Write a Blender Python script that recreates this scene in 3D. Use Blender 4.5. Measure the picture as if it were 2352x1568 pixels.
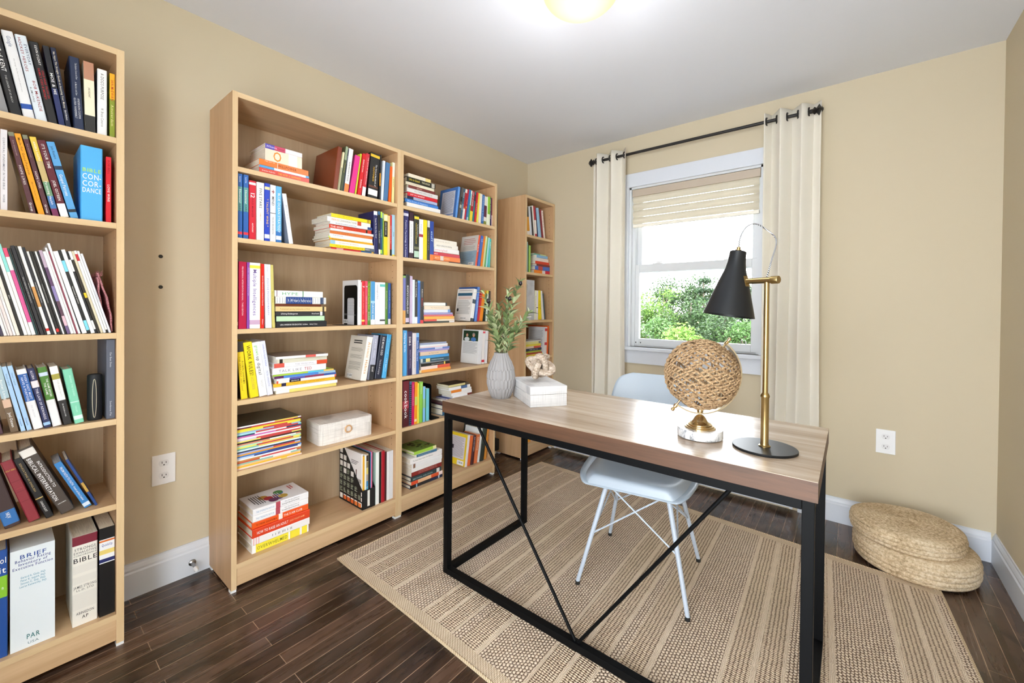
# Home office with bookcases along the left wall, a desk on a woven rug and a window.
import bpy, bmesh, math, random
from math import sin, cos, pi, radians, atan2, sqrt
from mathutils import Vector, Matrix

for _o in list(bpy.data.objects):
    bpy.data.objects.remove(_o)
SC = bpy.context.scene
COL = SC.collection


def lin(h):
    """'rrggbb' (sRGB) -> linear rgba"""
    v = [int(h[i:i + 2], 16) / 255 for i in (0, 2, 4)]
    return tuple(c / 12.92 if c <= .04045 else ((c + .055) / 1.055) ** 2.4 for c in v) + (1.0,)


# ---------------------------------------------------------------- camera, sky, light, exposure
ROOM_X, WALL_Y, CEIL = 2.749, 2.333, 2.414          # right wall, window wall, ceiling height
BACK_Y = -1.25                                      # wall behind the photographer

cam_data = bpy.data.cameras.new('camera')
cam_data.sensor_width = 36.0
cam_data.lens = 961.85 / 2352 * 36.0
cam_data.shift_y = -69.6 / 2352
cam_data.clip_start = 0.02
cam = bpy.data.objects.new('camera', cam_data)
COL.objects.link(cam)
_yaw, _pitch, _roll = 0.6816, -0.0094, 0.0092
_f = Vector((-sin(_yaw) * cos(_pitch), cos(_yaw) * cos(_pitch), sin(_pitch)))
_r0 = Vector((cos(_yaw), sin(_yaw), 0))
_u0 = _r0.cross(_f)
_r = _r0 * cos(_roll) + _u0 * sin(_roll)
_u = _r.cross(_f)
_m = Matrix((( _r.x, _u.x, -_f.x, 2.214), (_r.y, _u.y, -_f.y, -0.5945), (_r.z, _u.z, -_f.z, 1.1661), (0, 0, 0, 1)))
cam.matrix_world = _m
SC.camera = cam

world = bpy.data.worlds.new('overcast_sky')
SC.world = world
world.use_nodes = True
_n = world.node_tree.nodes
_n['Background'].inputs['Color'].default_value = (0.90, 0.955, 1.0, 1)
_n['Background'].inputs['Strength'].default_value = SKY_STRENGTH = 11.0
SC.view_settings.view_transform = 'Standard'
SC.view_settings.look = 'None'
SC.view_settings.gamma = 1.0
SC.view_settings.use_curve_mapping = False
SC.view_settings.exposure = 0.42
LAMP_POWER = 5.8
SC.cycles.max_bounces = 10
SC.cycles.diffuse_bounces = 6
SC.cycles.sample_clamp_indirect = 8.0


# ---------------------------------------------------------------- materials
MATS = {}


def mat(name, color='808080', rough=.5, metal=0.0, spec=.5, emit=None, coat=0.0, trans=0.0):
    if name in MATS:
        return MATS[name]
    m = bpy.data.materials.new(name)
    m.use_nodes = True
    b = m.node_tree.nodes['Principled BSDF']
    b.inputs['Base Color'].default_value = lin(color)
    b.inputs['Roughness'].default_value = rough
    b.inputs['Metallic'].default_value = metal
    b.inputs['Specular IOR Level'].default_value = spec
    b.inputs['Coat Weight'].default_value = coat
    b.inputs['Transmission Weight'].default_value = trans
    if emit:
        b.inputs['Emission Color'].default_value = lin(emit[0])
        b.inputs['Emission Strength'].default_value = emit[1]
    MATS[name] = m
    return m


class NT:
    """small helper to wire shader nodes"""
    def __init__(self, m):
        self.m = m
        self.t = m.node_tree
        self.b = self.t.nodes['Principled BSDF']

    def n(self, kind, **kw):
        nd = self.t.nodes.new('ShaderNode' + kind)
        for k, v in kw.items():
            if k in nd.inputs:
                nd.inputs[k].default_value = v
            else:
                setattr(nd, k, v)
        return nd

    def l(self, a, b):
        self.t.links.new(a, b)

    def math(self, op, a, b=None):
        nd = self.t.nodes.new('ShaderNodeMath')
        nd.operation = op
        for i, v in enumerate((a, b)):
            if v is None:
                continue
            if isinstance(v, (int, float)):
                nd.inputs[i].default_value = v
            else:
                self.l(v, nd.inputs[i])
        return nd.outputs[0]

    def ramp(self, fac, stops, interp='LINEAR'):
        nd = self.t.nodes.new('ShaderNodeValToRGB')
        nd.color_ramp.interpolation = interp
        e = nd.color_ramp.elements
        while len(e) > 1:
            e.remove(e[-1])
        e[0].position, e[0].color = stops[0][0], stops[0][1]
        for p, c in stops[1:]:
            x = e.new(p)
            x.color = c
        self.l(fac, nd.inputs[0])
        return nd.outputs[0]

    def coords(self, scale=(1, 1, 1), rot=(0, 0, 0), kind='Object'):
        tc = self.t.nodes.new('ShaderNodeTexCoord')
        mp = self.t.nodes.new('ShaderNodeMapping')
        mp.inputs['Scale'].default_value = scale
        mp.inputs['Rotation'].default_value = rot
        self.l(tc.outputs[kind], mp.inputs['Vector'])
        return mp.outputs[0]

    def mix(self, fac, a, b, mode='MIX'):
        nd = self.t.nodes.new('ShaderNodeMix')
        nd.data_type = 'RGBA'
        nd.blend_type = mode
        for i, v in ((0, fac), (6, a), (7, b)):
            if isinstance(v, (int, float, tuple)):
                nd.inputs[i].default_value = v
            else:
                self.l(v, nd.inputs[i])
        return nd.outputs[2]

    def bump(self, h, strength=.3, dist=.002):
        nd = self.t.nodes.new('ShaderNodeBump')
        nd.inputs['Strength'].default_value = strength
        nd.inputs['Distance'].default_value = dist
        self.l(h, nd.inputs['Height'])
        self.l(nd.outputs[0], self.b.inputs['Normal'])


def wood_mat(name, dark, light, axis=2, rough=.42, scale=1.0, contrast=(.35, .7), coat=0.0):
    if name in MATS:
        return MATS[name]
    m = mat(name, light, rough, coat=coat)
    t = NT(m)
    sc = [26 * scale] * 3
    sc[axis] = 1.6 * scale
    v = t.coords(tuple(sc))
    ns = t.n('TexNoise', Scale=1.0, Detail=6.0, Roughness=.6, Distortion=.6)
    t.l(v, ns.inputs['Vector'])
    fine = t.n('TexNoise', Scale=7.0, Detail=3.0, Roughness=.7)
    t.l(v, fine.inputs['Vector'])
    f = t.math('ADD', t.math('MULTIPLY', ns.outputs[0], .75), t.math('MULTIPLY', fine.outputs[0], .25))
    c = t.ramp(f, [(contrast[0], lin(dark)), (contrast[1], lin(light))])
    t.l(c, t.b.inputs['Base Color'])
    t.bump(fine.outputs[0], .05, .001)
    return m


# ---------------------------------------------------------------- mesh builder
class MB:
    def __init__(self):
        self.v, self.f, self.mi, self.mats = [], [], [], []

    def slot(self, m):
        if m is None:
            return 0
        if m not in self.mats:
            self.mats.append(m)
        return self.mats.index(m)

    def add(self, vs, fs, m=None):
        o = len(self.v)
        k = self.slot(m)
        self.v += [tuple(p) for p in vs]
        for f in fs:
            self.f.append(tuple(i + o for i in f))
            self.mi.append(k)
        return self

    def box(self, x0, x1, y0, y1, z0, z1, m=None, bev=0.0):
        if bev <= 0:
            vs = [(x, y, z) for z in (z0, z1) for y in (y0, y1) for x in (x0, x1)]
            return self.add(vs, [(0, 2, 3, 1), (4, 5, 7, 6), (0, 1, 5, 4), (2, 6, 7, 3), (0, 4, 6, 2), (1, 3, 7, 5)], m)
        bm = bmesh.new()
        bmesh.ops.create_cube(bm, size=1)
        for p in bm.verts:
            p.co = Vector(((x0 + x1) / 2 + p.co.x * (x1 - x0), (y0 + y1) / 2 + p.co.y * (y1 - y0), (z0 + z1) / 2 + p.co.z * (z1 - z0)))
        bmesh.ops.bevel(bm, geom=list(bm.edges), offset=bev, segments=2, profile=.6, affect='EDGES')
        return self.bm(bm, m)

    def bm(self, bm, m=None, mtx=None):
        bm.verts.index_update()
        vs = [(mtx @ p.co if mtx else p.co) for p in bm.verts]
        fs = [[p.index for p in f.verts] for f in bm.faces]
        bm.free()
        return self.add(vs, fs, m)

    def tube(self, pts, r, n=10, m=None, closed=False, cap=True, flat=1.0):
        pts = [Vector(p) for p in pts]
        N = len(pts)
        rs = r if isinstance(r, (list, tuple)) else [r] * N
        vs, fs = [], []
        prev = None
        for i, p in enumerate(pts):
            a = pts[(i - 1) % N] if (closed or i > 0) else p
            b = pts[(i + 1) % N] if (closed or i < N - 1) else p
            d = (b - a).normalized()
            if prev is None:
                up = Vector((0, 0, 1)) if abs(d.z) < .9 else Vector((1, 0, 0))
                x = d.cross(up).normalized()
            else:
                x = (prev - d * prev.dot(d)).normalized()
            y = d.cross(x)
            prev = x
            for k in range(n):
                t = 2 * pi * k / n
                vs.append(p + x * cos(t) * rs[i] + y * sin(t) * rs[i] * flat)
        for i in range(N if closed else N - 1):
            j = (i + 1) % N
            for k in range(n):
                q = (k + 1) % n
                fs.append((i * n + k, i * n + q, j * n + q, j * n + k))
        if cap and not closed:
            fs.append(tuple(range(n))[::-1])
            fs.append(tuple((N - 1) * n + k for k in range(n)))
        return self.add(vs, fs, m)

    def lathe(self, prof, n=32, center=(0, 0, 0), m=None, mtx=None, closed_ends=True):
        """prof: list of (r, z), revolved about z"""
        vs, fs = [], []
        c = Vector(center)
        for r, z in prof:
            for k in range(n):
                t = 2 * pi * k / n
                p = Vector((r * cos(t), r * sin(t), z))
                vs.append((mtx @ p if mtx else p) + c)
        for i in range(len(prof) - 1):
            for k in range(n):
                q = (k + 1) % n
                fs.append((i * n + k, i * n + q, (i + 1) * n + q, (i + 1) * n + k))
        if closed_ends:
            fs.append(tuple(range(n))[::-1])
            fs.append(tuple((len(prof) - 1) * n + k for k in range(n)))
        return self.add(vs, fs, m)

    def prism(self, poly, axis, a, b, m=None):
        """closed polygon of 2D points extruded along axis from a to b"""
        def P(p, w):
            return {0: (w, p[0], p[1]), 1: (p[0], w, p[1]), 2: (p[0], p[1], w)}[axis]
        n = len(poly)
        vs = [P(p, a) for p in poly] + [P(p, b) for p in poly]
        fs = [tuple(range(n))[::-1], tuple(range(n, 2 * n))]
        fs += [(i, (i + 1) % n, n + (i + 1) % n, n + i) for i in range(n)]
        return self.add(vs, fs, m)

    def grid(self, nu, nv, fn, m=None):
        vs = [fn(i / nu, j / nv) for j in range(nv + 1) for i in range(nu + 1)]
        w = nu + 1
        fs = [(j * w + i, j * w + i + 1, (j + 1) * w + i + 1, (j + 1) * w + i) for j in range(nv) for i in range(nu)]
        return self.add(vs, fs, m)

    def build(self, name, material=None, parent=None, smooth=False, fix=True, origin=None):
        me = bpy.data.meshes.new(name)
        vs = self.v
        if origin:
            vs = [(p[0] - origin[0], p[1] - origin[1], p[2] - origin[2]) for p in vs]
        me.from_pydata(vs, [], self.f)
        ms = self.mats if self.mats else [material]
        for x in ms:
            me.materials.append(x)
        for p, k in zip(me.polygons, self.mi):
            p.material_index = k
        if fix:
            b = bmesh.new()
            b.from_mesh(me)
            bmesh.ops.recalc_face_normals(b, faces=b.faces)
            b.to_mesh(me)
            b.free()
        if smooth:
            for p in me.polygons:
                p.use_smooth = True
            try:
                me.set_sharp_from_angle(angle=radians(40))
            except Exception:
                pass
        o = bpy.data.objects.new(name, me)
        COL.objects.link(o)
        if origin:
            o.location = origin
        if parent:
            o.parent = parent
        return o


def tag(o, label, cat, group=None):
    o['label'] = label
    o['category'] = cat
    if group:
        o['group'] = group
    return o


def thing(name, label, cat, loc=(0, 0, 0), rotz=0.0, group=None):
    o = bpy.data.objects.new(name, None)
    o.empty_display_size = .05
    COL.objects.link(o)
    o.location = loc
    o.rotation_euler = (0, 0, rotz)
    return tag(o, label, cat, group)


def struct(o, label=None):
    o['kind'] = 'structure'
    if label:
        o['label'] = label
    return o


# glyph cache: every character is meshed once from the built-in font, words are composed from it
GLYPH = {}


def glyph(ch):
    if ch in GLYPH:
        return GLYPH[ch]
    if ch == ' ':
        GLYPH[ch] = ([], [], .32)
        return GLYPH[ch]
    cu = bpy.data.curves.new('glyph', 'FONT')
    cu.body = ch
    cu.resolution_u = 2
    cu.offset = .006
    ob = bpy.data.objects.new('glyph', cu)
    COL.objects.link(ob)
    me = bpy.data.meshes.new_from_object(ob)
    vs = [tuple(p.co) for p in me.vertices]
    fs = [tuple(p.vertices) for p in me.polygons]
    bpy.data.objects.remove(ob)
    bpy.data.curves.remove(cu)
    bpy.data.meshes.remove(me)
    adv = (max(p[0] for p in vs) + .09) if vs else .3
    GLYPH[ch] = (vs, fs, adv)
    return GLYPH[ch]


def text_geo(s):
    """-> verts (x, y), faces, width, with cap height about .7"""
    vs, fs, x = [], [], 0.0
    for ch in s:
        gv, gf, adv = glyph(ch)
        o = len(vs)
        vs += [(p[0] + x, p[1]) for p in gv]
        fs += [tuple(i + o for i in f) for f in gf]
        x += adv
    return vs, fs, max(x - .09, .1)


def put_text(mb, s, org, ux, uy, width, height, m, maxstretch=1.5):
    """letters centred on org, reading along ux, letter tops towards uy; fitted into width x height"""
    vs, fs, w = text_geo(s)
    if not vs:
        return
    sy = height / .70
    sx = min(width / w, sy * maxstretch)
    if sx < sy * .55:
        sy = sx / .55
    org, ux, uy = Vector(org), Vector(ux), Vector(uy)
    mb.add([org + ux * ((x - w / 2) * sx) + uy * ((y - .35) * sy) for x, y in vs], fs, m)


# ---------------------------------------------------------------- surface materials
def wall_paint(name, color):
    m = mat(name, color, .75, spec=.25)
    t = NT(m)
    v = t.coords((1, 1, 1))
    ns = t.n('TexNoise', Scale=420.0, Detail=2.0)
    t.l(v, ns.inputs['Vector'])
    t.bump(ns.outputs[0], .12, .0008)
    return m


M_WALL = wall_paint('tan_wall_paint', 'cabea5')
M_CEIL = wall_paint('ceiling_paint', 'dde0e8')
M_TRIM = mat('white_trim_paint', 'd3d8e1', .35)
M_VINYL = mat('white_vinyl', 'd4d7da', .3)
M_BLACK = mat('black_powder_coat', '07080a', .5, spec=.12)
M_BLACKM = mat('black_iron', '1b1817', .5)
M_BRASS = mat('brushed_brass', 'b09867', .3, metal=1.0)
M_GOLD = mat('polished_gold', 'd2b98c', .18, metal=1.0)
M_STEEL = mat('satin_steel', '9a9a9a', .3, metal=1.0)
M_WHITEP = mat('white_plastic', 'e9eaec', .35)
M_DARKSLOT = mat('dark_slot', '17171a', .6)
M_RUBBER = mat('black_rubber', '141414', .7)


def floor_mat():
    m = mat('dark_hardwood', '3a2a21', .24, coat=.25)
    t = NT(m)
    t.b.inputs['Coat Roughness'].default_value = .12
    v = t.coords()
    sp = t.n('SeparateXYZ')
    t.l(v, sp.inputs[0])
    cb = t.n('CombineXYZ')
    t.l(sp.outputs[1], cb.inputs[0])
    t.l(sp.outputs[0], cb.inputs[1])
    br = t.n('TexBrick')
    br.offset = .37
    br.offset_frequency = 2
    br.squash = 1.0
    for k, val in (('Scale', 1.0), ('Mortar Size', .0012), ('Mortar Smooth', .1), ('Bias', 0.0), ('Brick Width', .72), ('Row Height', .0572)):
        br.inputs[k].default_value = val
    br.inputs['Color1'].default_value = lin('3a2a20')
    br.inputs['Color2'].default_value = lin('624a3b')
    br.inputs['Mortar'].default_value = lin('a88e76')
    t.l(cb.outputs[0], br.inputs['Vector'])
    g = t.coords((14, 1.1, 1))
    ns = t.n('TexNoise', Scale=2.2, Detail=7.0, Roughness=.62, Distortion=.8)
    t.l(g, ns.inputs['Vector'])
    dark = t.ramp(ns.outputs[0], [(.32, (.5, .47, .45, 1)), (.66, (1.1, 1.07, 1.05, 1))])
    kn = t.n('TexNoise', Scale=5.0, Detail=3.0, Distortion=1.2)
    t.l(t.coords((1.3, .8, 1)), kn.inputs['Vector'])
    blot = t.ramp(kn.outputs[0], [(.38, (.42, .39, .37, 1)), (.52, (1, 1, 1, 1))])
    c = t.mix(1.0, t.mix(.8, br.outputs['Color'], dark, 'MULTIPLY'), blot, 'MULTIPLY')
    t.l(c, t.b.inputs['Base Color'])
    t.l(t.ramp(ns.outputs[0], [(.3, (.2, .2, .2, 1)), (.7, (.36, .36, .36, 1))]), t.b.inputs['Roughness'])
    h = t.math('ADD', t.math('MULTIPLY', br.outputs['Fac'], -1.0), t.math('MULTIPLY', ns.outputs[0], .25))
    t.bump(h, .25, .001)
    return m


M_FLOOR = floor_mat()

# ---------------------------------------------------------------- room shell
T = .14
struct(MB().box(-T, ROOM_X + T, BACK_Y - T, WALL_Y + T, -.12, 0).build('floor', M_FLOOR), 'dark brown hardwood floor of narrow planks')
struct(MB().box(-T, ROOM_X + T, BACK_Y - T, WALL_Y + T, CEIL, CEIL + .12).build('ceiling', M_CEIL), 'plain white ceiling')
struct(MB().box(-T, 0, BACK_Y - T, WALL_Y + T, 0, CEIL).build('wall_left', M_WALL), 'tan wall behind the bookcases')
struct(MB().box(ROOM_X, ROOM_X + T, BACK_Y - T, WALL_Y + T, 0, CEIL).build('wall_right', M_WALL), 'tan wall at the right edge')
WX0, WX1, WZ0, WZ1 = .94, 1.79, .888, 2.045           # window opening
w = MB()
w.box(0, WX0, WALL_Y, WALL_Y + T, 0, CEIL)
w.box(WX1, ROOM_X, WALL_Y, WALL_Y + T, 0, CEIL)
w.box(WX0, WX1, WALL_Y, WALL_Y + T, 0, WZ0)
w.box(WX0, WX1, WALL_Y, WALL_Y + T, WZ1, CEIL)
struct(w.build('wall_window', M_WALL), 'tan wall around the window')
w = MB()                                               # unseen wall behind the photographer, doorway opening added to let in fill light
DX0, DX1 = 1.55, 2.62
w.box(0, DX0, BACK_Y - T, BACK_Y, 0, CEIL)
w.box(DX1, ROOM_X, BACK_Y - T, BACK_Y, 0, CEIL)
w.box(DX0, DX1, BACK_Y - T, BACK_Y, 2.06, CEIL)
struct(w.build('wall_back', M_WALL), 'tan wall behind the camera with a doorway opening added for fill light')

BASE_PROF = [(0, 0), (.017, 0), (.017, .098), (.0125, .104), (.0125, .112), (.009, .122), (.0055, .128), (.0055, .135), (0, .135)]


def baseboard(name, axis, a, b, wall, sgn):
    m = MB()
    m.prism([(wall + sgn * p[0], p[1]) for p in BASE_PROF], axis, a, b)
    return struct(m.build(name, M_TRIM), 'white moulded baseboard')


baseboard('baseboard_left', 1, BACK_Y, WALL_Y, 0, 1)
baseboard('baseboard_window', 0, 1.985, ROOM_X - .017, WALL_Y, -1)
baseboard('baseboard_right', 1, BACK_Y, WALL_Y, ROOM_X, -1)

# window -----------------------------------------------------------------
m = MB()
m.box(WX0 - .1, WX1 + .1, WALL_Y - .018, WALL_Y, WZ1, WZ1 + .098, bev=.002)
m.box(WX0 - .1, WX0, WALL_Y - .018, WALL_Y, WZ0 - .02, WZ1)
m.box(WX1, WX1 + .1, WALL_Y - .018, WALL_Y, WZ0 - .02, WZ1)
struct(m.build('trim_1', M_TRIM), 'flat white window casing')
m = MB()
m.box(WX0 - .11, WX1 + .11, WALL_Y - .048, WALL_Y + .05, WZ0 - .023, WZ0, bev=.004)
m.box(WX0 - .1, WX1 + .1, WALL_Y - .018, WALL_Y, WZ0 - .118, WZ0 - .023)
struct(m.build('trim_2', M_TRIM), 'white window stool with flat apron')

win = bpy.data.objects.new('window_1', None)
COL.objects.link(win)
struct(win, 'white single-hung window looking onto trees')
y0 = WALL_Y
m = MB()                                               # jamb liner and outer frame
for (a, b) in ((WX0, WX0 + .014), (WX1 - .014, WX1)):
    m.box(a, b, y0, y0 + T, WZ0, WZ1)
m.box(WX0, WX1, y0, y0 + T, WZ1 - .014, WZ1)
m.box(WX0, WX1, y0 + .05, y0 + T, WZ0 - .01, WZ0 + .012)
for (a, b) in ((WX0 + .014, WX0 + .034), (WX1 - .034, WX1 - .014)):
    m.box(a, b, y0 + .03, y0 + .12, WZ0, WZ1)
m.build('window_frame', M_VINYL, win)
MEET = 1.456


def sash(name, ya, yb, z0, z1, stile, rail_b, rail_t):
    s = MB()
    xa, xb = WX0 + .022, WX1 - .022
    s.box(xa, xa + stile, ya, yb, z0, z1, bev=.003)
    s.box(xb - stile, xb, ya, yb, z0, z1, bev=.003)
    s.box(xa + stile, xb - stile, ya + .001, yb - .001, z0, z0 + rail_b, bev=.003)
    s.box(xa + stile, xb - stile, ya + .001, yb - .001, z1 - rail_t, z1, bev=.003)
    o = s.build(name, M_VINYL, win)
    g = MB().box(xa + stile - .004, xb - stile + .004, (ya + yb) / 2 - .002, (ya + yb) / 2 + .002, z0 + rail_b - .004, z1 - rail_t + .004)
    g.build('pane', M_GLASS, o)
    return o


def glass_mat():
    m = bpy.data.materials.new('window_glass')
    m.use_nodes = True
    nt = m.node_tree
    for n in list(nt.nodes):
        nt.nodes.remove(n)
    out = nt.nodes.new('ShaderNodeOutputMaterial')
    tr = nt.nodes.new('ShaderNodeBsdfTransparent')
    gl = nt.nodes.new('ShaderNodeBsdfGlossy')
    gl.inputs['Roughness'].default_value = .0
    fr = nt.nodes.new('ShaderNodeFresnel')
    fr.inputs['IOR'].default_value = 1.45
    mx = nt.nodes.new('ShaderNodeMixShader')
    nt.links.new(fr.outputs[0], mx.inputs[0])
    nt.links.new(tr.outputs[0], mx.inputs[1])
    nt.links.new(gl.outputs[0], mx.inputs[2])
    nt.links.new(mx.outputs[0], out.inputs[0])
    return m


M_GLASS = glass_mat()
up = sash('sash', y0 + .078, y0 + .108, MEET - .03, WZ1 - .02, .045, .04, .04)
lo = sash('sash', y0 + .04, y0 + .072, WZ0 + .008, MEET + .03, .042, .05, .056)
for xx in (1.13, 1.60):
    k = MB().box(xx - .035, xx + .035, y0 + .05, y0 + .075, MEET + .03, MEET + .036, bev=.002)
    k.box(xx - .012, xx + .03, y0 + .052, y0 + .07, MEET + .036, MEET + .05, bev=.004)
    k.build('tilt_latch', M_WHITEP, lo)
for xx in (1.075, 1.685):
    z = WZ0 + .056
    MB().tube([(xx - .016, y0 + .038, z), (xx - .011, y0 + .034, z + .028), (xx + .011, y0 + .034, z + .028), (xx + .016, y0 + .038, z)], .0022, 6).build('lift_handle', M_STEEL, lo)
m = MB()
for xx in (WX0 + .04, WX0 + .075):
    m.box(xx, xx + .006, y0 + .0385, y0 + .04, WZ0 + .024, WZ0 + .034)
m.build('latch_mark', M_DARKSLOT, lo)

# shade ------------------------------------------------------------------
def sheer_mat(name, color, transl):
    m = mat(name, color, .9, spec=.1)
    t = NT(m)
    tr = t.n('BsdfTranslucent')
    tr.inputs['Color'].default_value = lin(color)
    mx = t.n('MixShader')
    mx.inputs[0].default_value = transl
    out = [n for n in t.t.nodes if n.type == 'OUTPUT_MATERIAL'][0]
    t.l(t.b.outputs[0], mx.inputs[1])
    t.l(tr.outputs[0], mx.inputs[2])
    t.l(mx.outputs[0], out.inputs['Surface'])
    v = t.coords((1, 1, 1))
    ns = t.n('TexNoise', Scale=380.0, Detail=2.0)
    t.l(v, ns.inputs['Vector'])
    t.bump(ns.outputs[0], .15, .001)
    return m


M_SHADE = sheer_mat('cream_shade_fabric', 'cfc7b4', .06)
M_CURTAIN = sheer_mat('ivory_curtain_linen', 'f4f0e6', .3)
sh = thing('window_shade', 'cream horizontal-vane window shade drawn a quarter down inside the casing', 'window shade', (1.365, WALL_Y + .012, 1.75))


def L3(o, p):
    return (p[0] - o[0], p[1] - o[1], p[2] - o[2])


so = (1.365, WALL_Y + .012, 1.75)
MB().box(-.408, .408, -.006, .034, 1.978 - 1.75, 2.03 - 1.75, bev=.004).build('headrail', mat('tan_headrail', 'b9ab9a', .5), sh)
for k in range(4):
    zt = 1.980 - k * .0505 - so[2]
    m = MB().grid(1, 8, lambda u, v, zt=zt: (-.402 + .804 * u, .004 - .012 * sin(pi * v), zt - v * .049))
    m.build('vane', M_SHADE, sh, smooth=True)
MB().box(-.402, .402, -.004, .018, 1.755 - so[2], 1.776 - so[2], bev=.004).build('bottom_rail', mat('ivory_rail', 'eee8da', .45), sh)

# curtain rod and curtains -------------------------------------------------
ROD_Y, ROD_Z = WALL_Y - .088, 2.262
rod = thing('curtain_rod', 'black iron curtain rod with stepped square finials above the window', 'curtain rod', (1.365, ROD_Y, ROD_Z))
MB().tube([(-.665, 0, 0), (.665, 0, 0)], .0095, 14).build('rod', M_BLACKM, rod, smooth=True)
for s in (-1, 1):
    q = MB()
    x = .665
    def fin(x0, x1, a, b, q=q, s=s):
        vs = []
        for xx, h in ((x0, a), (x1, b)):
            vs += [(s * xx, 0, h), (s * xx, h, 0), (s * xx, 0, -h), (s * xx, -h, 0)]
        q.add(vs, [(0, 1, 2, 3), (7, 6, 5, 4)] + [(i, (i + 1) % 4, 4 + (i + 1) % 4, 4 + i) for i in range(4)])
    for a, b, c, d in ((.655, .668, .012, .012), (.668, .676, .012, .022), (.676, .684, .022, .013), (.684, .696, .013, .032), (.696, .704, .032, .022), (.704, .716, .022, .006)):
        fin(a, b, c, d)
    q.build('finial', M_BLACKM, rod)
    b_ = MB().tube([(s * .64, .006, 0), (s * .64, .086, -.012)], .006, 8)
    b_.box(s * .64 - .012, s * .64 + .012, .08, .0875, -.045, .03, bev=.002)
    b_.build('bracket', M_BLACKM, rod)


def curtain(name, x0, x1, folds, label, phase):
    zt, zb = 2.308, .19
    cx = (x0 + x1) / 2
    o = thing(name, label, 'curtain', (cx, ROD_Y, zb), 0, 'curtains at the window')
    W = x1 - x0
    def fn(u, v):
        z = zt + (zb - zt) * v
        a = 2 * pi * folds * u + phase
        amp = .036 + .008 * sin(3.1 * u + 2) - .004 * v
        s = sin(a)
        yy = amp * (s * (1.25 - .25 * s * s))
        xx = x0 + W * u + .006 * sin(a * 2 + .4) + .010 * sin(2.3 * v + 5 * u) * v
        xx = cx + (xx - cx) * (1 + .05 * v)
        return (xx - cx, yy + .004 * sin(9 * v + 7 * u) * v, z - zb)
    m = MB().grid(int(folds * 28), 46, fn)
    c = m.build('fabric', M_CURTAIN, o, smooth=True)
    sol = c.modifiers.new('thickness', 'SOLIDIFY')
    sol.thickness = .0016
    hem = MB().grid(int(folds * 28), 2, lambda u, v: (lambda p: (p[0], p[1] - .0016, p[2]))(fn(u, .043 + v * .0012)))
    hem.build('header_stitch', mat('curtain_seam', 'ddd5c8', .9), c)
    n = int(folds * 2)
    for k in range(n):
        u = (k * pi - phase + (0 if phase <= 0 else pi)) / (2 * pi * folds)
        if not .02 < u < .98:
            continue
        px_ = fn(u, .02)
        g = MB()
        g.tube([(px_[0], .021 * cos(t * 2 * pi / 20), ROD_Z - zb + .021 * sin(t * 2 * pi / 20)) for t in range(20)], .0045, 6, closed=True)
        g.build('grommet', M_BLACKM, o, smooth=True)
    return o


curtain('curtain', .668, .955, 2.6, 'ivory grommet curtain hanging left of the window, behind the chair', .6)
curtain('curtain', 1.805, 2.068, 2.6, 'ivory grommet curtain hanging right of the window, behind the lamp', -.4)

# ceiling light --------------------------------------------------------------
LX, LY = 1.403, .802
cl = thing('ceiling_light', 'flush glass bowl ceiling light glowing warm white', 'ceiling light', (LX, LY, CEIL))
MB().lathe([(.001, 0), (.142, 0), (.146, -.02), (.138, -.034), (.001, -.034)], 40).build('pan', M_BRASS, cl, smooth=True)
prof = []
for k in range(15):
    a = pi / 2 * k / 14
    prof.append((max(.001, .148 * cos(a)), -.034 - .095 * sin(a)))
bowl = MB().lathe(prof, 48)
m_bowl = mat('glowing_frosted_glass', 'b8a888', .4, emit=('ffe2a0', .55))
bowl.build('glass_bowl', m_bowl, cl, smooth=True)
_ld = bpy.data.lights.new('bulb_light', 'POINT')
_ld.energy = LAMP_POWER
_ld.color = (.97, .97, 1.0)
_ld.shadow_soft_size = .10
_lo = bpy.data.objects.new('bulb_light', _ld)
COL.objects.link(_lo)
_lo.parent = cl
_lo.location = (0, 0, -.38)
for a in (225, 40, 132):
    t = radians(a)
    MB().tube([(.135 * cos(t), .135 * sin(t), -.028), (.154 * cos(t), .154 * sin(t), -.034), (.145 * cos(t), .145 * sin(t), -.058)], .0045, 8).build('clip', mat('dark_bronze', '4a3a26', .4, metal=.8), cl)


# outlets ---------------------------------------------------------------------
def outlet(loc, rot, label):
    o = thing('wall_outlet', label, 'wall outlet', loc, rot)
    MB().box(-.0385, .0385, -.006, 0, 0, .124, bev=.002).build('cover_plate', M_WHITEP, o)
    for zz in (.036, .088):
        r = MB()
        pts = []
        for k in range(24):
            t = 2 * pi * k / 24
            pts.append((.0165 * cos(t), max(-.0125, min(.0125, .0168 * sin(t))) + zz))
        r.prism(pts, 1, -.0072, -.005)
        ro = r.build('receptacle', mat('outlet_face', 'dfe0e2', .35), o)
        s = MB()
        s.box(-.0075, -.0055, -.0076, -.007, zz - .001, zz + .0075)
        s.box(.0055, .0075, -.0076, -.007, zz - .001, zz + .0055)
        s.tube([(0, -.0076, zz - .007), (0, -.007, zz - .007)], .0026, 8)
        s.build('slot', M_DARKSLOT, ro)
    return o


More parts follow.
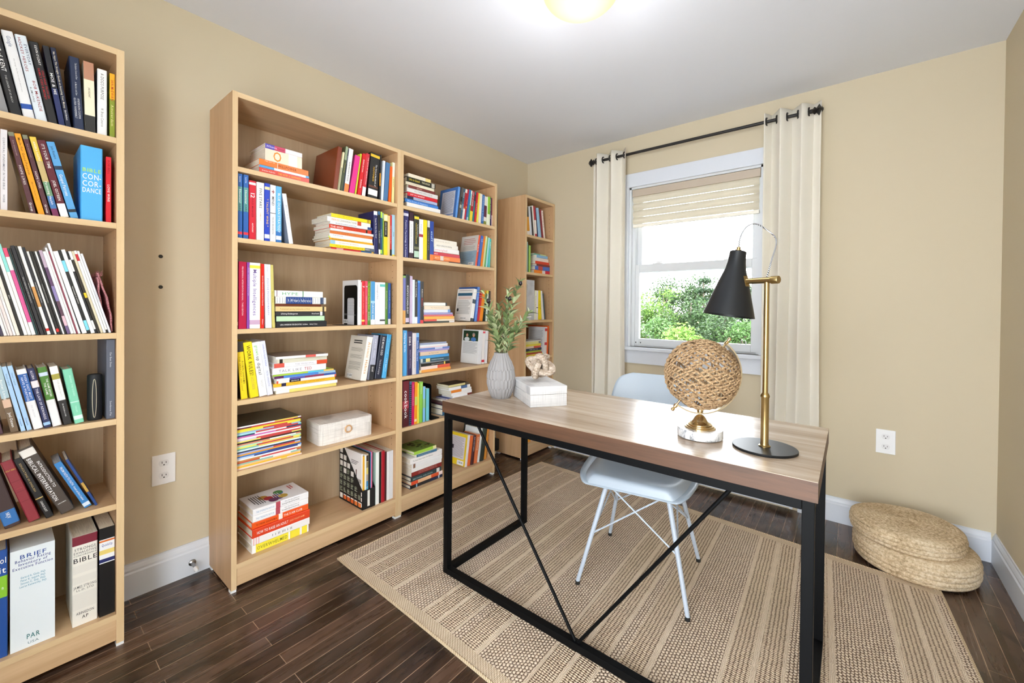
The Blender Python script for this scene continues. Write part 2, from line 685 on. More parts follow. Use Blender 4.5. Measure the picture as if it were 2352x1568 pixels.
outlet((2.36, WALL_Y, .421), 0, 'white duplex outlet on the window wall right of the desk')
outlet((0, -.156, .419), radians(90), 'white duplex outlet between the two left bookcases')
for z, w_ in ((1.362, 'upper'), (1.236, 'lower')):
    o = MB().lathe([(.001, 0), (.006, 0), (.0075, .001), (.006, .0028), (.002, .003), (.001, .0015)], 14, mtx=Matrix.Rotation(radians(90), 3, 'Y')).build('wall_anchor', mat('dark_anchor', '26241f', .6), origin=None)
    o.location = (0, -.1665, z)
    tag(o, w_ + ' of the two dark wall anchors on bare wall between bookcases', 'wall anchor')
ds = thing('door_stop', 'grey metal door stop with pale tip screwed to the left baseboard', 'door stop', (.017, -.062, .052))
ry = Matrix.Rotation(radians(97), 3, 'Y')
MB().lathe([(.001, 0), (.014, 0), (.013, .004), (.007, .008), (.0055, .03), (.0055, .046), (.001, .046)], 18, mtx=ry).build('post', M_STEEL, ds, smooth=True)
MB().lathe([(.001, .046), (.0085, .046), (.0085, .06), (.006, .064), (.001, .064)], 16, mtx=ry).build('tip', M_WHITEP, ds, smooth=True)

# baseboard heater ---------------------------------------------------------------
h = thing('baseboard_heater', 'long white electric baseboard heater under the window', 'heater', (1.155, WALL_Y, .028))
P = [(0, 0), (-.03, 0), (-.062, .004), (-.062, .026), (-.054, .03), (-.054, .044), (-.062, .05), (-.062, .105), (-.04, .135), (0, .135)]
MB().prism(P, 0, -.80, .80).build('casing', M_TRIM, h)
MB().box(-.81, -.795, -.065, 0, -.002, .138, bev=.002).build('end_cap', M_TRIM, h)
MB().box(.795, .81, -.065, 0, -.002, .138, bev=.002).build('end_cap', M_TRIM, h)
MB().box(-.79, .79, -.0548, -.053, .031, .043).build('air_slot', mat('heater_slot', '7d7f82', .5), h)
MB().box(.62, .78, -.0635, -.06, .054, .1, bev=.001).build('control_panel', mat('heater_panel', 'dcdedf', .4), h)

# adapter in the gap between the bookcases
pl = thing('power_adapter', 'black power adapter plugged in low between two bookcases', 'power adapter', (.018, 1.884, .02))
MB().box(0, .05, -.024, .024, .02, .11, bev=.008).build('body', M_RUBBER, pl)
MB().box(.0, .03, -.012, .012, -.01, .02, bev=.003).build('plug', M_WHITEP, pl)

# outside ---------------------------------------------------------------------
struct(MB().box(-40, 30, WALL_Y + 3, 70, -3.3, -3.2).build('ground', mat('meadow_ground', '2c381a', .9)), 'grassy ground outside')


def leaf_mat(name, c):
    m = mat(name, c, .6)
    t = NT(m)
    tr = t.n('BsdfTranslucent')
    tr.inputs['Color'].default_value = lin(c)
    mx = t.n('MixShader')
    mx.inputs[0].default_value = .35
    out = [n for n in t.t.nodes if n.type == 'OUTPUT_MATERIAL'][0]
    t.l(t.b.outputs[0], mx.inputs[1])
    t.l(tr.outputs[0], mx.inputs[2])
    t.l(mx.outputs[0], out.inputs['Surface'])
    return m


def tree_proto(seed, hgt, wid, col_a, col_b, n, conifer=False):
    rn = random.Random(seed)
    f = MB()
    ma, mb_ = leaf_mat('leaf_' + col_a, col_a), leaf_mat('leaf_' + col_b, col_b)
    def leaf(p, s):
        ax = Vector((rn.uniform(-1, 1), rn.uniform(-1, 1), rn.uniform(-.6, .8))).normalized()
        b = ax.cross(Vector((rn.uniform(-1, 1), rn.uniform(-1, 1), rn.uniform(-1, 1)))).normalized()
        f.add([p - ax * s, p + b * s * .5, p + ax * s, p - b * s * .5], [(0, 1, 2, 3)], ma if rn.random() < .6 else mb_)
    br = MB()
    br.tube([(0, 0, 0), (.05, 0, hgt * .5), (.0, .04, hgt * .97)], [.09, .05, .012], 7)
    if conifer:
        tiers = 15
        for k in range(tiers):
            z = .08 + .9 * k / tiers
            R = wid * (1 - z) ** .85 + .03
            for q in range(9):
                a = 2 * pi * (q + .5 * (k % 2) + rn.uniform(-.2, .2)) / 9
                R2 = R * rn.uniform(.75, 1.1)
                for _ in range(int(n / tiers / 9)):
                    t = sqrt(rn.random())
                    leaf(Vector((R2 * t * cos(a) + rn.gauss(0, .05), R2 * t * sin(a) + rn.gauss(0, .05), hgt * z - R2 * t * .28 + rn.gauss(0, .035))), .035 + .03 * rn.random())
        for _ in range(60):
            leaf(Vector((rn.gauss(0, .02), rn.gauss(0, .02), hgt * rn.uniform(.93, 1.02))), .03)
    else:
        cl_ = []
        for k in range(46):
            z = .10 + .88 * rn.random()
            R = wid * (sin(pi * min(1, (z * .78 + .22)))) ** .65 * sqrt(rn.random())
            a = rn.uniform(0, 2 * pi)
            c = Vector((R * cos(a), R * sin(a), z * hgt))
            cl_.append((c, rn.uniform(.10, .19)))
            br.tube([(0, 0, max(.2, c.z - .7 * R - .3)), tuple(c * .6 + Vector((0, 0, c.z * .35))), tuple(c)], [.025, .015, .005], 5)
        for k in range(n):
            c, sp = rn.choice(cl_)
            d = Vector((rn.gauss(0, 1), rn.gauss(0, 1), rn.gauss(0, .75))) * wid * sp
            leaf(c + d, .032 + .03 * rn.random())
    me_f = f.build('foliage', None, fix=False)
    me_t = br.build('trunk', mat('tree_bark', '5c5146', .9), smooth=True)
    return me_f.data, me_t.data, me_f, me_t


PROTO = []
for a in ((1, 5.2, 1.25, '4c6a2c', '6c8c3e', 9000), (2, 4.6, 1.2, '3e5c28', '557640', 9000), (3, 5.0, 1.5, '2c4222', '3e582c', 10000), (4, 5.6, 1.15, '2a3e28', '3a5234', 8000, True), (5, 3.9, 1.0, '5c7c34', '7c9e48', 7500)):
    d = tree_proto(*a)
    PROTO.append(d[:2])
    bpy.data.objects.remove(d[2])
    bpy.data.objects.remove(d[3])
KIND = ['tall mid-green birch', 'rounded leafy maple', 'dense dark leafy tree', 'dark green spruce', 'bright lime-green young tree']
TREES = [(-3.55, 12.6, 0, 1.03, 'at the left edge of the window view'), (-2.75, 13.6, 0, .96, 'second birch from the left'), (-2.3, 11.9, 1, .88, 'second in the near row'),
         (-1.75, 13.2, 2, .94, 'left of the bright middle tree'), (-1.35, 11.2, 4, .98, 'in the middle of the view'), (-2.1, 16.2, 3, 1.06, 'rising behind the middle of the view'),
         (-1.0, 14.4, 3, .94, 'behind the bright tree'), (-.55, 12.4, 2, .86, 'below the lamp shade'), (.05, 11.8, 1, .87, 'at the right edge of the view'),
         (-.2, 14.8, 3, .96, 'behind the rightmost maple'), (.7, 13.0, 0, .9, 'hidden mostly by the right curtain'), (-4.6, 14.0, 2, 1.0, 'hidden mostly by the left curtain'),
         (-3.6, 17.0, 2, 1.12, 'deepest at left'), (-1.5, 18.0, 2, 1.12, 'deepest in the middle'), (.6, 17.5, 2, 1.08, 'deepest at right'), (-2.6, 17.6, 2, 1.14, 'deepest, left of the middle'), (-.4, 17.2, 2, 1.06, 'deepest, right of the middle'),
         (-2.9, 10.6, 2, .66, 'low in front at left'), (-.45, 10.3, 2, .64, 'low in front at right'), (-1.9, 10.2, 1, .62, 'low in front of the middle')]
rt = random.Random(8)
for x, y, k, s, w_ in TREES:
    o = thing('tree', KIND[k] + ' outside, ' + w_, 'tree', (x, y, -3.2), rt.uniform(0, 6.28), 'trees outside the window')
    o.scale = (s, s, s)
    for nm, me in zip(('foliage', 'trunk'), PROTO[k]):
        c = bpy.data.objects.new(nm, me)
        COL.objects.link(c)
        c.parent = o

# kind, case, shelf, row, then per book: x, y, z, thickness, length, lean or turn, depth, colour, look, lettering, bands, options
BOOK_ROWS = [
 ('U', 'A', 1, '', [
  (0.2664, -0.6008, 1.7236, 0.0312, 0.2491, -0.1878, 0.164, '26262a', 'black book with black-and-white portrait', [], [(0.55, 1, '8d8d90')], {}),
  (0.2683, -0.5666, 1.7236, 0.0229, 0.2455, -0.1826, 0.162, '17181c', 'black hardback with white lettering', [('DUKE of KENT', 'f2f2f2', 0.12, 0.5, 0.5, 0.5), ('THIS LEADER OF SO MUCH', 'bbbbbb', 0.54, 0.85, 0.2, 0.5)], [], {'hc': 1}),
  (0.2672, -0.5403, 1.7236, 0.0226, 0.2467, -0.1798, 0.163, 'e9eaee', 'white hardback with small blue square', [('Google', '6a7a9a', 0.06, 0.18, 0.45, 0.5), ('the things life has to teach about you', '9a9aa0', 0.22, 0.78, 0.14, 0.5)], [(0.83, 0.89, '1c4fa8')], {'hc': 1}),
  (0.2686, -0.5153, 1.7236, 0.0228, 0.2465, -0.1762, 0.163, 'dde6ef', 'pale blue hardback with red capitals', [('HOCKEY HEROES', '8e1520', 0.03, 0.42, 0.32, 0.3), ('EVERYDAY', '3b4a6b', 0.1, 0.34, 0.3, 0.72), ('BOB McKENZIE', '8e1520', 0.52, 0.88, 0.32, 0.66), ('& JIM LANG', '333333', 0.58, 0.8, 0.2, 0.25)], [], {'hc': 1}),
  (0.2688, -0.4901, 1.7236, 0.0196, 0.239, -0.172, 0.158, '1a1a1c', 'black hardback with red and white lettering', [("KEVIN O'LEARY", 'f2f2f2', 0.04, 0.28, 0.32, 0.6), ('FAMILY KIDS & MONEY', 'c0202a', 0.32, 0.7, 0.3, 0.35), ('COLD HARD TRUTH ON', 'c0202a', 0.34, 0.68, 0.26, 0.72)], [], {'hc': 1}),
  (0.2654, -0.4676, 1.7236, 0.0133, 0.2398, -0.1486, 0.158, '1d2a5e', 'black and royal blue book', [('MOE & ME', 'f2f2f2', 0.33, 0.6, 0.6, 0.5)], [(0, 0.52, '17171c')], {}),
  (0.2651, -0.4526, 1.7236, 0.0118, 0.2421, -0.143, 0.16, '101735', 'slim navy book with cream lettering', [('No Hype The Straight Goods on Investing Your Money', 'efe6d2', 0.05, 0.75, 0.45, 0.5), ('Gail Bebee', 'f2f2f2', 0.77, 0.9, 0.4, 0.5)], [], {}),
  (0.27, -0.4355, 1.7236, 0.023, 0.2297, -0.052, 0.152, '1d2b4a', 'navy cloth hardback with silver lettering', [('The Rainbow Comes and Goes', 'cfd3da', 0.08, 0.3, 0.28, 0.62), ('A Mother and Son', 'cfd3da', 0.34, 0.52, 0.24, 0.5), ('ANDERSON COOPER', 'cfd3da', 0.56, 0.84, 0.26, 0.65), ('GLORIA VANDERBILT', 'cfd3da', 0.56, 0.84, 0.26, 0.3)], [], {'hc': 1}),
  (0.2666, -0.41, 1.7236, 0.0241, 0.2302, -0.0208, 0.152, 'efe9cf', 'cream book with photo strips', [('JANE URQUHART', '6a5a30', 0.36, 0.5, 0.3, 0.5)], [(0, 0.25, 'b9856a'), (0.75, 1, '2a2a2a')], {}),
  (0.2664, -0.382, 1.7236, 0.0236, 0.2203, 0, 0.145, 'eef0f2', 'white hardback with thin grey title', [("A DOG'S PURPOSE", '555555', 0.06, 0.45, 0.4, 0.5), ('W. Bruce Cameron', '777777', 0.58, 0.86, 0.34, 0.5)], [], {'hc': 1, 'side': '2a3d55'}),
  (0.271, -0.3529, 1.7236, 0.013, 0.2156, 0, 0.142, '8a9a2c', 'narrow paperback yellow above olive green', [('IAN McEWAN', 'c03a20', 0.1, 0.42, 0.65, 0.5), ('Amsterdam', 'e8dfa0', 0.46, 0.84, 0.6, 0.5)], [(0, 0.4, 'f0b41c')], {}),
 ]),
 ('U', 'A', 2, '', [
  (0.2678, -0.5856, 1.4376, 0.0131, 0.2379, 0, 0.157, 'e7e4ea', 'white hardback with thin grey capitals', [('CORPORAL PUNISHMENT IN THE BIBLE', '6a6a78', 0.1, 0.74, 0.36, 0.5), ('WEBB', '6a6a78', 0.8, 0.9, 0.36, 0.5)], [], {}),
  (0.27, -0.528, 1.4376, 0.0117, 0.2376, -0.1869, 0.157, '57303a', 'maroon grey-topped book, left twin', [('HOPE LIVES', 'e8e0dc', 0.36, 0.68, 0.5, 0.5), ('Group', 'f2f2f2', 0.86, 0.97, 0.5, 0.5), ('Kim Schoenveld', 'b8a09c', 0.08, 0.3, 0.3, 0.5)], [(0, 0.05, '7d806a')], {'side': '7a5a1e'}),
  (0.2679, -0.5113, 1.4376, 0.013, 0.2385, -0.2054, 0.157, 'f0a21c', 'golden orange book', [('Made for Good Purpose', '6a4a10', 0.05, 0.5, 0.45, 0.5), ('Michael Anderson', 'b07a18', 0.55, 0.86, 0.3, 0.5)], [], {}),
  (0.2688, -0.4959, 1.4376, 0.0105, 0.2387, -0.2047, 0.158, '57303a', 'maroon grey-topped book, right twin', [('HOPE LIVES', 'e8e0dc', 0.4, 0.7, 0.5, 0.5), ('Group', 'f2f2f2', 0.86, 0.97, 0.5, 0.5), ('Kim Schoenveld', 'b8a09c', 0.08, 0.3, 0.3, 0.5)], [(0, 0.05, '7d806a')], {}),
  (0.2659, -0.4814, 1.4376, 0.0138, 0.2386, -0.2063, 0.157, 'c9b27a', 'book shading from yellow to rainbow colours', [('ANGELA AASTEY', 'f2f2f2', 0.06, 0.3, 0.4, 0.5), ('Parenting Health', 'f2f2f2', 0.55, 0.85, 0.45, 0.5)], [(0, 0.3, 'e5c648'), (0.56, 0.74, '6f9a7a'), (0.74, 0.9, '3f78b8'), (0.9, 1, '7a2a5a')], {}),
  (0.2688, -0.4646, 1.4376, 0.0175, 0.2334, -0.2165, 0.154, '5e1a2c', 'maroon book with white foot band', [('JOEL OSTEEN', 'f2f2f2', 0.52, 0.78, 0.42, 0.5), ("IT'S YOUR TIME", 'f2f2f2', 0.05, 0.36, 0.45, 0.5)], [(0.82, 1, 'f2f2f2')], {}),
  (0.2702, -0.4434, 1.4376, 0.0176, 0.2341, -0.2262, 0.154, '58a2dc', 'sky blue hardback with dark diamond', [('John Rinehart', '23364f', 0.06, 0.22, 0.4, 0.5), ('Gospel Patrons', 'f2f2f2', 0.42, 0.7, 0.5, 0.5)], [(0.31, 0.36, '23364f'), (0.88, 0.92, '182433')], {}),
  (0.2681, -0.421, 1.4376, 0.0516, 0.2423, 0, 0.2, '4fb0ee', 'very thick light blue reference book', [('BIBLE', 'b7e04c', 0.29, 0.35, -1, 0.5), ('CON-', 'f2f2f2', 0.36, 0.45, -1, 0.5), ('COR-', 'f2f2f2', 0.455, 0.545, -1, 0.5), ('DANCE', 'f2f2f2', 0.55, 0.63, -1, 0.5)], [], {'hc': 1}),
  (0.2694, -0.3616, 1.4376, 0.0129, 0.2202, 0, 0.145, 'd8162e', 'slim red paperback', [('LOVE WINS', 'f2f2f2', 0.42, 0.68, 0.55, 0.5), ('ROB BELL', '8a1020', 0.05, 0.26, 0.5, 0.5)], [], {}),
 ]),
 ('U', 'A', 3, 'mag', [
  (0.276, -0.5996, 1.0676, 0.0042, 0.2549, -0.2041, 0.215, 'f2f2f2', 'white magazine', [], [], {'mag': 1}),
  (0.2724, -0.5946, 1.0676, 0.0039, 0.2555, -0.2049, 0.215, '3a62b4', 'blue magazine', [], [], {'mag': 1}),
  (0.2765, -0.5903, 1.0676, 0.0039, 0.256, -0.2056, 0.215, '57552c', 'olive magazine with yellow speckle', [], [(0.5, 0.7, '8a7a2a')], {'mag': 1}),
  (0.2755, -0.5859, 1.0676, 0.0055, 0.2565, -0.2064, 0.215, '3b3350', 'dark purple magazine', [], [], {'mag': 1}),
  (0.2738, -0.5796, 1.0676, 0.0062, 0.2573, -0.2075, 0.215, 'f0eef0', 'white magazine', [], [], {'mag': 1}),
  (0.2722, -0.5725, 1.0676, 0.004, 0.2581, -0.2086, 0.215, 'e6e2e4', 'pale grey magazine', [], [], {'mag': 1}),
  (0.2772, -0.568, 1.0676, 0.0056, 0.2586, -0.2094, 0.215, 'ead9d9', 'pale pink magazine', [], [], {'mag': 1}),
  (0.2748, -0.5616, 1.0676, 0.005, 0.2594, -0.2105, 0.215, 'f2f2f2', 'white magazine lettered in small grey capitals', [('PHOTOGRAPHY ANNUAL', '777777', 0.4, 0.68, 0.3, 0.5)], [], {'mag': 1}),
  (0.2763, -0.5557, 1.0676, 0.0074, 0.2601, -0.2115, 0.215, 'efe6dc', 'cream magazine', [], [], {'mag': 1}),
  (0.2773, -0.5474, 1.0676, 0.0058, 0.2611, -0.2129, 0.215, '17181c', 'black magazine with thin white lettering', [('IDEAS', 'f2f2f2', 0.4, 0.7, 0.4, 0.5)], [], {'mag': 1}),
  (0.2763, -0.5408, 1.0676, 0.0069, 0.2745, -0.2143, 0.215, 'f2f2f2', 'white magazine', [], [], {'mag': 1}),
  (0.2775, -0.5331, 1.0676, 0.0067, 0.2755, -0.2156, 0.215, 'f4f2ee', 'white magazine with turquoise upper half', [], [(0, 0.3, '8fdcd8')], {'mag': 1}),
  (0.2744, -0.5255, 1.0676, 0.0084, 0.2646, -0.2167, 0.215, 'f2f2f2', 'white magazine with long magenta stripe', [], [(0, 0.1, 'e8507a'), (0.25, 0.85, 'dd5a9c')], {'mag': 1}),
  (0.2768, -0.5162, 1.0676, 0.0034, 0.2648, -0.2182, 0.215, '24484c', 'dark teal magazine', [], [], {'mag': 1}),
  (0.2747, -0.5124, 1.0676, 0.0036, 0.2652, -0.2189, 0.215, '1d1d22', 'black magazine', [], [], {'mag': 1}),
  (0.2776, -0.508, 1.0676, 0.0075, 0.2737, -0.2198, 0.215, '23252f', 'charcoal magazine with white dotted capitals', [('KELLY WEARSTLER & TWO ARCHITECTS', 'f2f2f2', 0.3, 0.68, 0.3, 0.5)], [], {'mag': 1}),
  (0.2773, -0.4996, 1.0676, 0.0048, 0.2737, -0.2212, 0.215, '191b20', 'black magazine with fine white capitals', [('THE BUSINESS OF ENTREPRENEURS', 'f2f2f2', 0.35, 0.65, 0.34, 0.5)], [], {'mag': 1}),
  (0.2726, -0.494, 1.0676, 0.0076, 0.2734, -0.2221, 0.215, 'eeeeee', 'white magazine with red spot at foot', [], [(0.93, 0.96, 'd22a2a'), (0.45, 0.68, 'd49a58')], {'mag': 1}),
  (0.2728, -0.4855, 1.0676, 0.0065, 0.2714, -0.2235, 0.215, '20242f', 'navy black magazine with bold white capitals', [('THE BUSINESS OF SENIOR TRAVEL', 'f2f2f2', 0.36, 0.66, 0.34, 0.5)], [], {'mag': 1}),
  (0.2733, -0.4781, 1.0676, 0.0046, 0.2602, -0.2246, 0.215, 'f2f2f2', 'white magazine', [], [], {'mag': 1}),
  (0.2778, -0.4726, 1.0676, 0.0061, 0.2608, -0.2255, 0.215, '1c1c20', 'black magazine with red foot mark', [('THE BUSINESS OF STORYTELLING', 'cccccc', 0.38, 0.62, 0.34, 0.5)], [(0.93, 0.97, 'd22a2a')], {'mag': 1}),
  (0.2746, -0.4656, 1.0676, 0.0039, 0.2616, -0.2267, 0.215, '26262a', 'black magazine', [], [], {'mag': 1}),
  (0.2758, -0.461, 1.0676, 0.0039, 0.2621, -0.2275, 0.215, 'e9e9ec', 'white magazine', [], [], {'mag': 1}),
  (0.2738, -0.4563, 1.0676, 0.004, 0.2626, -0.2283, 0.215, '23232c', 'black magazine', [], [], {'mag': 1}),
  (0.275, -0.4514, 1.0676, 0.0073, 0.2663, -0.2292, 0.215, '6d5a86', 'purple patterned magazine with pink and blue motif', [], [(0, 0.2, 'b9a6bb'), (0.2, 0.42, '5a3f66'), (0.42, 0.6, '8b7fb6'), (0.6, 0.78, '5b3f52'), (0.78, 0.9, 'd9b6c6')], {'mag': 1}),
  (0.2743, -0.4432, 1.0676, 0.0066, 0.2641, -0.2306, 0.215, 'f2f2f2', 'white magazine', [], [], {'mag': 1}),
  (0.2741, -0.4357, 1.0676, 0.0046, 0.2764, -0.2319, 0.215, 'ececec', 'white magazine', [], [], {'mag': 1}),
  (0.2755, -0.4303, 1.0676, 0.0029, 0.2656, -0.2328, 0.215, '8a3a54', 'wine red magazine', [], [], {'mag': 1}),
  (0.2755, -0.4269, 1.0676, 0.0055, 0.291, -0.2335, 0.215, 'f2f2f2', 'white magazine standing taller with curled cover', [], [], {'mag': 1}),
  (0.2774, -0.4177, 1.0676, 0.0106, 0.2674, -0.2446, 0.215, 'f6f6f6', 'white magazine', [], [], {'mag': 1}),
  (0.2761, -0.4058, 1.0676, 0.0074, 0.2719, -0.2468, 0.215, '1e2127', 'black magazine with two turquoise labels', [('THE BUSINESS OF AFFINITY', 'f2f2f2', 0.4, 0.66, 0.34, 0.5)], [(0.12, 0.25, '7fd4ee'), (0.84, 0.96, '7fd4ee')], {'mag': 1}),
  (0.2776, -0.3975, 1.0676, 0.0085, 0.275, -0.2482, 0.215, 'f2f2f2', 'white magazine', [], [], {'mag': 1}),
  (0.2771, -0.388, 1.0676, 0.005, 0.2708, -0.2499, 0.215, '20222a', 'black magazine with white head label', [], [(0.1, 0.24, 'f0f0f0'), (0.84, 0.95, 'e8e8e8')], {'mag': 1}),
  (0.2779, -0.3821, 1.0676, 0.0063, 0.2715, -0.2509, 0.215, '2b2622', 'dark brown magazine with small yellow label', [], [(0.5, 0.56, 'e6c62a'), (0, 0.1, 'f2f2f2')], {'mag': 1}),
  (0.276, -0.3749, 1.0676, 0.0059, 0.2723, -0.2522, 0.215, 'd8cfb4', 'beige magazine', [], [], {'mag': 1}),
  (0.273, -0.3681, 1.0676, 0.0063, 0.2753, -0.2534, 0.215, 'f2f2f2', 'white magazine with red block near top', [], [(0.04, 0.12, 'c8283a')], {'mag': 1}),
  (0.2772, -0.3609, 1.0676, 0.005, 0.275, -0.2547, 0.215, 'efefef', 'white magazine with black foot block', [], [(0.96, 1, '1b1b1e')], {'mag': 1}),
  (0.2778, -0.355, 1.0676, 0.0054, 0.267, -0.2558, 0.215, 'dfe1ea', 'pale lilac magazine with tiny capitals', [('CREATIVE NATIONAL', '888888', 0.4, 0.66, 0.4, 0.5)], [], {'mag': 1}),
 ]),
 ('U', 'A', 4, '', [
  (0.2704, -0.5934, 0.7766, 0.0122, 0.2095, -0.1674, 0.138, '4a2a3a', 'dark plum book', [('JOY', 'f2f2f2', 0.8, 0.95, 0.4, 0.5)], [], {}),
  (0.2684, -0.567, 0.7766, 0.0157, 0.2034, -0.1665, 0.134, '6d5a46', 'book with smiling portrait and brown foot', [('Better Living', 'f2f2f2', 0.2, 0.5, 0.4, 0.5), ('Joel Osteen', 'f2f2f2', 0.7, 0.92, 0.45, 0.5)], [(0, 0.48, 'a9c3cf'), (0.5, 0.62, 'd9b7a0')], {}),
  (0.2693, -0.5469, 0.7766, 0.0091, 0.2031, -0.1854, 0.134, 'a9cdf2', 'pale blue slim book, left twin', [('Human Capital', '4d6a92', 0.1, 0.3, 0.35, 0.5), ('Coagula', '3b64a8', 0.8, 0.93, 0.4, 0.5)], [], {}),
  (0.2663, -0.535, 0.7766, 0.0097, 0.2038, -0.1911, 0.135, 'a9cdf2', 'pale blue slim book, right twin', [('Human Capital', '4d6a92', 0.1, 0.3, 0.35, 0.5), ('Coagula', '3b64a8', 0.8, 0.93, 0.4, 0.5)], [], {}),
  (0.27, -0.5216, 0.7766, 0.0194, 0.1906, -0.1868, 0.126, 'e9e9ee', 'blue over white golf hardback', [('EVERY SHOT MUST', 'e8eef8', 0.1, 0.5, 0.28, 0.68), ('HAVE A PURPOSE', 'e8eef8', 0.13, 0.52, 0.28, 0.34), ('PIA NILSSON', 'c0c0c8', 0.6, 0.8, 0.2, 0.5)], [(0, 0.08, 'f2f2f2'), (0.08, 0.53, '2a62ae')], {'hc': 1}),
  (0.2684, -0.4996, 0.7766, 0.0148, 0.1916, -0.1904, 0.126, '252c58', 'navy hardback with pale square label', [('ALCORN', 'e0e0ee', 0.04, 0.18, 0.4, 0.5), ('THE LAW OF REWARDS', 'e0e0ee', 0.34, 0.86, 0.42, 0.5)], [(0.21, 0.32, 'e9dde2'), (0.91, 0.96, '9cc4e8')], {'hc': 1}),
  (0.2667, -0.4818, 0.7766, 0.019, 0.192, -0.1743, 0.127, 'e6e6ea', 'green over white golf hardback', [('THE GAME BEFORE', 'f2f2f2', 0.2, 0.5, 0.28, 0.7), ('THE GAME', 'f2f2f2', 0.26, 0.46, 0.28, 0.36)], [(0, 0.55, '4a7f32'), (0.09, 0.15, 'c9d8f0')], {'hc': 1}),
  (0.2654, -0.458, 0.7766, 0.0175, 0.1916, -0.1682, 0.126, '26262a', 'white over black golf book', [('FOR GOLF NUTS', 'b8b8bc', 0.24, 0.52, 0.28, 0.6), ('PIA NILSSON & LYNN', 'd8d8d8', 0.64, 0.86, 0.22, 0.5)], [(0, 0.58, 'eeeeec'), (0.13, 0.22, 'a8a04a')], {}),
  (0.2701, -0.4341, 0.7766, 0.0212, 0.1798, -0.1563, 0.119, '7fcfb0', 'mint green thick hardback', [('BEHIND THE SCENES', 'bfeadb', 0.12, 0.5, 0.22, 0.62), ('TALES', 'bfeadb', 0.68, 0.8, 0.2, 0.5)], [(0.6, 0.615, 'c8efe0'), (0.86, 0.93, 'd8f4ea')], {'hc': 1}),
 ]),
 ('U', 'A', 5, '', [
  (0.2579, -0.5786, 0.4886, 0.032, 0.178, -0.2381, 0.117, '3d2a2a', 'dark brown bible with blue label', [('NKJV', 'f2f2f2', 0.74, 0.84, 0.3, 0.5)], [(0.7, 0.95, '2f6fb4')], {'hc': 1}),
  (0.2525, -0.5312, 0.4886, 0.024, 0.207, -0.2749, 0.137, '8c2c38', 'burgundy bible with gold lettering', [('HOLY BIBLE', 'd6b050', 0.1, 0.2, -1, 0.5), ('KING JAMES', 'c04a50', 0.42, 0.48, -0.5, 0.5)], [(0.33, 0.335, '6a1c28'), (0.5, 0.505, '6a1c28'), (0.66, 0.665, '6a1c28')], {'hc': 1}),
  (0.2568, -0.4962, 0.4886, 0.0169, 0.213, -0.3193, 0.141, '17171a', 'black hardback with gold rule', [('EDUCATING IN ENGLISH', 'b8a070', 0.08, 0.55, 0.3, 0.5), ('CHARLES ELIOT', 'dddddd', 0.72, 0.9, 0.34, 0.5)], [(0.66, 0.675, 'c8a860')], {'hc': 1}),
  (0.2545, -0.4633, 0.4886, 0.0314, 0.2447, -0.3816, 0.162, '4a413c', 'thick taupe textbook with white lettering', [('BIBLICAL INTERPRETATION', 'f2f2f2', 0.14, 0.8, 0.36, 0.3), ('INTRODUCTION TO', 'f2f2f2', 0.22, 0.62, 0.26, 0.72), ('KLEIN BLOMBERG', 'f2f2f2', 0.83, 0.88, -0.6, 0.5)], [(0.02, 0.12, 'e8e4e0')], {'hc': 1}),
  (0.2529, -0.4103, 0.4886, 0.0173, 0.1791, -0.3992, 0.118, '3c82c4', 'blue textbook leaning', [('FROM FAITH TO FAITH', 'f2f2f2', 0.1, 0.5, 0.42, 0.5), ('Kenneth and Gloria Copeland', 'f2f2f2', 0.53, 0.84, 0.34, 0.5)], [(0.9, 0.97, 'd8e8f8')], {'pg': 'b9bcc2'}),
  (0.2538, -0.3857, 0.4886, 0.0065, 0.1851, -0.38, 0.122, '27488a', 'thin blue and gold book leaning', [], [(0.5, 0.7, 'c8a050')], {}),
 ]),
 ('U', 'A', 6, '', [
  (0.2696, -0.6111, 0.1126, 0.0371, 0.32, 0, 0.22, '1f4f9e', 'blue kit box with lime green band', [('Tool', 'f2f2f2', 0.06, 0.13, -1, 0.5), ('Kit', 'f2f2f2', 0.15, 0.22, -1, 0.5), ('en d n', 'f2f2f2', 0.3, 0.4, -0.6, 0.5)], [(0.24, 0.44, '8cc832')], {'hc': 1}),
  (0.2702, -0.5692, 0.1126, 0.0911, 0.3059, 0, 0.24, 'e6eef4', 'white clinical test kit box', [('BRIEF', '2c4f9a', 0.05, 0.1, -0.6, 0.5), ('Behavior Rating', '2c3f8a', 0.095, 0.13, -0.8, 0.5), ('Inventory of', '2c3f8a', 0.13, 0.165, -0.65, 0.5), ('Executive Function', '2c3f8a', 0.165, 0.2, -0.9, 0.5), ('Gerard A. Gioia, PhD', '2a8fae', 0.27, 0.295, -0.55, 0.5), ('Peter K. Isquith, PhD', '2a8fae', 0.3, 0.325, -0.55, 0.5), ('Steven C. Guy, PhD', '2a8fae', 0.33, 0.355, -0.55, 0.5), ('Lauren Kenworthy, PhD', '2a8fae', 0.36, 0.385, -0.6, 0.5), ('PAR', '1a6f72', 0.86, 0.92, -0.3, 0.5), ('USA', '6a8a9a', 0.94, 0.97, -0.25, 0.5)], [], {'box': 1}),
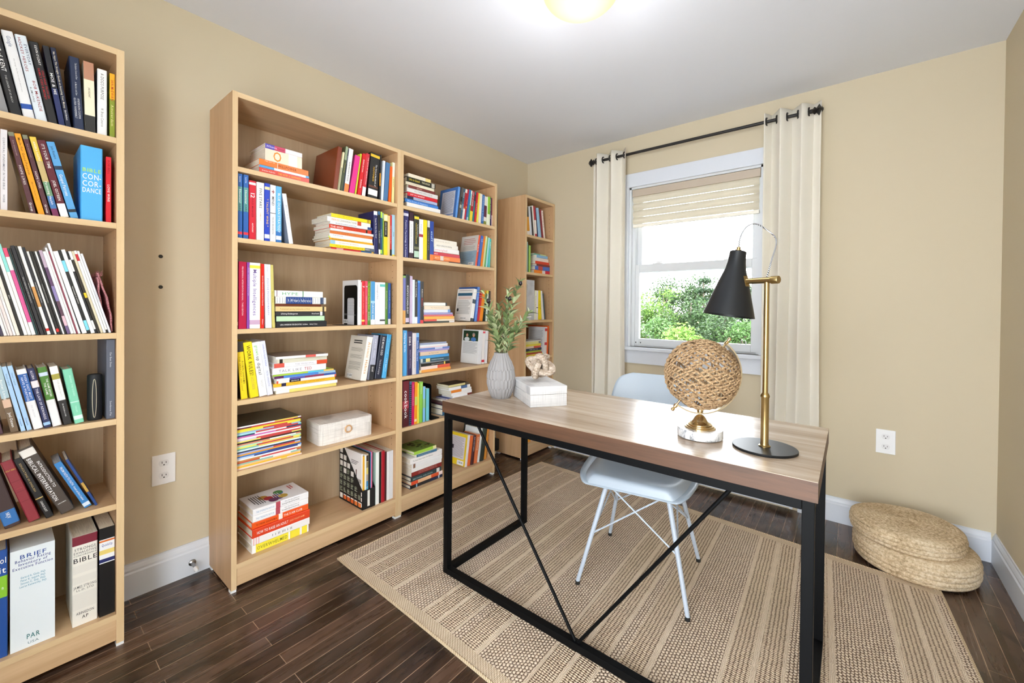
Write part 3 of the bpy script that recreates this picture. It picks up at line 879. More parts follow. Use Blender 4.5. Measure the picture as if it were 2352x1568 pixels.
  (0.2653, -0.4399, 0.1126, 0.0586, 0.2926, 0, 0.2, 'e9e5dc', 'thick white-jacketed bible concordance, jacket torn', [('STRONGS', '555555', 0.127, 0.163, -0.85, 0.5), ('EXHAUSTIVE', '555555', 0.168, 0.199, -0.9, 0.5), ('CONCORDANCE', '555555', 0.204, 0.226, -0.9, 0.5), ('BIBLE', '1b1b1e', 0.235, 0.298, -0.95, 0.5), ('JAMES STRONG', '555555', 0.55, 0.586, -0.9, 0.5), ('LL.D. STD', '555555', 0.591, 0.617, -0.7, 0.5), ('ABINGDON', '444444', 0.847, 0.883, -0.7, 0.5), ('AP', '333333', 0.892, 0.937, -0.25, 0.5)], [(0, 0.1, '7a2436'), (0.325, 0.415, 'e2ded6'), (0.451, 0.532, 'e2ded6'), (0.64, 0.82, 'e2ded6')], {'hc': 1}),
  (0.2687, -0.3777, 0.1126, 0.0378, 0.2978, 0, 0.24, '1a1a1c', 'black ring binder with white label', [('QuickUp', '2a3fa0', 0.17, 0.22, -0.7, 0.5)], [(0.13, 0.4, 'eef0f4'), (0.14, 0.16, 'e07a3a'), (0.35, 0.39, '28306a'), (0.25, 0.3, 'e8d27a')], {'binder': 1}),
 ]),
 ('S', 'B', 1, 'left', [
  (0.2598, 0.1315, 1.8376, 0.0209, 0.1546, 0, 0.17, 'efe6ea', 'purple, red and white hardback', [('Affluenza', 'd8d0f0', 0.03, 0.3, 0.5, 0.5), ('Anonymous', '8a2038', 0.32, 0.5, 0.4, 0.5)], [(0, 0.24, '5a4fb0'), (0.24, 0.53, 'c84a68')], {'hc': 1, 'side': '2a2338'}),
  (0.2593, 0.1316, 1.7865, 0.0509, 0.1546, 0.4, 0.16, 'f2dcc6', 'thick cream book with orange circle', [('O', 'e08a2a', 0.2, 0.42, 1, 0.5)], [(0.62, 0.86, 'f4f0ea')], {}),
  (0.2611, 0.1075, 1.7617, 0.0245, 0.208, 0.8, 0.17, 'e8761e', 'orange paperback', [('WILLPOWER', '7a2f10', 0.36, 0.74, 0.6, 0.5), ('THE ART OF', 'f6d8c0', 0.1, 0.3, 0.22, 0.8)], [(0.35, 0.36, 'f6d8c0')], {}),
  (0.2591, 0.1092, 1.7512, 0.0102, 0.2083, 0, 0.17, 'eef2f6', 'thin white and blue paperback', [], [(0, 0.28, '4f9fd8'), (0.93, 1, '4f9fd8')], {}),
  (0.2571, 0.1092, 1.7301, 0.0207, 0.2102, 0, 0.17, 'dd4a38', 'red paperback with yellow lettering', [('Gretchen Anderson', 'f2f2f2', 0.05, 0.3, 0.3, 0.5), ('THE NOW of HAPPINESS', 'f4c030', 0.36, 0.82, 0.5, 0.5)], [], {}),
  (0.2563, 0.1093, 1.7231, 0.0067, 0.2103, 0.4, 0.17, 'f0efe8', 'white paperback at the base', [('NARROWS', '999999', 0.1, 0.4, 0.3, 0.5)], [], {}),
 ]),
 ('U', 'B', 1, 'right', [
  (0.2662, 0.4299, 1.7261, 0.0217, 0.2162, 0.1158, 0.22, '7e3618', 'wide brown leather album', [], [], {'leather': 1, 'hc': 1}),
  (0.2674, 0.4539, 1.7248, 0.0089, 0.1967, 0.1298, 0.13, 'e9e2b8', 'slim cream book with dark foot pattern', [], [(0.4, 1, 'a9a888')], {}),
  (0.2687, 0.4645, 1.7252, 0.012, 0.2286, 0.1307, 0.151, '4a5238', 'dark olive book', [('WHITE PINE', 'b8a860', 0.3, 0.65, 0.4, 0.5)], [(0, 0.3, '98a88a')], {}),
  (0.2659, 0.4779, 1.7243, 0.0058, 0.2195, 0.1292, 0.145, '2b3242', 'thin patterned navy book', [('FRAGILE THINGS', 'a8b4c8', 0.1, 0.4, 0.5, 0.5)], [], {}),
  (0.2653, 0.4857, 1.7263, 0.0223, 0.2247, 0.1236, 0.148, 'eceeee', 'white paperback with orange foot', [('NORWEGIAN WOOD', '444444', 0.3, 0.74, 0.42, 0.5)], [(0.8, 1, 'e88a4a')], {}),
  (0.2702, 0.5107, 1.728, 0.0269, 0.1993, 0.1661, 0.132, 'e83490', 'bright pink book', [], [], {'side': '9a2460'}),
  (0.2669, 0.5421, 1.7248, 0.0082, 0.2164, 0.1448, 0.143, 'cfd83a', 'thin lime book', [], [], {}),
  (0.2708, 0.5558, 1.7261, 0.0182, 0.2196, 0.1377, 0.145, 'd8222a', 'red paperback with white lettering', [('BRENE BROWN', 'f2f2f2', 0.14, 0.44, 0.4, 0.5), ('RISING', 'f2f2f2', 0.62, 0.82, 0.45, 0.5)], [], {}),
  (0.2704, 0.5789, 1.7258, 0.0192, 0.2264, 0.117, 0.149, 'd03440', 'red paperback with white foot', [('THE GIFTS OF IMPERFECTION', 'f2f2f2', 0.05, 0.75, 0.3, 0.72)], [(0.78, 1, 'efefef')], {}),
  (0.2673, 0.6167, 1.7274, 0.0543, 0.2385, 0.0707, 0.19, '232323', 'very thick black handbook', [('The Oxford Handbook of', 'f0f0f0', 0.24, 0.72, 0.2, 0.66), ('HAPPINESS', 'e8b830', 0.3, 0.62, 0.2, 0.42)], [(0.03, 0.09, 'e8c030'), (0.72, 0.76, '6a4030'), (0.8, 0.93, 'efefef')], {'hc': 1}),
  (0.2678, 0.681, 1.7238, 0.0066, 0.2418, 0.0302, 0.16, '26262c', 'thin black book with orange block', [], [(0.4, 0.68, 'f0a028')], {}),
  (0.2681, 0.6941, 1.7243, 0.0123, 0.2164, 0.0582, 0.143, 'dfe6f0', 'slim white-blue book', [], [], {}),
  (0.2689, 0.7083, 1.7254, 0.0239, 0.2123, 0.0766, 0.14, '4f7aa8', 'steel blue book', [], [], {}),
  (0.2686, 0.7393, 1.7243, 0.0156, 0.198, 0.0425, 0.131, 'ea6418', 'plain orange book', [], [], {}),
  (0.2684, 0.7599, 1.7239, 0.0145, 0.2234, 0.0199, 0.147, 'efe4a0', 'slim cream and yellow book', [('SECOND BOOK', '555555', 0.4, 0.6, 0.4, 0.5)], [(0, 0.35, 'f2efe4')], {}),
 ]),
 ('U', 'B', 2, 'left', [
  (0.2757, 0.0237, 1.4376, 0.0169, 0.2614, 0, 0.173, '2f62ac', 'blue guide with teal panel', [('Levine', 'd8e4f0', 0.04, 0.13, 0.4, 0.5), ('Educational', 'f2f2f2', 0.24, 0.45, 0.5, 0.5), ('CARE', '3a4a5a', 0.47, 0.58, 0.5, 0.5)], [(0.2, 0.58, '5c9a98'), (0.9, 0.94, 'e83a48')], {'pg': 'f0f0f0'}),
  (0.2776, 0.0443, 1.4376, 0.0176, 0.2614, 0, 0.173, '2f62ac', 'blue guide with teal panel', [('Levine', 'd8e4f0', 0.04, 0.13, 0.4, 0.5), ('Educational', 'f2f2f2', 0.24, 0.45, 0.5, 0.5), ('CARE', '3a4a5a', 0.47, 0.58, 0.5, 0.5)], [(0.2, 0.58, '5c9a98'), (0.9, 0.94, 'e83a48')], {}),
  (0.275, 0.0657, 1.4376, 0.0258, 0.2436, 0, 0.161, 'd01e34', 'red hardback with big white numeral', [('12', 'f2f2f2', 0.19, 0.29, 0.75, 0.5), ('RULES MANAGER', '7a1020', 0.3, 0.62, 0.3, 0.5), ('ANTHONY', 'f2f2f2', 0.72, 0.88, 0.26, 0.5)], [(0.03, 0.07, 'f2f2f2')], {'hc': 1}),
  (0.2746, 0.0941, 1.4376, 0.0291, 0.2435, 0, 0.161, 'eeede8', 'white hardback with thin black capitals', [('FIVE STARS', '333333', 0.1, 0.44, 0.42, 0.5), ('CARMINE GALLO', 'c8a880', 0.52, 0.66, 0.24, 0.5)], [], {'hc': 1}),
  (0.2763, 0.1246, 1.4376, 0.0202, 0.2458, 0, 0.162, '2244c0', 'cobalt blue book with gold stars', [('* TALENT WINS *', 'f2c830', 0.27, 0.75, 0.5, 0.5)], [(0.06, 0.11, 'e8d8a0'), (0.88, 0.95, 'e0e8f8')], {'hc': 1}),
  (0.2734, 0.1468, 1.4376, 0.0223, 0.2443, 0, 0.161, 'e0e2e8', 'pale grey book with dark plus sign', [('+', '8a2020', 0.07, 0.16, 0.9, 0.5), ('MIND', '444444', 0.2, 0.36, 0.5, 0.5), ('FIELDS BRANDON', '666666', 0.56, 0.86, 0.28, 0.5)], [(0.49, 0.5, '333333')], {}),
  (0.2738, 0.1706, 1.4376, 0.0229, 0.2437, 0, 0.161, '62b4e4', 'light blue business hardback', [('BLUE OCEAN STRATEGY', 'f2f2f2', 0.12, 0.82, 0.5, 0.5)], [(0.8, 1, '2f70b8'), (0.88, 0.95, 'f2f2f2')], {'hc': 1}),
  (0.2779, 0.2238, 1.4376, 0.0176, 0.2176, -0.1386, 0.144, 'ecedf2', 'white hardback leaning at the row end', [('MAKE BELIEF IN SCHOOLS', '9aa4b8', 0.12, 0.8, 0.26, 0.5)], [], {'hc': 1, 'side': '8a92a4'}),
 ]),
 ('S', 'B', 2, 'mid', [
  (0.262, 0.4236, 1.5952, 0.0171, 0.2134, 0.4, 0.141, 'f4dc28', 'yellow paperback', [('TELL ME A STORY', 'd8a418', 0.15, 0.55, 0.4, 0.5)], [(0.9, 0.97, 'b89a20')], {}),
  (0.2591, 0.4054, 1.5721, 0.0228, 0.2339, 0.8, 0.154, 'f0eee8', 'white paperback with orange and grey capitals', [('FIERCE', 'e07a48', 0.09, 0.25, 0.5, 0.5), ('CONVERSATIONS', '777777', 0.26, 0.66, 0.5, 0.5)], [(0.68, 0.77, 'c85030')], {}),
  (0.2689, 0.415, 1.5587, 0.013, 0.224, -0.8, 0.148, 'e6e8ec', 'thin white book with blue end', [('MULTIPLE INTELLIGENCES and EDUCATION', '444455', 0.12, 0.6, 0.4, 0.5)], [(0.88, 1, '274a86')], {}),
  (0.2592, 0.4147, 1.5407, 0.0177, 0.2296, 0.8, 0.152, 'd8452c', 'red paperback with white capitals', [('THE EDGE', 'f2f2f2', 0.03, 0.32, 0.6, 0.5), ('a guide for leaders', '8a2010', 0.36, 0.8, 0.3, 0.5)], [(0.86, 0.9, '2a2a20')], {}),
  (0.2649, 0.4185, 1.5289, 0.0115, 0.2336, 0.4, 0.154, 'eeece8', 'thin white paperback', [('the school leadership story', '888888', 0.3, 0.8, 0.4, 0.5)], [], {}),
  (0.2596, 0.4189, 1.514, 0.0146, 0.2311, 0, 0.153, 'd87a3c', 'terracotta paperback', [('Ten Traits of a Leader', 'b85a28', 0.05, 0.7, 0.4, 0.5)], [], {}),
  (0.2637, 0.4142, 1.5008, 0.0129, 0.2337, 0.8, 0.154, 'efeef0', 'white paperback with thin grey title', [('THE BOOK', '888888', 0.07, 0.3, 0.45, 0.5)], [], {}),
  (0.2651, 0.4086, 1.4932, 0.0073, 0.24, 0.8, 0.158, 'eff0e0', 'white book with lime edge', [], [(0, 0.04, 'c4e060')], {}),
  (0.2664, 0.4123, 1.483, 0.0098, 0.2368, 0.8, 0.156, 'e6a828', 'gold paperback with black lettering', [('BOUNDARIES and ASSERTIVENESS', '1b1b1e', 0.05, 0.56, 0.45, 0.5)], [], {}),
  (0.2649, 0.4188, 1.4637, 0.019, 0.237, 0, 0.156, 'f2f0ea', 'white paperback with blue patch', [('TEACHING WITH THE STRENGTHS', 'b08a20', 0.18, 0.62, 0.35, 0.5)], [(0, 0.1, '9cc4dc')], {}),
  (0.2686, 0.4134, 1.4486, 0.0148, 0.2416, 0, 0.159, 'eed428', 'yellow paperback with grey end', [('CAGE-BUSTING LEADERSHIP', '8a7a20', 0.12, 0.74, 0.5, 0.5), ('HESS', 'f2f2f2', 0.78, 0.88, 0.45, 0.5)], [(0.77, 1, '5a6474')], {}),
  (0.2653, 0.4208, 1.4371, 0.0112, 0.2356, 0.8, 0.156, 'd02a3a', 'red and blue thin workbook', [], [(0.12, 0.27, 'e8a0a8'), (0.68, 0.94, '2a64a0'), (0.94, 1, 'e0b860')], {}),
 ]),
 ('U', 'B', 2, 'right', [
  (0.2688, 0.6555, 1.4376, 0.0223, 0.2252, -0.0224, 0.149, '20245a', 'navy book with white head emblem', [('Cause No How Due Good', 'f2f2f2', 0.16, 0.62, 0.4, 0.5)], [(0, 0.09, 'dfe2ee')], {'hc': 1}),
  (0.2706, 0.6798, 1.4376, 0.0103, 0.2276, -0.0236, 0.15, '2a2c30', 'dark book with blue head and white foot', [('A FIERCE WAY', 'f2f2f2', 0.45, 0.74, 0.5, 0.5)], [(0, 0.08, '3f74a4'), (0.88, 1, 'f2f2f2')], {}),
  (0.2681, 0.6912, 1.4376, 0.0102, 0.2281, 0, 0.151, '24507a', 'blue book with lime blocks', [('and the Mind', 'cfe0ee', 0.2, 0.8, 0.4, 0.5)], [(0, 0.14, 'b8e04a'), (0.88, 0.97, 'b8e04a')], {}),
  (0.2681, 0.7025, 1.4376, 0.0069, 0.2244, 0, 0.148, '4f8a52', 'thin green book', [], [(0, 0.14, '9ab8b0')], {}),
  (0.2715, 0.7107, 1.4376, 0.0216, 0.2199, 0, 0.145, 'efd82c', 'yellow book with black centre', [('LEAD FROM YOUR', 'f2f2f2', 0.2, 0.5, 0.3, 0.5)], [(0.17, 0.55, '26261e'), (0.02, 0.16, 'f0ecc0')], {}),
  (0.2721, 0.7336, 1.4376, 0.0138, 0.2157, 0, 0.142, 'e8c886', 'plain tan book', [], [], {}),
  (0.2686, 0.7487, 1.4376, 0.0123, 0.2205, 0, 0.146, 'cc3038', 'red book with black foot', [('ONE SCHOOL FOR ALL', 'f0c0c0', 0.2, 0.75, 0.4, 0.5)], [(0.84, 1, '1b1b1e')], {}),
  (0.2717, 0.7624, 1.4376, 0.0157, 0.2247, 0, 0.148, 'a8d4ee', 'pale blue book with yellow foot', [('FINI', '6a7a8a', 0.38, 0.55, 0.5, 0.5)], [(0.96, 1, 'e8d83a')], {}),
 ]),
 ('U', 'B', 3, 'left', [
  (0.2756, 0.0203, 1.0676, 0.0053, 0.2845, 0, 0.188, '243048', 'thin dark navy book', [], [(0.9, 0.95, 'f2f2f2')], {}),
  (0.2799, 0.0267, 1.0676, 0.0284, 0.2744, 0, 0.2, 'b01440', 'wide crimson manual', [('PRE-REFERRAL INTERVENTION MANUAL - THIRD EDITION', 'f0d0d8', 0.07, 0.8, 0.22, 0.5)], [], {}),
  (0.2808, 0.0566, 1.0676, 0.0096, 0.2736, 0, 0.181, '8a48a4', 'purple book', [('STAGE 1 INTERVENTION IN ACTION', 'e0c8ea', 0.08, 0.5, 0.4, 0.5)], [], {}),
  (0.2791, 0.067, 1.0676, 0.0394, 0.2739, 0, 0.2, 'f0f0f2', 'very wide white book with purple title', [('Multiple Intelligences', '6a4aa0', 0.1, 0.8, 0.42, 0.5)], [(0.04, 0.085, 'f0e04a'), (0.87, 0.94, 'c8a8c4')], {}),
  (0.2758, 0.1075, 1.0676, 0.0031, 0.2739, 0, 0.181, 'e8731c', 'thin orange book', [], [], {}),
  (0.278, 0.1114, 1.0676, 0.011, 0.272, 0, 0.18, 'd82420', 'red book with white script', [('Special Education in Ontario Schools', 'f2f2f2', 0.05, 0.78, 0.4, 0.5), ('Weber', 'f2f2f2', 0.85, 0.95, 0.4, 0.5)], [], {}),
  (0.2789, 0.1289, 1.0676, 0.0233, 0.2718, -0.022, 0.179, 'e9ebf4', 'white book with spaced purple capitals', [('POSITIVE PSYCHOTHERAPY', '7a7ab0', 0.22, 0.8, 0.36, 0.5), ('Rashid Seligman', '9a9ac0', 0.04, 0.12, 0.26, 0.5)], [], {}),
  (0.2766, 0.1554, 1.0676, 0.0117, 0.2705, -0.033, 0.178, 'cfc472', 'plain khaki yellow book', [('ENTER SERIES', '8a8030', 0.42, 0.6, 0.4, 0.5)], [], {}),
 ]),
 ('S', 'B', 3, 'mid', [
  (0.2679, 0.167, 1.2035, 0.0271, 0.2156, 0.8, 0.142, 'f2f2f2', 'white hardback with thin green capitals', [('HYPE', '6aa87a', 0.13, 0.48, 0.6, 0.5)], [(0.56, 0.58, '4a8a5a'), (0.04, 0.055, '8a6a7a')], {'hc': 1}),
  (0.2725, 0.1702, 1.1722, 0.0309, 0.2228, -0.8, 0.147, 'ecebe6', 'white reference book with blue panel', [("A Writer's Reference", 'f2f2f2', 0.22, 0.69, 0.5, 0.5)], [(0.19, 0.71, '23468e'), (0.88, 0.95, '3a4a6a')], {'hc': 1, 'spiral': 1}),
  (0.267, 0.1707, 1.1605, 0.0114, 0.2026, 0, 0.134, '6a3420', 'thin brown leather notebook', [], [], {}),
  (0.2755, 0.1695, 1.1384, 0.0218, 0.2256, 0.8, 0.149, 'e6c890', 'tan paperback', [('Professional Learning Communities at Work', 'a07a40', 0.08, 0.66, 0.42, 0.5)], [(0.92, 0.96, '4a4030')], {}),
  (0.2704, 0.1708, 1.1188, 0.0193, 0.2183, 0, 0.144, '303034', 'charcoal hardback with white lettering', [('Lifelong Kindergarten', 'f2f2f2', 0.1, 0.43, 0.45, 0.5), ('Mitchel Resnick', 'f2f2f2', 0.72, 0.88, 0.4, 0.5)], [(0.9, 0.95, 'e8e8e8')], {'hc': 1}),
  (0.2668, 0.175, 1.0932, 0.0253, 0.215, 0, 0.142, 'bfe0b8', 'pale green book in dark slipcase', [], [], {'hc': 1, 'frame': 1}),
  (0.2748, 0.1726, 1.0671, 0.0258, 0.2243, 0, 0.148, '232428', 'black legal handbook at the base', [('LEGAL HANDBOOK FOR EDUCATORS', 'f2f2f2', 0.07, 0.48, 0.36, 0.5), ('5th Edition', 'f2f2f2', 0.5, 0.6, 0.3, 0.5), ('Anthony F. Brown', 'f2f2f2', 0.64, 0.8, 0.32, 0.5)], [], {'hc': 1}),
 ]),
 ('U', 'B', 3, 'right', [
  (0.2617, 0.5674, 1.0676, 0.0159, 0.2306, 0, 0.152, 'eeecee', 'white book beside the black bookend', [('THE POWER OF DIVIDE', 'c89aa8', 0.2, 0.6, 0.4, 0.5)], [], {'side': 'd9d8dc', 'cov': 'lines'}),
  (0.2604, 0.5851, 1.0676, 0.0038, 0.2198, 0, 0.145, 'dcd6cc', 'thin white book', [], [], {}),
  (0.2597, 0.5898, 1.0676, 0.0169, 0.2261, 0, 0.149, 'd8303a', 'red paperback with white numeral', [('7', 'f2f2f2', 0.1, 0.15, 0.8, 0.5), ('HABITS OF HAPPY KIDS', 'f0a090', 0.2, 0.8, 0.35, 0.5)], [(0.88, 0.92, 'f0d060')], {}),
  (0.2622, 0.6083, 1.0676, 0.0128, 0.2271, 0, 0.15, 'e0506a', 'pink-red paperback with white numeral', [('7', 'f2f2f2', 0.1, 0.15, 0.8, 0.5), ('HABITS OF CHILDREN', 'f8c8d0', 0.2, 0.85, 0.35, 0.5)], [], {}),
  (0.2601, 0.6229, 1.0676, 0.0151, 0.2266, 0, 0.15, '5c8e34', 'green paperback with yellow lettering', [('The 1 Important Teaching Word', 'f0e040', 0.04, 0.64, 0.5, 0.5), ('ERIC JENSEN', 'f2f2f2', 0.7, 0.9, 0.4, 0.5)], [], {}),
  (0.2638, 0.6396, 1.0676, 0.0232, 0.2275, 0, 0.15, '4f9ad0', 'white and blue book', [('PURPOSE WIN', 'f2f2f2', 0.5, 0.88, 0.5, 0.5)], [(0.88, 1, 'f2f2f2'), (0.45, 0.5, 'a8d4f0')], {'side': 'c8d0d8'}),
  (0.264, 0.6643, 1.0676, 0.0287, 0.224, 0, 0.148, 'eceaf0', 'white book with grey handwriting title', [('In the Strengths of Words', '888898', 0.06, 0.4, 0.36, 0.5)], [], {}),
  (0.2601, 0.6944, 1.0676, 0.033, 0.2251, 0, 0.149, 'e9e9ee', 'white book with teal dot', [], [(0.045, 0.105, '6ac8c0'), (0.88, 0.92, '444444')], {}),
  (0.2607, 0.7293, 1.0676, 0.0147, 0.224, 0, 0.148, '5a8838', 'green book with cream lettering', [('Rousseau Psychology', 'd8e0c0', 0.08, 0.75, 0.4, 0.5)], [], {}),
  (0.2638, 0.7452, 1.0676, 0.0152, 0.2228, 0, 0.147, '2c569c', 'blue book with white foot', [('FAITH AND STRENGTHS', 'b8c8e8', 0.1, 0.8, 0.4, 0.5)], [(0.87, 1, 'e8e8e8')], {}),
 ]),
 ('U', 'B', 4, 'left', [
  (0.2689, 0.0407, 0.7766, 0.0245, 0.2389, -0.0788, 0.158, 'f0d020', 'yellow hardback with dark photo head', [('ROBIN SHARMA', '4a4a20', 0.34, 0.74, 0.32, 0.66), ('THE GREATEST SERVANT', '8a7a20', 0.26, 0.86, 0.28, 0.28)], [(0, 0.18, '3a3432')], {'hc': 1, 'side': '2a2420'}),
  (0.2698, 0.0752, 0.7766, 0.0317, 0.2343, -0.1195, 0.155, 'f0d61c', 'yellow hardback with bold black title', [('WORK RULES!', '1a1a1a', 0.06, 0.6, 0.55, 0.5), ('LASZLO BOCK', 'b0a060', 0.62, 0.86, 0.4, 0.5)], [], {'hc': 1}),
  (0.2671, 0.1107, 0.7766, 0.0306, 0.2328, -0.1337, 0.154, 'f0f0f0', 'white hardback with green and black title', [('grown', '6ab83a', 0.06, 0.24, 0.5, 0.5), ('up digital', '2a2a2a', 0.26, 0.6, 0.5, 0.5), ('TAPSCOTT', 'aaaaaa', 0.7, 0.84, 0.3, 0.5)], [], {'hc': 1}),
  (0.2658, 0.1434, 0.7766, 0.0216, 0.2365, -0.1403, 0.156, 'dcdff0', 'lilac white hardback', [('LIVING IN A GLASS WORLD', '6a78b8', 0.06, 0.46, 0.34, 0.5), ('PETER ANSAN PhD', '8a90b0', 0.55, 0.84, 0.32, 0.5)], [], {'hc': 1}),
 ]),
 ('S', 'B', 4, 'mid', [
  (0.2612, 0.1769, 0.9274, 0.0113, 0.2269, -4, 0.2, 'eceae8', 'white magazine with red label', [], [(0.55, 0.75, 'd8625a')], {'side': '8f8078'}),
  (0.2606, 0.1829, 0.909, 0.0181, 0.2249, 0.8, 0.19, 'd9d6c2', 'beige spiral book with black band', [], [(0.04, 0.1, '2a2a26')], {}),
  (0.2589, 0.1704, 0.8897, 0.0189, 0.2363, -0.8, 0.156, 'ecebee', 'white hardback with two red ends', [('THE PRINCIPAL', 'b0aab8', 0.37, 0.74, 0.5, 0.5)], [(0, 0.18, 'd85a4c'), (0.79, 1, 'd8502e')], {'hc': 1}),
  (0.2601, 0.1646, 0.8606, 0.0288, 0.2386, 0.4, 0.157, 'f3f0f2', 'white hardback with grey and red title', [('TALK LIKE', '8a8a98', 0.1, 0.52, 0.5, 0.5), ('TED', 'a83038', 0.57, 0.71, 0.6, 0.5)], [], {'hc': 1}),
  (0.2576, 0.1662, 0.8528, 0.0075, 0.2741, -0.8, 0.18, 'a8cc4a', 'lime, cyan and orange paperback', [], [(0.55, 0.82, '5ac0e4'), (0.82, 1, 'eac060')], {}),
  (0.2608, 0.1706, 0.8423, 0.0102, 0.278, 0, 0.18, '4f86d0', 'blue paperback with plum end', [], [(0, 0.14, '5a2a5a'), (0.7, 1, '94b4d0')], {}),
  (0.2659, 0.1788, 0.8328, 0.0092, 0.2708, 0.4, 0.18, 'e6eaf0', 'white and violet paperback', [], [(0.2, 0.45, '5a58a8'), (0.45, 0.78, '8a3a5a'), (0.78, 1, '3a58a0')], {}),
  (0.2616, 0.1791, 0.8206, 0.0119, 0.2716, -0.8, 0.18, 'eee9e6', 'white paperback with black label', [('EDUTRAVEL', 'f2f2f2', 0.23, 0.36, 0.5, 0.5)], [(0.2, 0.38, '1f1c20'), (0, 0.03, 'd86048'), (0.97, 1, 'd86048')], {}),
  (0.2563, 0.1685, 0.8055, 0.0148, 0.2812, 0, 0.18, 'eeb832', 'amber paperback with navy label', [('Culture Changes Systems and Values', '8a6a10', 0.25, 0.85, 0.35, 0.5)], [(0.12, 0.19, '28284a')], {}),
  (0.2644, 0.1671, 0.791, 0.0142, 0.2882, -0.8, 0.19, 'f0eff0', 'thin white and black magazine', [], [], {'mag': 1}),
  (0.2656, 0.1767, 0.7761, 0.0146, 0.2759, 0.4, 0.19, 'e6d87a', 'yellow and white magazine at the base', [], [(0, 0.2, 'f0f0ee')], {}),
 ]),
 ('U', 'B', 4, 'right', [
  (0.2623, 0.5844, 0.7821, 0.0329, 0.2286, 0.1694, 0.16, 'eeeae2', 'beige hardback with orange title, back cover showing', [('Atomic Habits', 'd89848', 0.12, 0.84, 0.5, 0.5)], [], {'hc': 1, 'side': 'd9d3c9', 'cov': 'habits'}),
  (0.2643, 0.6289, 0.7802, 0.0302, 0.2345, 0.1203, 0.155, 'a6a9bc', 'grey hardback', [('ADAM GRANT - ORIGINALS', 'e0e0ea', 0.08, 0.5, 0.34, 0.5), ('GRANT', 'f2f2f2', 0.7, 0.82, 0.4, 0.5)], [(0.66, 1, '2c2c30')], {'hc': 1}),
  (0.2642, 0.6656, 0.7823, 0.0368, 0.2314, 0.1568, 0.153, '23283a', 'navy black hardback with white capitals', [('SUE MONK KIDD', 'e8e8e8', 0.04, 0.46, 0.42, 0.5), ('The Book of Longings', 'c8c8d0', 0.56, 0.9, 0.32, 0.5)], [], {'hc': 1}),
  (0.2641, 0.7092, 0.7802, 0.0253, 0.2366, 0.144, 0.156, '4aa8e0', 'sky blue hardback', [('THE LAST FOUR', '9ad8f8', 0.1, 0.45, 0.4, 0.5), ('CRIS BALLY', 'd8f0ff', 0.55, 0.85, 0.4, 0.5)], [], {'hc': 1}),
 ]),
 ('S', 'B', 5, 'mag', [
  (0.272, 0.0218, 0.659, 0.0058, 0.2581, 0, 0.225, 'efe9ec', 'white magazine', [], [(0.570893, 0.948798, 'e8c860')], {'mag': 1, 'side': '4a4638'}),
  (0.272, 0.0218, 0.6529, 0.0058, 0.2612, 0, 0.225, '6a2a3c', 'wine red magazine', [], [(0.214503, 0.866406, 'c84a4a')], {'mag': 1}),
  (0.272, 0.0219, 0.6468, 0.0058, 0.2557, 0, 0.225, 'f0d83a', 'bright yellow magazine', [], [(0.65045, 0.778301, 'f0d83a')], {'mag': 1}),
  (0.272, 0.0219, 0.6407, 0.0058, 0.2579, 0, 0.225, 'eee45a', 'lemon magazine', [], [(0.390379, 0.775494, 'c84a4a')], {'mag': 1}),
  (0.272, 0.0219, 0.6346, 0.0058, 0.2551, 0, 0.225, '9fb4d4', 'grey blue magazine', [], [(0.565592, 0.852038, 'c84a4a')], {'mag': 1}),
  (0.272, 0.0219, 0.6286, 0.0058, 0.2596, 0, 0.225, 'a9e4ea', 'aqua magazine', [], [(0.279802, 0.949287, 'c84a4a')], {'mag': 1}),
  (0.272, 0.0219, 0.6225, 0.0058, 0.2604, 0, 0.225, '2f4668', 'navy magazine', [], [(0.26335, 0.750444, 'f2eef0')], {'mag': 1}),
  (0.272, 0.0219, 0.6164, 0.0058, 0.2576, 0, 0.225, 'cf6fb4', 'pink magazine', [], [(0.586797, 0.990032, 'c84a4a')], {'mag': 1}),
  (0.272, 0.022, 0.6103, 0.0058, 0.257, 0, 0.225, 'f2f0f2', 'white magazine', [], [(0.344653, 0.990369, 'f2f0f2')], {'mag': 1}),
  (0.272, 0.022, 0.6042, 0.0058, 0.2576, 0, 0.225, 'd4c8e0', 'lilac magazine', [], [(0.290834, 0.992139, 'c84a4a')], {'mag': 1}),
  (0.272, 0.022, 0.5982, 0.0058, 0.2597, 0, 0.225, 'ece07a', 'pale yellow magazine', [], [(0.349394, 0.840297, 'c84a4a')], {'mag': 1}),
  (0.272, 0.022, 0.5921, 0.0058, 0.2569, 0, 0.225, '3a2a26', 'black magazine', [], [(0.331906, 0.832964, '3a2a26')], {'mag': 1}),
  (0.272, 0.022, 0.586, 0.0058, 0.2552, 0, 0.225, 'd9907c', 'salmon magazine', [], [(0.497989, 0.926919, 'f2eef0')], {'mag': 1}),
  (0.272, 0.022, 0.5799, 0.0058, 0.2588, 0, 0.225, 'b8e0c4', 'mint magazine', [], [(0.377676, 0.826516, 'e8c860')], {'mag': 1}),
  (0.272, 0.0221, 0.5738, 0.0058, 0.259, 0, 0.225, 'f0ea6a', 'lemon magazine', [], [(0.292387, 0.868135, 'c84a4a')], {'mag': 1}),
  (0.272, 0.0221, 0.5678, 0.0058, 0.2558, 0, 0.225, '7fb8ac', 'sea green magazine', [], [(0.328091, 0.984753, 'e8c860')], {'mag': 1}),
  (0.272, 0.0221, 0.5617, 0.0058, 0.2594, 0, 0.225, 'dff2f6', 'icy white magazine', [], [(0.62244, 0.754517, 'dff2f6')], {'mag': 1}),
  (0.272, 0.0221, 0.5556, 0.0058, 0.2596, 0, 0.225, '2c3a56', 'navy magazine', [], [(0.388183, 0.960309, '2c3a56')], {'mag': 1}),
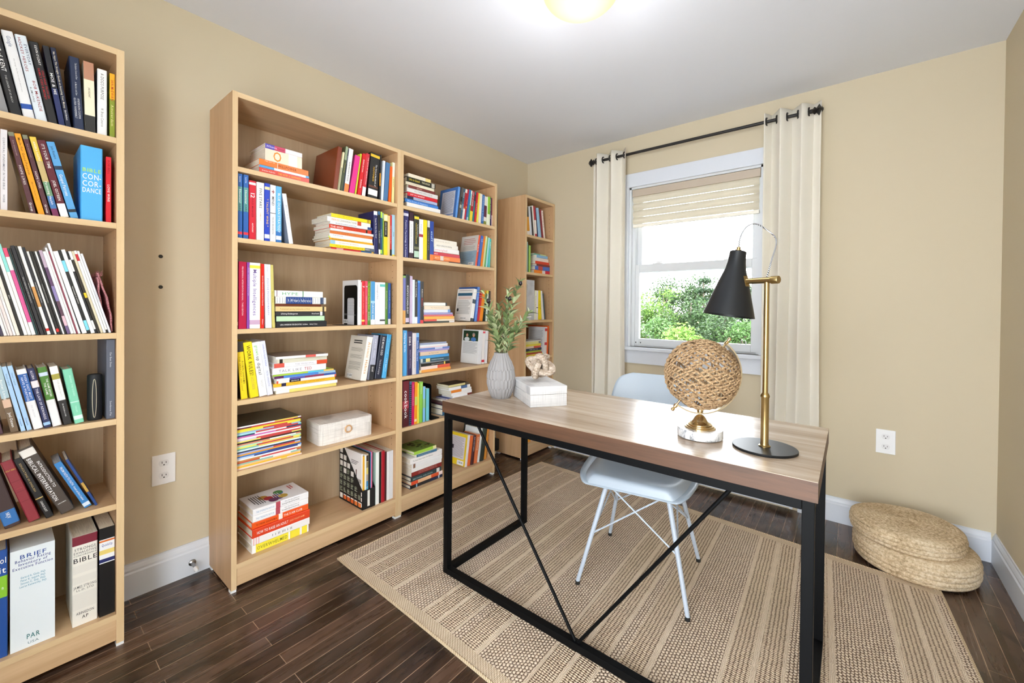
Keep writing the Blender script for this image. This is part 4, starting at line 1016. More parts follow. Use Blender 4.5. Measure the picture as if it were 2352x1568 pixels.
  (0.272, 0.0221, 0.5495, 0.0058, 0.2557, 0, 0.225, 'a8aede', 'periwinkle magazine', [], [(0.553879, 0.905928, 'c84a4a')], {'mag': 1}),
  (0.272, 0.0221, 0.5434, 0.0058, 0.2566, 0, 0.225, 'eba640', 'orange magazine', [], [(0.577868, 0.982414, 'eba640')], {'mag': 1}),
  (0.272, 0.0221, 0.5373, 0.0058, 0.2594, 0, 0.225, '4a78bc', 'blue magazine', [], [(0.456248, 0.973178, '3a4a8a')], {'mag': 1}),
  (0.272, 0.0222, 0.5312, 0.0058, 0.2607, 0, 0.225, 'bcd2ee', 'pale blue magazine', [], [(0.254026, 0.9371, '3a4a8a')], {'mag': 1}),
  (0.272, 0.0222, 0.5251, 0.0058, 0.2587, 0, 0.225, 'f4eef0', 'white magazine', [], [(0.218316, 0.98645, 'f2eef0')], {'mag': 1}),
  (0.272, 0.0222, 0.5191, 0.0058, 0.2578, 0, 0.225, 'c48a4e', 'tan magazine', [], [(0.37037, 0.902707, 'c84a4a')], {'mag': 1}),
  (0.272, 0.0222, 0.513, 0.0058, 0.2593, 0, 0.225, 'cc5a3e', 'rust magazine', [], [(0.337838, 0.925652, 'f2eef0')], {'mag': 1}),
  (0.272, 0.0222, 0.5069, 0.0058, 0.2589, 0, 0.225, '8cc0b8', 'teal magazine', [], [(0.542983, 0.826543, 'f2eef0')], {'mag': 1}),
  (0.272, 0.0222, 0.5008, 0.0058, 0.257, 0, 0.225, 'f0c08c', 'peach magazine', [], [(0.560568, 0.827326, 'f0c08c')], {'mag': 1}),
  (0.272, 0.0223, 0.4947, 0.0058, 0.2572, 0, 0.225, 'ecba2c', 'gold magazine', [], [(0.560064, 0.77024, 'ecba2c')], {'mag': 1}),
  (0.272, 0.0223, 0.4881, 0.0063, 0.2617, 0, 0.225, 'ecd4c8', 'pale pink magazine', [], [(0.661803, 0.757957, 'e8c860')], {'mag': 1}),
 ]),
 ('S', 'B', 6, 'left', [
  (0.2595, 0.0893, 0.2701, 0.0284, 0.2324, 0, 0.165, 'f0eef0', 'white hardback with hearts printed on cover', [('THE STRENGTH SWITCH', '7a9cc0', 0.05, 0.36, 0.5, 0.5), ('How The New Science of', '333333', 0.55, 0.82, 0.18, 0.75), ('Strength-Based Parenting', '333333', 0.5, 0.82, 0.26, 0.42)], [(0.39, 0.47, 'b84a5a')], {'hc': 1, 'cov': 'switch'}),
  (0.2572, 0.0893, 0.2418, 0.028, 0.2324, 0, 0.165, 'f0eef0', 'white hardback matching the one above', [('THE STRENGTH SWITCH', '7a9cc0', 0.05, 0.36, 0.5, 0.5), ('How The New Science of', '333333', 0.55, 0.82, 0.18, 0.75), ('Strength-Based Parenting', '333333', 0.5, 0.82, 0.26, 0.42)], [(0.39, 0.47, 'b84a5a')], {'hc': 1}),
  (0.2577, 0.0862, 0.2152, 0.0263, 0.2357, 0, 0.165, 'ea5a1c', 'orange hardback', [('ROBIN SHARMA', '8a2a08', 0.07, 0.42, 0.36, 0.5), ('THE 5 AM CLUB', 'f2f2f2', 0.54, 0.88, 0.46, 0.5)], [(0.45, 0.52, 'f0e8e0')], {'hc': 1}),
  (0.2652, 0.0855, 0.1784, 0.0365, 0.2414, 0.8, 0.165, 'de4420', 'red hardback with white capitals', [('HOW TO RAISE AN ADULT', 'f2f2f2', 0.07, 0.6, 0.5, 0.5), ('JULIE LYTHCOTT-HAIMS', 'f4c890', 0.63, 0.9, 0.28, 0.5)], [], {'hc': 1}),
  (0.2642, 0.0836, 0.148, 0.0301, 0.2415, 0, 0.165, 'efecec', 'white hardback with faint pink stripes', [('l l ll lll l ll', '777777', 0.25, 0.75, 0.4, 0.5)], [(0.02, 0.04, 'e8b8b8'), (0.06, 0.08, 'e8b8b8'), (0.1, 0.12, 'e8b8b8')], {'hc': 1}),
  (0.2609, 0.0857, 0.1121, 0.0356, 0.2366, 0, 0.165, 'f2f1ee', 'white hardback with yellow title blocks', [('OVERWHELMED', '8a8a30', 0.08, 0.6, 0.5, 0.5)], [(0.06, 0.62, 'f0e040'), (0.65, 0.83, 'f0e040'), (0.87, 0.97, 'f0e040')], {'hc': 1}),
 ]),
 ('U', 'B', 6, 'right', [
  (0.2684, 0.6708, 0.1126, 0.0207, 0.277, 0, 0.22, 'eef0ee', 'white catalogue with mint edge', [], [], {'side': '8fb0a4'}),
  (0.2674, 0.693, 0.1126, 0.0123, 0.2744, 0, 0.22, '1f2320', 'tall black catalogue', [], [], {}),
  (0.2695, 0.7063, 0.1126, 0.02, 0.2739, 0, 0.22, 'a81426', 'tall dark red hardback', [], [], {'hc': 1}),
  (0.2665, 0.7285, 0.1126, 0.0102, 0.2668, 0, 0.22, '46181f', 'thin oxblood catalogue', [], [], {}),
  (0.2687, 0.7404, 0.1126, 0.0151, 0.2637, 0, 0.22, 'e6e6ea', 'tall white binder, inner one', [], [], {}),
  (0.2681, 0.7568, 0.1126, 0.0227, 0.2633, 0, 0.22, 'dcdfe6', 'tall white binder, outer one', [], [], {}),
 ]),
 ('S', 'C', 1, 'left', [
  (0.2607, 0.8746, 1.8986, 0.0202, 0.1607, 0, 0.106, 'efe6d0', 'cream paperback', [], [(0.75, 1, 'f0dc90')], {}),
  (0.2646, 0.8629, 1.8714, 0.0269, 0.2047, 0, 0.135, '26261f', 'black book with yellow lettering', [('Life is Good', 'f0d840', 0.06, 0.42, 0.55, 0.5), ('THE BOOK', 'e8e4c0', 0.5, 0.8, 0.5, 0.5)], [(0.86, 0.97, 'c8c4b8')], {'hc': 1}),
  (0.2565, 0.8584, 1.8553, 0.0158, 0.2067, 0, 0.136, 'f0ead0', 'white book with pale yellow end', [('NO STARTUP HIPSTERS', 'b88a80', 0.05, 0.5, 0.45, 0.5)], [], {}),
  (0.2567, 0.8775, 1.8364, 0.0186, 0.1959, 0, 0.129, '7a3a36', 'maroon paperback', [('DRIFT', 'e8c8b8', 0.3, 0.5, 0.5, 0.5)], [], {}),
  (0.2645, 0.8634, 1.8127, 0.0234, 0.2237, 0, 0.148, 'e4e3e2', 'pale grey hardback', [('ALL THINGS BEING EQUAL', '9a9a9a', 0.22, 0.82, 0.5, 0.5)], [], {'hc': 1}),
  (0.2612, 0.8707, 1.7916, 0.0208, 0.2167, 0, 0.143, 'd42030', 'red hardback with white lettering', [('JUST IN A MOMENT', 'f2f2f2', 0.08, 0.55, 0.45, 0.5)], [], {'hc': 1}),
  (0.2592, 0.8671, 1.7753, 0.016, 0.2178, -0.8, 0.144, 'aab6d4', 'thin grey-blue book', [('Sonya Lyubomirsky', '4a5a8a', 0.35, 0.6, 0.4, 0.5)], [(0, 0.2, '2a2f4a')], {}),
  (0.2567, 0.8544, 1.7547, 0.0203, 0.247, 0.8, 0.163, '3a7fd0', 'blue hardback with pale lettering', [('Blue Zones of Happiness', 'c8e0f8', 0.07, 0.66, 0.5, 0.5)], [], {'hc': 1}),
  (0.2625, 0.864, 1.7301, 0.0243, 0.2431, -0.8, 0.16, 'efeeec', 'thick white hardback with rounded spine', [], [], {'hc': 1}),
  (0.259, 0.8619, 1.7231, 0.0067, 0.2372, 0.4, 0.157, '7ab090', 'thin green book at the base', [], [], {}),
 ]),
 ('U', 'C', 1, 'right', [
  (0.2636, 1.2322, 1.7259, 0.0173, 0.2063, 0.1342, 0.17, '5a94dc', 'thick blue hardback showing grey text panel', [('POSITIVE EMOTIONS', 'b8d4f4', 0.08, 0.5, 0.4, 0.5)], [], {'hc': 1, 'side': '3f6eb0', 'cov': 'bluepanel'}),
  (0.2679, 1.2529, 1.7261, 0.0153, 0.2078, 0.1672, 0.137, '5a5450', 'grey and black patterned book', [], [(0.3, 0.45, '26221e'), (0.55, 0.65, 'b8b4a0')], {}),
  (0.2646, 1.2733, 1.7261, 0.0171, 0.205, 0.1455, 0.135, '38607a', 'slate teal book', [('NOVA', 'f2f2f2', 0.12, 0.3, 0.6, 0.5)], [(0.5, 0.7, '6a8aa0')], {}),
  (0.2628, 1.2921, 1.7263, 0.0172, 0.2062, 0.1548, 0.136, 'f0e8e4', 'white book with red upper block', [], [(0.12, 0.6, 'a82030'), (0.6, 0.64, 'd8602a')], {}),
  (0.262, 1.3112, 1.7255, 0.012, 0.209, 0.1608, 0.138, 'c0263a', 'red book with orange band', [('POSITIVE', 'f2f2f2', 0.2, 0.6, 0.3, 0.5)], [(0.55, 0.6, 'e89a20')], {}),
  (0.2663, 1.3301, 1.7251, 0.0119, 0.2082, 0.1295, 0.137, '3f78b4', 'slim mid-blue book', [], [(0.88, 1, 'b8d0e4')], {}),
  (0.2668, 1.3435, 1.7249, 0.0096, 0.2062, 0.138, 0.136, '3fa060', 'slim white and green book', [], [(0, 0.1, 'f2f2f2'), (0.1, 0.48, 'a8dce0')], {}),
  (0.2654, 1.3566, 1.7266, 0.0243, 0.2065, 0.1241, 0.136, 'a81c28', 'red book with yellow foot', [('LOST AT SCHOOL', 'f2f2f2', 0.03, 0.5, 0.55, 0.5)], [(0.66, 1, 'ecd63a')], {}),
  (0.2623, 1.3864, 1.7251, 0.0152, 0.2076, 0.0992, 0.137, '2f7a88', 'teal book', [], [(0.1, 0.3, '1c3a4c')], {}),
  (0.2648, 1.4033, 1.7253, 0.0149, 0.2065, 0.1175, 0.136, 'cc2430', 'red paperback with white lettering', [('What We Know', 'f2f2f2', 0.35, 0.65, 0.4, 0.5)], [], {}),
  (0.2659, 1.4242, 1.7248, 0.0135, 0.2053, 0.0902, 0.136, 'eedd50', 'yellow book with grey strip', [], [], {}),
  (0.2652, 1.4425, 1.7252, 0.0229, 0.2043, 0.0693, 0.135, 'efe8da', 'plain cream book', [], [], {}),
  (0.2658, 1.4675, 1.725, 0.0229, 0.2026, 0.0614, 0.134, '2f6cb4', 'blue paperback with pale capitals', [('APPRECIATE BOOK', 'b8d4ee', 0.04, 0.9, 0.5, 0.5)], [], {}),
  (0.2623, 1.4928, 1.7253, 0.0275, 0.1967, 0.0627, 0.13, 'ece6dc', 'white book with plum block and olive foot', [], [(0.32, 0.72, '5e2038'), (0.86, 1, '98a048')], {}),
  (0.2673, 1.528, 1.7243, 0.0251, 0.1997, 0.0259, 0.132, 'e9efd8', 'lime over white book', [], [(0, 0.6, '8cc83a')], {}),
  (0.2623, 1.5579, 1.7236, 0.0142, 0.2006, 0.0032, 0.132, '1f2f5a', 'navy book with white capitals', [('DEEP WORK FOCUS', 'dde4f0', 0.05, 0.75, 0.55, 0.5)], [], {}),
  (0.2658, 1.5731, 1.7236, 0.0058, 0.1968, 0, 0.13, '7a2438', 'maroon over white slim book', [], [(0.6, 1, 'efe9e6')], {}),
 ]),
 ('U', 'C', 2, 'left', [
  (0.2736, 0.8328, 1.4376, 0.0357, 0.2614, 0, 0.173, '2f2f6a', 'wide dark violet textbook', [('Positive Psychology in Practice', 'd8d8f0', 0.2, 0.98, 0.34, 0.5)], [(0.05, 0.11, 'dcdcf0')], {'hc': 1}),
  (0.2709, 0.8766, 1.4376, 0.0277, 0.2614, 0, 0.173, '3a2030', 'dark plum book with white panel', [('Love Psychology and Personal Values', '8a8a98', 0.26, 0.9, 0.3, 0.5)], [(0.19, 0.88, 'eeeef0')], {}),
  (0.2747, 0.9085, 1.4376, 0.0336, 0.2494, 0, 0.165, '20241a', 'black handbook with yellow square', [('POSITIVE PSYCHOLOGY', 'e0c850', 0.18, 0.66, 0.3, 0.35), ('The Oxford Handbook of', 'd8d8d0', 0.2, 0.5, 0.24, 0.66)], [(0.03, 0.09, 'e8d030'), (0.72, 0.78, '6a6a4a'), (0.82, 0.96, 'b8d4c0')], {'hc': 1}),
  (0.2715, 0.944, 1.4376, 0.0286, 0.2327, 0, 0.154, 'eff0f4', 'white book with small red flower mark', [('Values', '8a9ac8', 0.12, 0.3, 0.36, 0.5)], [(0.37, 0.44, 'b03a4a')], {}),
  (0.2691, 0.9736, 1.4376, 0.0295, 0.2343, 0, 0.155, 'f0dc1c', 'plain yellow book', [], [], {}),
  (0.2703, 1.005, 1.4376, 0.0187, 0.2347, 0, 0.155, '2c2c2a', 'black book with white photo head', [('a psychology of worry', 'c8c8c0', 0.2, 0.8, 0.34, 0.5)], [(0, 0.17, 'd8dcdc')], {}),
  (0.2706, 1.0254, 1.4376, 0.0276, 0.2342, 0, 0.155, '2848a0', 'blue book with orange foot', [('stuff', 'c8e4f8', 0.24, 0.52, 0.6, 0.5)], [(0.84, 1, 'ea7a24')], {}),
 ]),
 ('S', 'C', 2, 'mid', [
  (0.2567, 1.0628, 1.5488, 0.0286, 0.1924, 0.4, 0.127, 'efe9dc', 'cream paperback with faint title', [('THE BOOK OF JOY', 'c8c0b0', 0.1, 0.7, 0.34, 0.5)], [], {}),
  (0.2582, 1.0614, 1.5247, 0.0239, 0.1992, -0.8, 0.131, 'efeae0', 'cream paperback with black capitals', [('HIGHLY EFFECTIVE PEOPLE', '4a4a4a', 0.12, 0.74, 0.42, 0.5)], [], {}),
  (0.2648, 1.0617, 1.4963, 0.028, 0.2058, 0, 0.136, 'f2efee', 'white hardback with pink script', [('untangled', 'dca0a8', 0.02, 0.5, 0.6, 0.5)], [], {'hc': 1}),
  (0.2597, 1.0603, 1.4755, 0.0206, 0.2206, 0.8, 0.146, 'c82038', 'crimson paperback', [('MIND', 'f0c8c8', 0.03, 0.16, 0.5, 0.5)], [], {}),
  (0.2639, 1.0589, 1.4471, 0.0281, 0.2208, 0.4, 0.146, 'ec7a1c', 'orange paperback with pale circle', [('MATH', 'f4d8b0', 0.05, 0.2, 0.45, 0.5), ('ETHICS', 'f4d8b0', 0.38, 0.58, 0.4, 0.5)], [(0.24, 0.36, 'dccfc4')], {}),
  (0.2572, 1.0592, 1.4371, 0.0097, 0.2348, 0.8, 0.155, 'f0b880', 'peach and brown book at the base', [], [(0.55, 1, '5a3a34')], {}),
 ]),
 ('U', 'C', 2, 'right', [
  (0.2631, 1.4152, 1.4404, 0.0169, 0.2123, 0.1672, 0.16, 'e8562c', 'white and orange book, grey-blue back cover showing', [('NO MATTER', 'f2f2f2', 0.3, 0.55, 0.5, 0.5)], [], {'side': 'cdc8c2', 'cov': 'greyblue'}),
  (0.2646, 1.4392, 1.4413, 0.0225, 0.2104, 0.1664, 0.139, '4a6cc0', 'blue book', [('LO', 'f2f2f2', 0.1, 0.2, 0.6, 0.5)], [], {}),
  (0.2634, 1.4676, 1.4402, 0.0183, 0.2117, 0.1415, 0.14, 'ee8418', 'plain orange paperback', [], [], {}),
  (0.2641, 1.4881, 1.4397, 0.0144, 0.2155, 0.1485, 0.142, 'd8dca8', 'pale lemon book', [], [], {}),
  (0.2622, 1.5072, 1.4391, 0.012, 0.2081, 0.1277, 0.137, '6ab06a', 'slim green book', [], [], {}),
  (0.2613, 1.5218, 1.4394, 0.0156, 0.2081, 0.1174, 0.137, 'a4dcea', 'pale cyan book', [], [], {}),
  (0.2597, 1.5502, 1.4386, 0.0176, 0.2023, 0.0558, 0.134, '58c8c4', 'turquoise book', [('SHELF', 'f2f2f2', 0.1, 0.35, 0.5, 0.5)], [], {}),
 ]),
 ('U', 'C', 3, 'left', [
  (0.2709, 0.8344, 1.0676, 0.0181, 0.2697, 0, 0.178, '7a80c8', 'lilac blue book with orange foot', [], [(0.72, 1, 'eab060'), (0, 0.05, '8ab86a')], {}),
  (0.2722, 0.8549, 1.0676, 0.0233, 0.2771, 0, 0.183, '1e1e20', 'black textbook with thin white capitals', [('BIOPSYCHOLOGY', 'f2f2f2', 0.22, 0.8, 0.5, 0.5)], [(0.88, 0.97, 'c8b8d0')], {'hc': 1}),
  (0.2739, 0.8821, 1.0676, 0.0151, 0.2699, 0, 0.178, 'c4b0cc', 'slim mauve book', [], [], {}),
  (0.2733, 0.8986, 1.0676, 0.0158, 0.2501, 0, 0.165, 'dbe4f2', 'slim pale blue book', [], [], {}),
  (0.2718, 0.9159, 1.0676, 0.0196, 0.2531, 0, 0.167, '2a2822', 'black book with white foot', [('Career Counselling', 'f2f2f2', 0.05, 0.4, 0.4, 0.5)], [(0.85, 1, 'eef0f0')], {}),
  (0.2704, 0.9374, 1.0676, 0.0178, 0.2469, 0, 0.163, '2f6ac0', 'royal blue book', [], [(0, 0.05, '4a9ae0')], {}),
  (0.2713, 0.9577, 1.0676, 0.0234, 0.2434, 0, 0.161, '26221f', 'black book with red lettering', [('Addiction', 'e8e0d8', 0.18, 0.38, 0.4, 0.5), ('Matters', 'd03a2a', 0.4, 0.6, 0.4, 0.5)], [(0.92, 1, 'c8242e')], {'hc': 1}),
 ]),
 ('S', 'C', 3, 'mid', [
  (0.2569, 0.9906, 1.1703, 0.0201, 0.1845, 0.4, 0.122, 'eceeea', 'white hardback with dark corner', [], [(0.94, 1, '3a3a3a')], {'hc': 1}),
  (0.2626, 0.9908, 1.1482, 0.0218, 0.2026, 0, 0.134, 'ead9c0', 'beige paperback', [('The Thank Economy', 'b09a7a', 0.25, 0.75, 0.34, 0.5)], [], {}),
  (0.2578, 0.991, 1.13, 0.018, 0.2087, -0.8, 0.138, 'e0e6f2', 'pale blue paperback', [], [(0.9, 1, '6a9ad8')], {}),
  (0.2594, 0.9912, 1.1172, 0.0124, 0.2289, 0, 0.151, '9a94c8', 'lilac paperback', [], [], {}),
  (0.2563, 0.9913, 1.107, 0.0099, 0.2369, 0, 0.156, 'dc6a70', 'pink paperback', [], [], {}),
  (0.2627, 0.9914, 1.09, 0.0167, 0.24, 0, 0.158, 'eeae40', 'orange paperback', [], [], {}),
  (0.2618, 0.9915, 1.0781, 0.0116, 0.2456, 0.8, 0.162, 'e8d8c0', 'red and white paperback', [], [(0, 0.4, 'd8483a')], {}),
  (0.2564, 0.9917, 1.0671, 0.0107, 0.2475, 0, 0.163, '3a4234', 'dark book with white end at the base', [], [(0.82, 1, 'eeeeee')], {}),
 ]),
 ('U', 'C', 3, 'right', [
  (0.2616, 1.3751, 1.0722, 0.0291, 0.2179, 0.1595, 0.155, 'eeeeec', 'white book showing back cover with teal band', [], [(0.32, 0.45, '3a4a5a'), (0.9, 1, '2a2a2c')], {'side': 'e2dfdc', 'cov': 'tealband'}),
  (0.2601, 1.4187, 1.0704, 0.023, 0.2328, 0.1236, 0.18, '5a86d4', 'blue book', [('NUMEROLOGY', 'c8dcf4', 0.3, 0.8, 0.4, 0.5)], [], {'hc': 1, 'side': '2c58a0'}),
  (0.2613, 1.4444, 1.0704, 0.0169, 0.2178, 0.1642, 0.144, 'c82430', 'red book', [], [], {}),
  (0.2576, 1.464, 1.0728, 0.0329, 0.2123, 0.1584, 0.14, 'ee9018', 'orange book', [], [], {}),
  (0.2615, 1.5077, 1.0688, 0.0108, 0.2115, 0.1086, 0.14, '22302a', 'slim dark green book', [], [(0, 0.1, 'e8d040')], {}),
  (0.2626, 1.5288, 1.0683, 0.0115, 0.2118, 0.0635, 0.14, 'd8e4d4', 'slim pale green book', [], [(0, 0.1, 'e8d040')], {}),
  (0.2574, 1.5509, 1.068, 0.0248, 0.2099, 0.0163, 0.139, '3a3a3e', 'charcoal book by the panel', [], [], {}),
 ]),
 ('U', 'C', 4, 'left', [
  (0.2739, 0.8341, 0.7766, 0.0279, 0.2546, 0, 0.168, '52a4e0', 'light blue textbook', [('Helping Skills', 'e8f4fc', 0.06, 0.48, 0.45, 0.5)], [], {}),
  (0.2754, 0.8644, 0.7766, 0.033, 0.2474, 0, 0.163, '31264e', 'dark indigo manual with white title', [('DSM-5', 'f2f2f2', 0.12, 0.32, 0.5, 0.5), ('DIAGNOSTIC AND STATISTICAL', 'c8c0d8', 0.42, 0.85, 0.26, 0.6)], [], {'hc': 1}),
  (0.277, 0.8993, 0.7766, 0.0266, 0.2365, 0, 0.156, 'd8d0d2', 'grey book', [('THE PRACTICE OF WORK', 'c09a88', 0.2, 0.85, 0.4, 0.5)], [], {'hc': 1}),
  (0.2735, 0.9278, 0.7766, 0.0198, 0.2362, 0, 0.156, '3a64a8', 'mid-blue book with script title', [('Family Therapy', 'dce6f2', 0.18, 0.7, 0.5, 0.5)], [(0, 0.1, '7ab0e0')], {}),
 ]),
 ('S', 'C', 4, 'mid', [
  (0.2585, 0.9637, 0.9389, 0.0115, 0.2074, 0, 0.2, '9aa4c0', 'grey-blue workbook with plain grey cover', [], [], {'side': 'a8a49e'}),
  (0.2582, 0.9638, 0.9287, 0.0099, 0.2152, -0.8, 0.19, 'eef0f2', 'white workbook', [], [], {}),
  (0.2545, 0.9644, 0.9192, 0.0092, 0.2171, -0.8, 0.19, 'efd8dc', 'pale pink workbook', [], [], {}),
  (0.256, 0.9613, 0.9081, 0.0109, 0.2414, 0.4, 0.19, '6a88c8', 'blue and white workbook', [], [(0.5, 0.75, 'c8d4ec')], {}),
  (0.2576, 0.9588, 0.8975, 0.0103, 0.2398, 0.8, 0.19, 'a89ad0', 'lilac workbook', [], [], {}),
  (0.2558, 0.9699, 0.8752, 0.022, 0.2154, 0, 0.142, 'e2c8ac', 'beige book', [('IN THE FLOW', 'a08a70', 0.3, 0.65, 0.4, 0.5)], [], {}),
  (0.2617, 0.9591, 0.8581, 0.0168, 0.2308, 0, 0.152, '4a9cd8', 'bright blue book', [], [], {}),
  (0.2604, 0.9619, 0.8368, 0.0209, 0.2282, -0.8, 0.151, '34586a', 'teal book with yellow block', [('UNDERSTANDING', 'd8e0e0', 0.38, 0.8, 0.36, 0.5)], [(0.2, 0.34, 'e8d890'), (0.03, 0.1, 'c8d0d0')], {}),
  (0.2562, 0.9715, 0.8283, 0.0083, 0.2278, 0, 0.15, '8a9098', 'thin grey book', [], [], {}),
  (0.2596, 0.9727, 0.8115, 0.0165, 0.2298, 0.4, 0.152, '24221f', 'black book with yellow block', [('Aging as a Social Process', 'f2f2f2', 0.34, 0.76, 0.4, 0.5)], [(0.78, 0.83, 'e8d060')], {}),
  (0.2589, 0.9755, 0.7917, 0.0194, 0.2272, 0.4, 0.15, 'efd8d0', 'white and red book', [], [(0.55, 1, 'e0604a')], {}),
  (0.2584, 0.9624, 0.7761, 0.0153, 0.2465, 0, 0.163, 'f0a850', 'orange book at the base', [], [(0, 0.06, 'f0e0b0')], {}),
 ]),
 ('U', 'C', 4, 'right', [
  (0.2604, 1.4493, 0.7795, 0.0341, 0.2324, 0.0865, 0.165, 'eaeaee', 'white book with two portraits on cover', [], [], {'side': 'e6e6e6', 'cov': 'portrait'}),
  (0.2559, 1.4933, 0.7778, 0.0271, 0.2263, 0.0444, 0.149, 'efecec', 'white book with red flower marks', [], [(0.02, 0.08, 'd8485a'), (0.88, 0.95, 'd8283a')], {}),
  (0.2556, 1.5251, 0.778, 0.0246, 0.2249, 0.0584, 0.148, 'e4e6ec', 'plain white book', [], [], {}),
 ]),
 ('U', 'C', 5, 'left', [
  (0.2735, 0.8368, 0.4886, 0.0433, 0.2576, 0, 0.17, '6a1f2a', 'maroon cookbook with white lowercase title', [('cookbook', 'f2f2f2', 0.21, 0.82, 0.6, 0.5)], [(0.44, 0.6, 'a83a48'), (0.68, 1, '4a161e')], {'hc': 1}),
  (0.2745, 0.8823, 0.4886, 0.0147, 0.2511, 0, 0.166, '26304a', 'dark spiral-bound book', [], [(0, 0.06, '4a6a94')], {'spiral': 1}),
  (0.2721, 0.8991, 0.4886, 0.0176, 0.2437, 0, 0.161, 'c8145c', 'magenta book', [('THE FOLLOWING PLAN', 'f0b8d0', 0.05, 0.55, 0.4, 0.5)], [], {}),
  (0.2717, 0.9188, 0.4889, 0.0165, 0.2417, 0.0209, 0.16, 'f09420', 'orange book', [], [(0.35, 0.55, 'c8d060'), (0.88, 0.94, 'f8e0b0')], {}),
  (0.2733, 0.9404, 0.4886, 0.0097, 0.2332, 0, 0.154, 'f0e048', 'slim yellow book', [], [], {}),
  (0.2701, 0.9527, 0.4891, 0.0227, 0.2385, 0.0229, 0.157, '8cc84a', 'apple green book', [('THE STRENGTH', 'd8f0b8', 0.04, 0.3, 0.5, 0.5)], [], {}),
  (0.2706, 0.9806, 0.4886, 0.018, 0.207, 0, 0.137, '84bce8', 'pale blue and green book, taller one', [], [(0.35, 0.6, '98c8a0')], {'side': '5a9a3a'}),
  (0.2702, 1.0054, 0.4886, 0.0224, 0.1916, 0, 0.126, '6fc4d4', 'pale blue and green book, shorter one', [], [], {'side': '4a9a4a'}),
 ]),
 ('S', 'C', 5, 'right', [
  (0.2542, 1.1996, 0.6557, 0.0147, 0.1739, 0.4, 0.115, 'd8cc90', 'yellow and black hardback with dark cover', [], [(0.82, 1, '5a4a3a')], {'hc': 1, 'side': '332a2c'}),
  (0.2575, 1.1981, 0.6363, 0.0191, 0.1864, 0, 0.123, 'efeef0', 'white hardback with blue block', [], [(0.55, 0.85, '4a6a9a')], {'hc': 1, 'side': '2a3448'}),
  (0.2585, 1.2137, 0.6186, 0.0174, 0.1819, 0.4, 0.12, 'eef0f2', 'white paperback with orange block', [], [(0, 0.5, 'e8862c')], {}),
  (0.2557, 1.2205, 0.5993, 0.0189, 0.1845, 0.8, 0.122, 'f0eef0', 'white paperback', [], [], {}),
  (0.255, 1.2334, 0.5842, 0.0148, 0.169, -0.8, 0.112, 'f0f0f4', 'white hardback with brown end', [], [(0.75, 1, '7a3a30')], {'hc': 1}),
  (0.2548, 1.2044, 0.575, 0.0089, 0.1981, 0.4, 0.131, '3a4aa0', 'indigo hardback', [], [], {'hc': 1}),
  (0.2579, 1.2006, 0.5614, 0.0133, 0.1903, 0.8, 0.16, 'b09a80', 'tan paperback partly behind desk', [], [], {}),
  (0.2492, 1.1555, 0.555, 0.006, 0.1994, 0.8, 0.17, '4a2430', 'dark maroon hardback partly behind desk', [], [], {'hc': 1}),
  (0.257, 1.146, 0.528, 0.0267, 0.209, -0.8, 0.17, '30343e', 'charcoal hardback partly behind desk', [], [], {'hc': 1}),
  (0.2507, 1.1526, 0.4881, 0.0396, 0.2027, 0, 0.17, '2a5a80', 'blue hardback at the base, partly behind desk', [], [], {'hc': 1}),
 ]),
 ('S', 'C', 6, 'left', [
  (0.2544, 0.935, 0.3018, 0.0186, 0.1655, 0.8, 0.17, 'a4d04a', 'green photo book with plant picture cover', [], [(0.85, 1, 'efe8b0')], {'hc': 1, 'cov': 'plant', 'side': '6a8a3a'}),
  (0.2597, 0.9464, 0.2871, 0.0144, 0.1512, -0.8, 0.1, '3f7296', 'white and blue paperback', [('Balanced and Barefoot', 'b8d0e0', 0.06, 0.7, 0.4, 0.5)], [], {'side': 'dcdce8'}),
  (0.2562, 0.9056, 0.2546, 0.0322, 0.2381, 0, 0.157, 'f2eeec', 'thick white hardback with rounded spine', [('The Great News About Your Behavior', '555555', 0.07, 0.7, 0.26, 0.5)], [], {'hc': 1}),
  (0.259, 0.9135, 0.2298, 0.0245, 0.2254, -0.8, 0.149, 'efeef0', 'white paperback with small figure', [], [(0.04, 0.11, '8a6a58')], {}),
  (0.2567, 0.9137, 0.2064, 0.0231, 0.2267, 0, 0.15, 'f0efee', 'plain white paperback', [], [], {}),
  (0.2523, 0.9167, 0.179, 0.0271, 0.2291, 0.4, 0.151, '8e302c', 'brick red textbook', [('LEARNING THE LANGUAGE OF', 'd8a8a0', 0.22, 0.82, 0.24, 0.68), ('APPLICATION COUNSELING', 'd8a8a0', 0.22, 0.84, 0.24, 0.34)], [], {}),
  (0.2606, 0.9073, 0.1545, 0.0242, 0.2292, 0, 0.151, '2a3c40', 'black and teal hardback', [('EMOTIONAL AND SOCIAL', 'a8c8cc', 0.05, 0.7, 0.42, 0.5)], [(0.83, 0.93, 'dcdcdc')], {'hc': 1}),
  (0.2598, 0.9102, 0.1335, 0.0207, 0.2328, -0.8, 0.154, 'e8b890', 'orange-red and peach hardback', [], [(0, 0.2, 'e0502c'), (0.62, 0.87, 'd8542c'), (0.87, 1, 'f0d8d8')], {'hc': 1}),
  (0.2567, 0.9058, 0.1121, 0.0211, 0.242, 0, 0.16, '1e2a4a', 'navy and black hardback at the base', [], [(0, 0.16, '18181c'), (0.17, 0.2, 'a8d4f0'), (0.2, 0.6, '26262c'), (0.86, 0.9, 'c8dcec')], {'hc': 1}),
 ]),
 ('U', 'C', 6, 'right', [
  (0.2584, 1.3379, 0.1157, 0.0219, 0.2055, 0.1415, 0.165, 'efe9ec', 'yellow-backed book, back cover showing', [], [], {'side': 'e6c62c', 'cov': 'yellowback'}),
  (0.2584, 1.3658, 0.1161, 0.0229, 0.1955, 0.1513, 0.129, 'e8743a', 'orange book', [], [], {}),
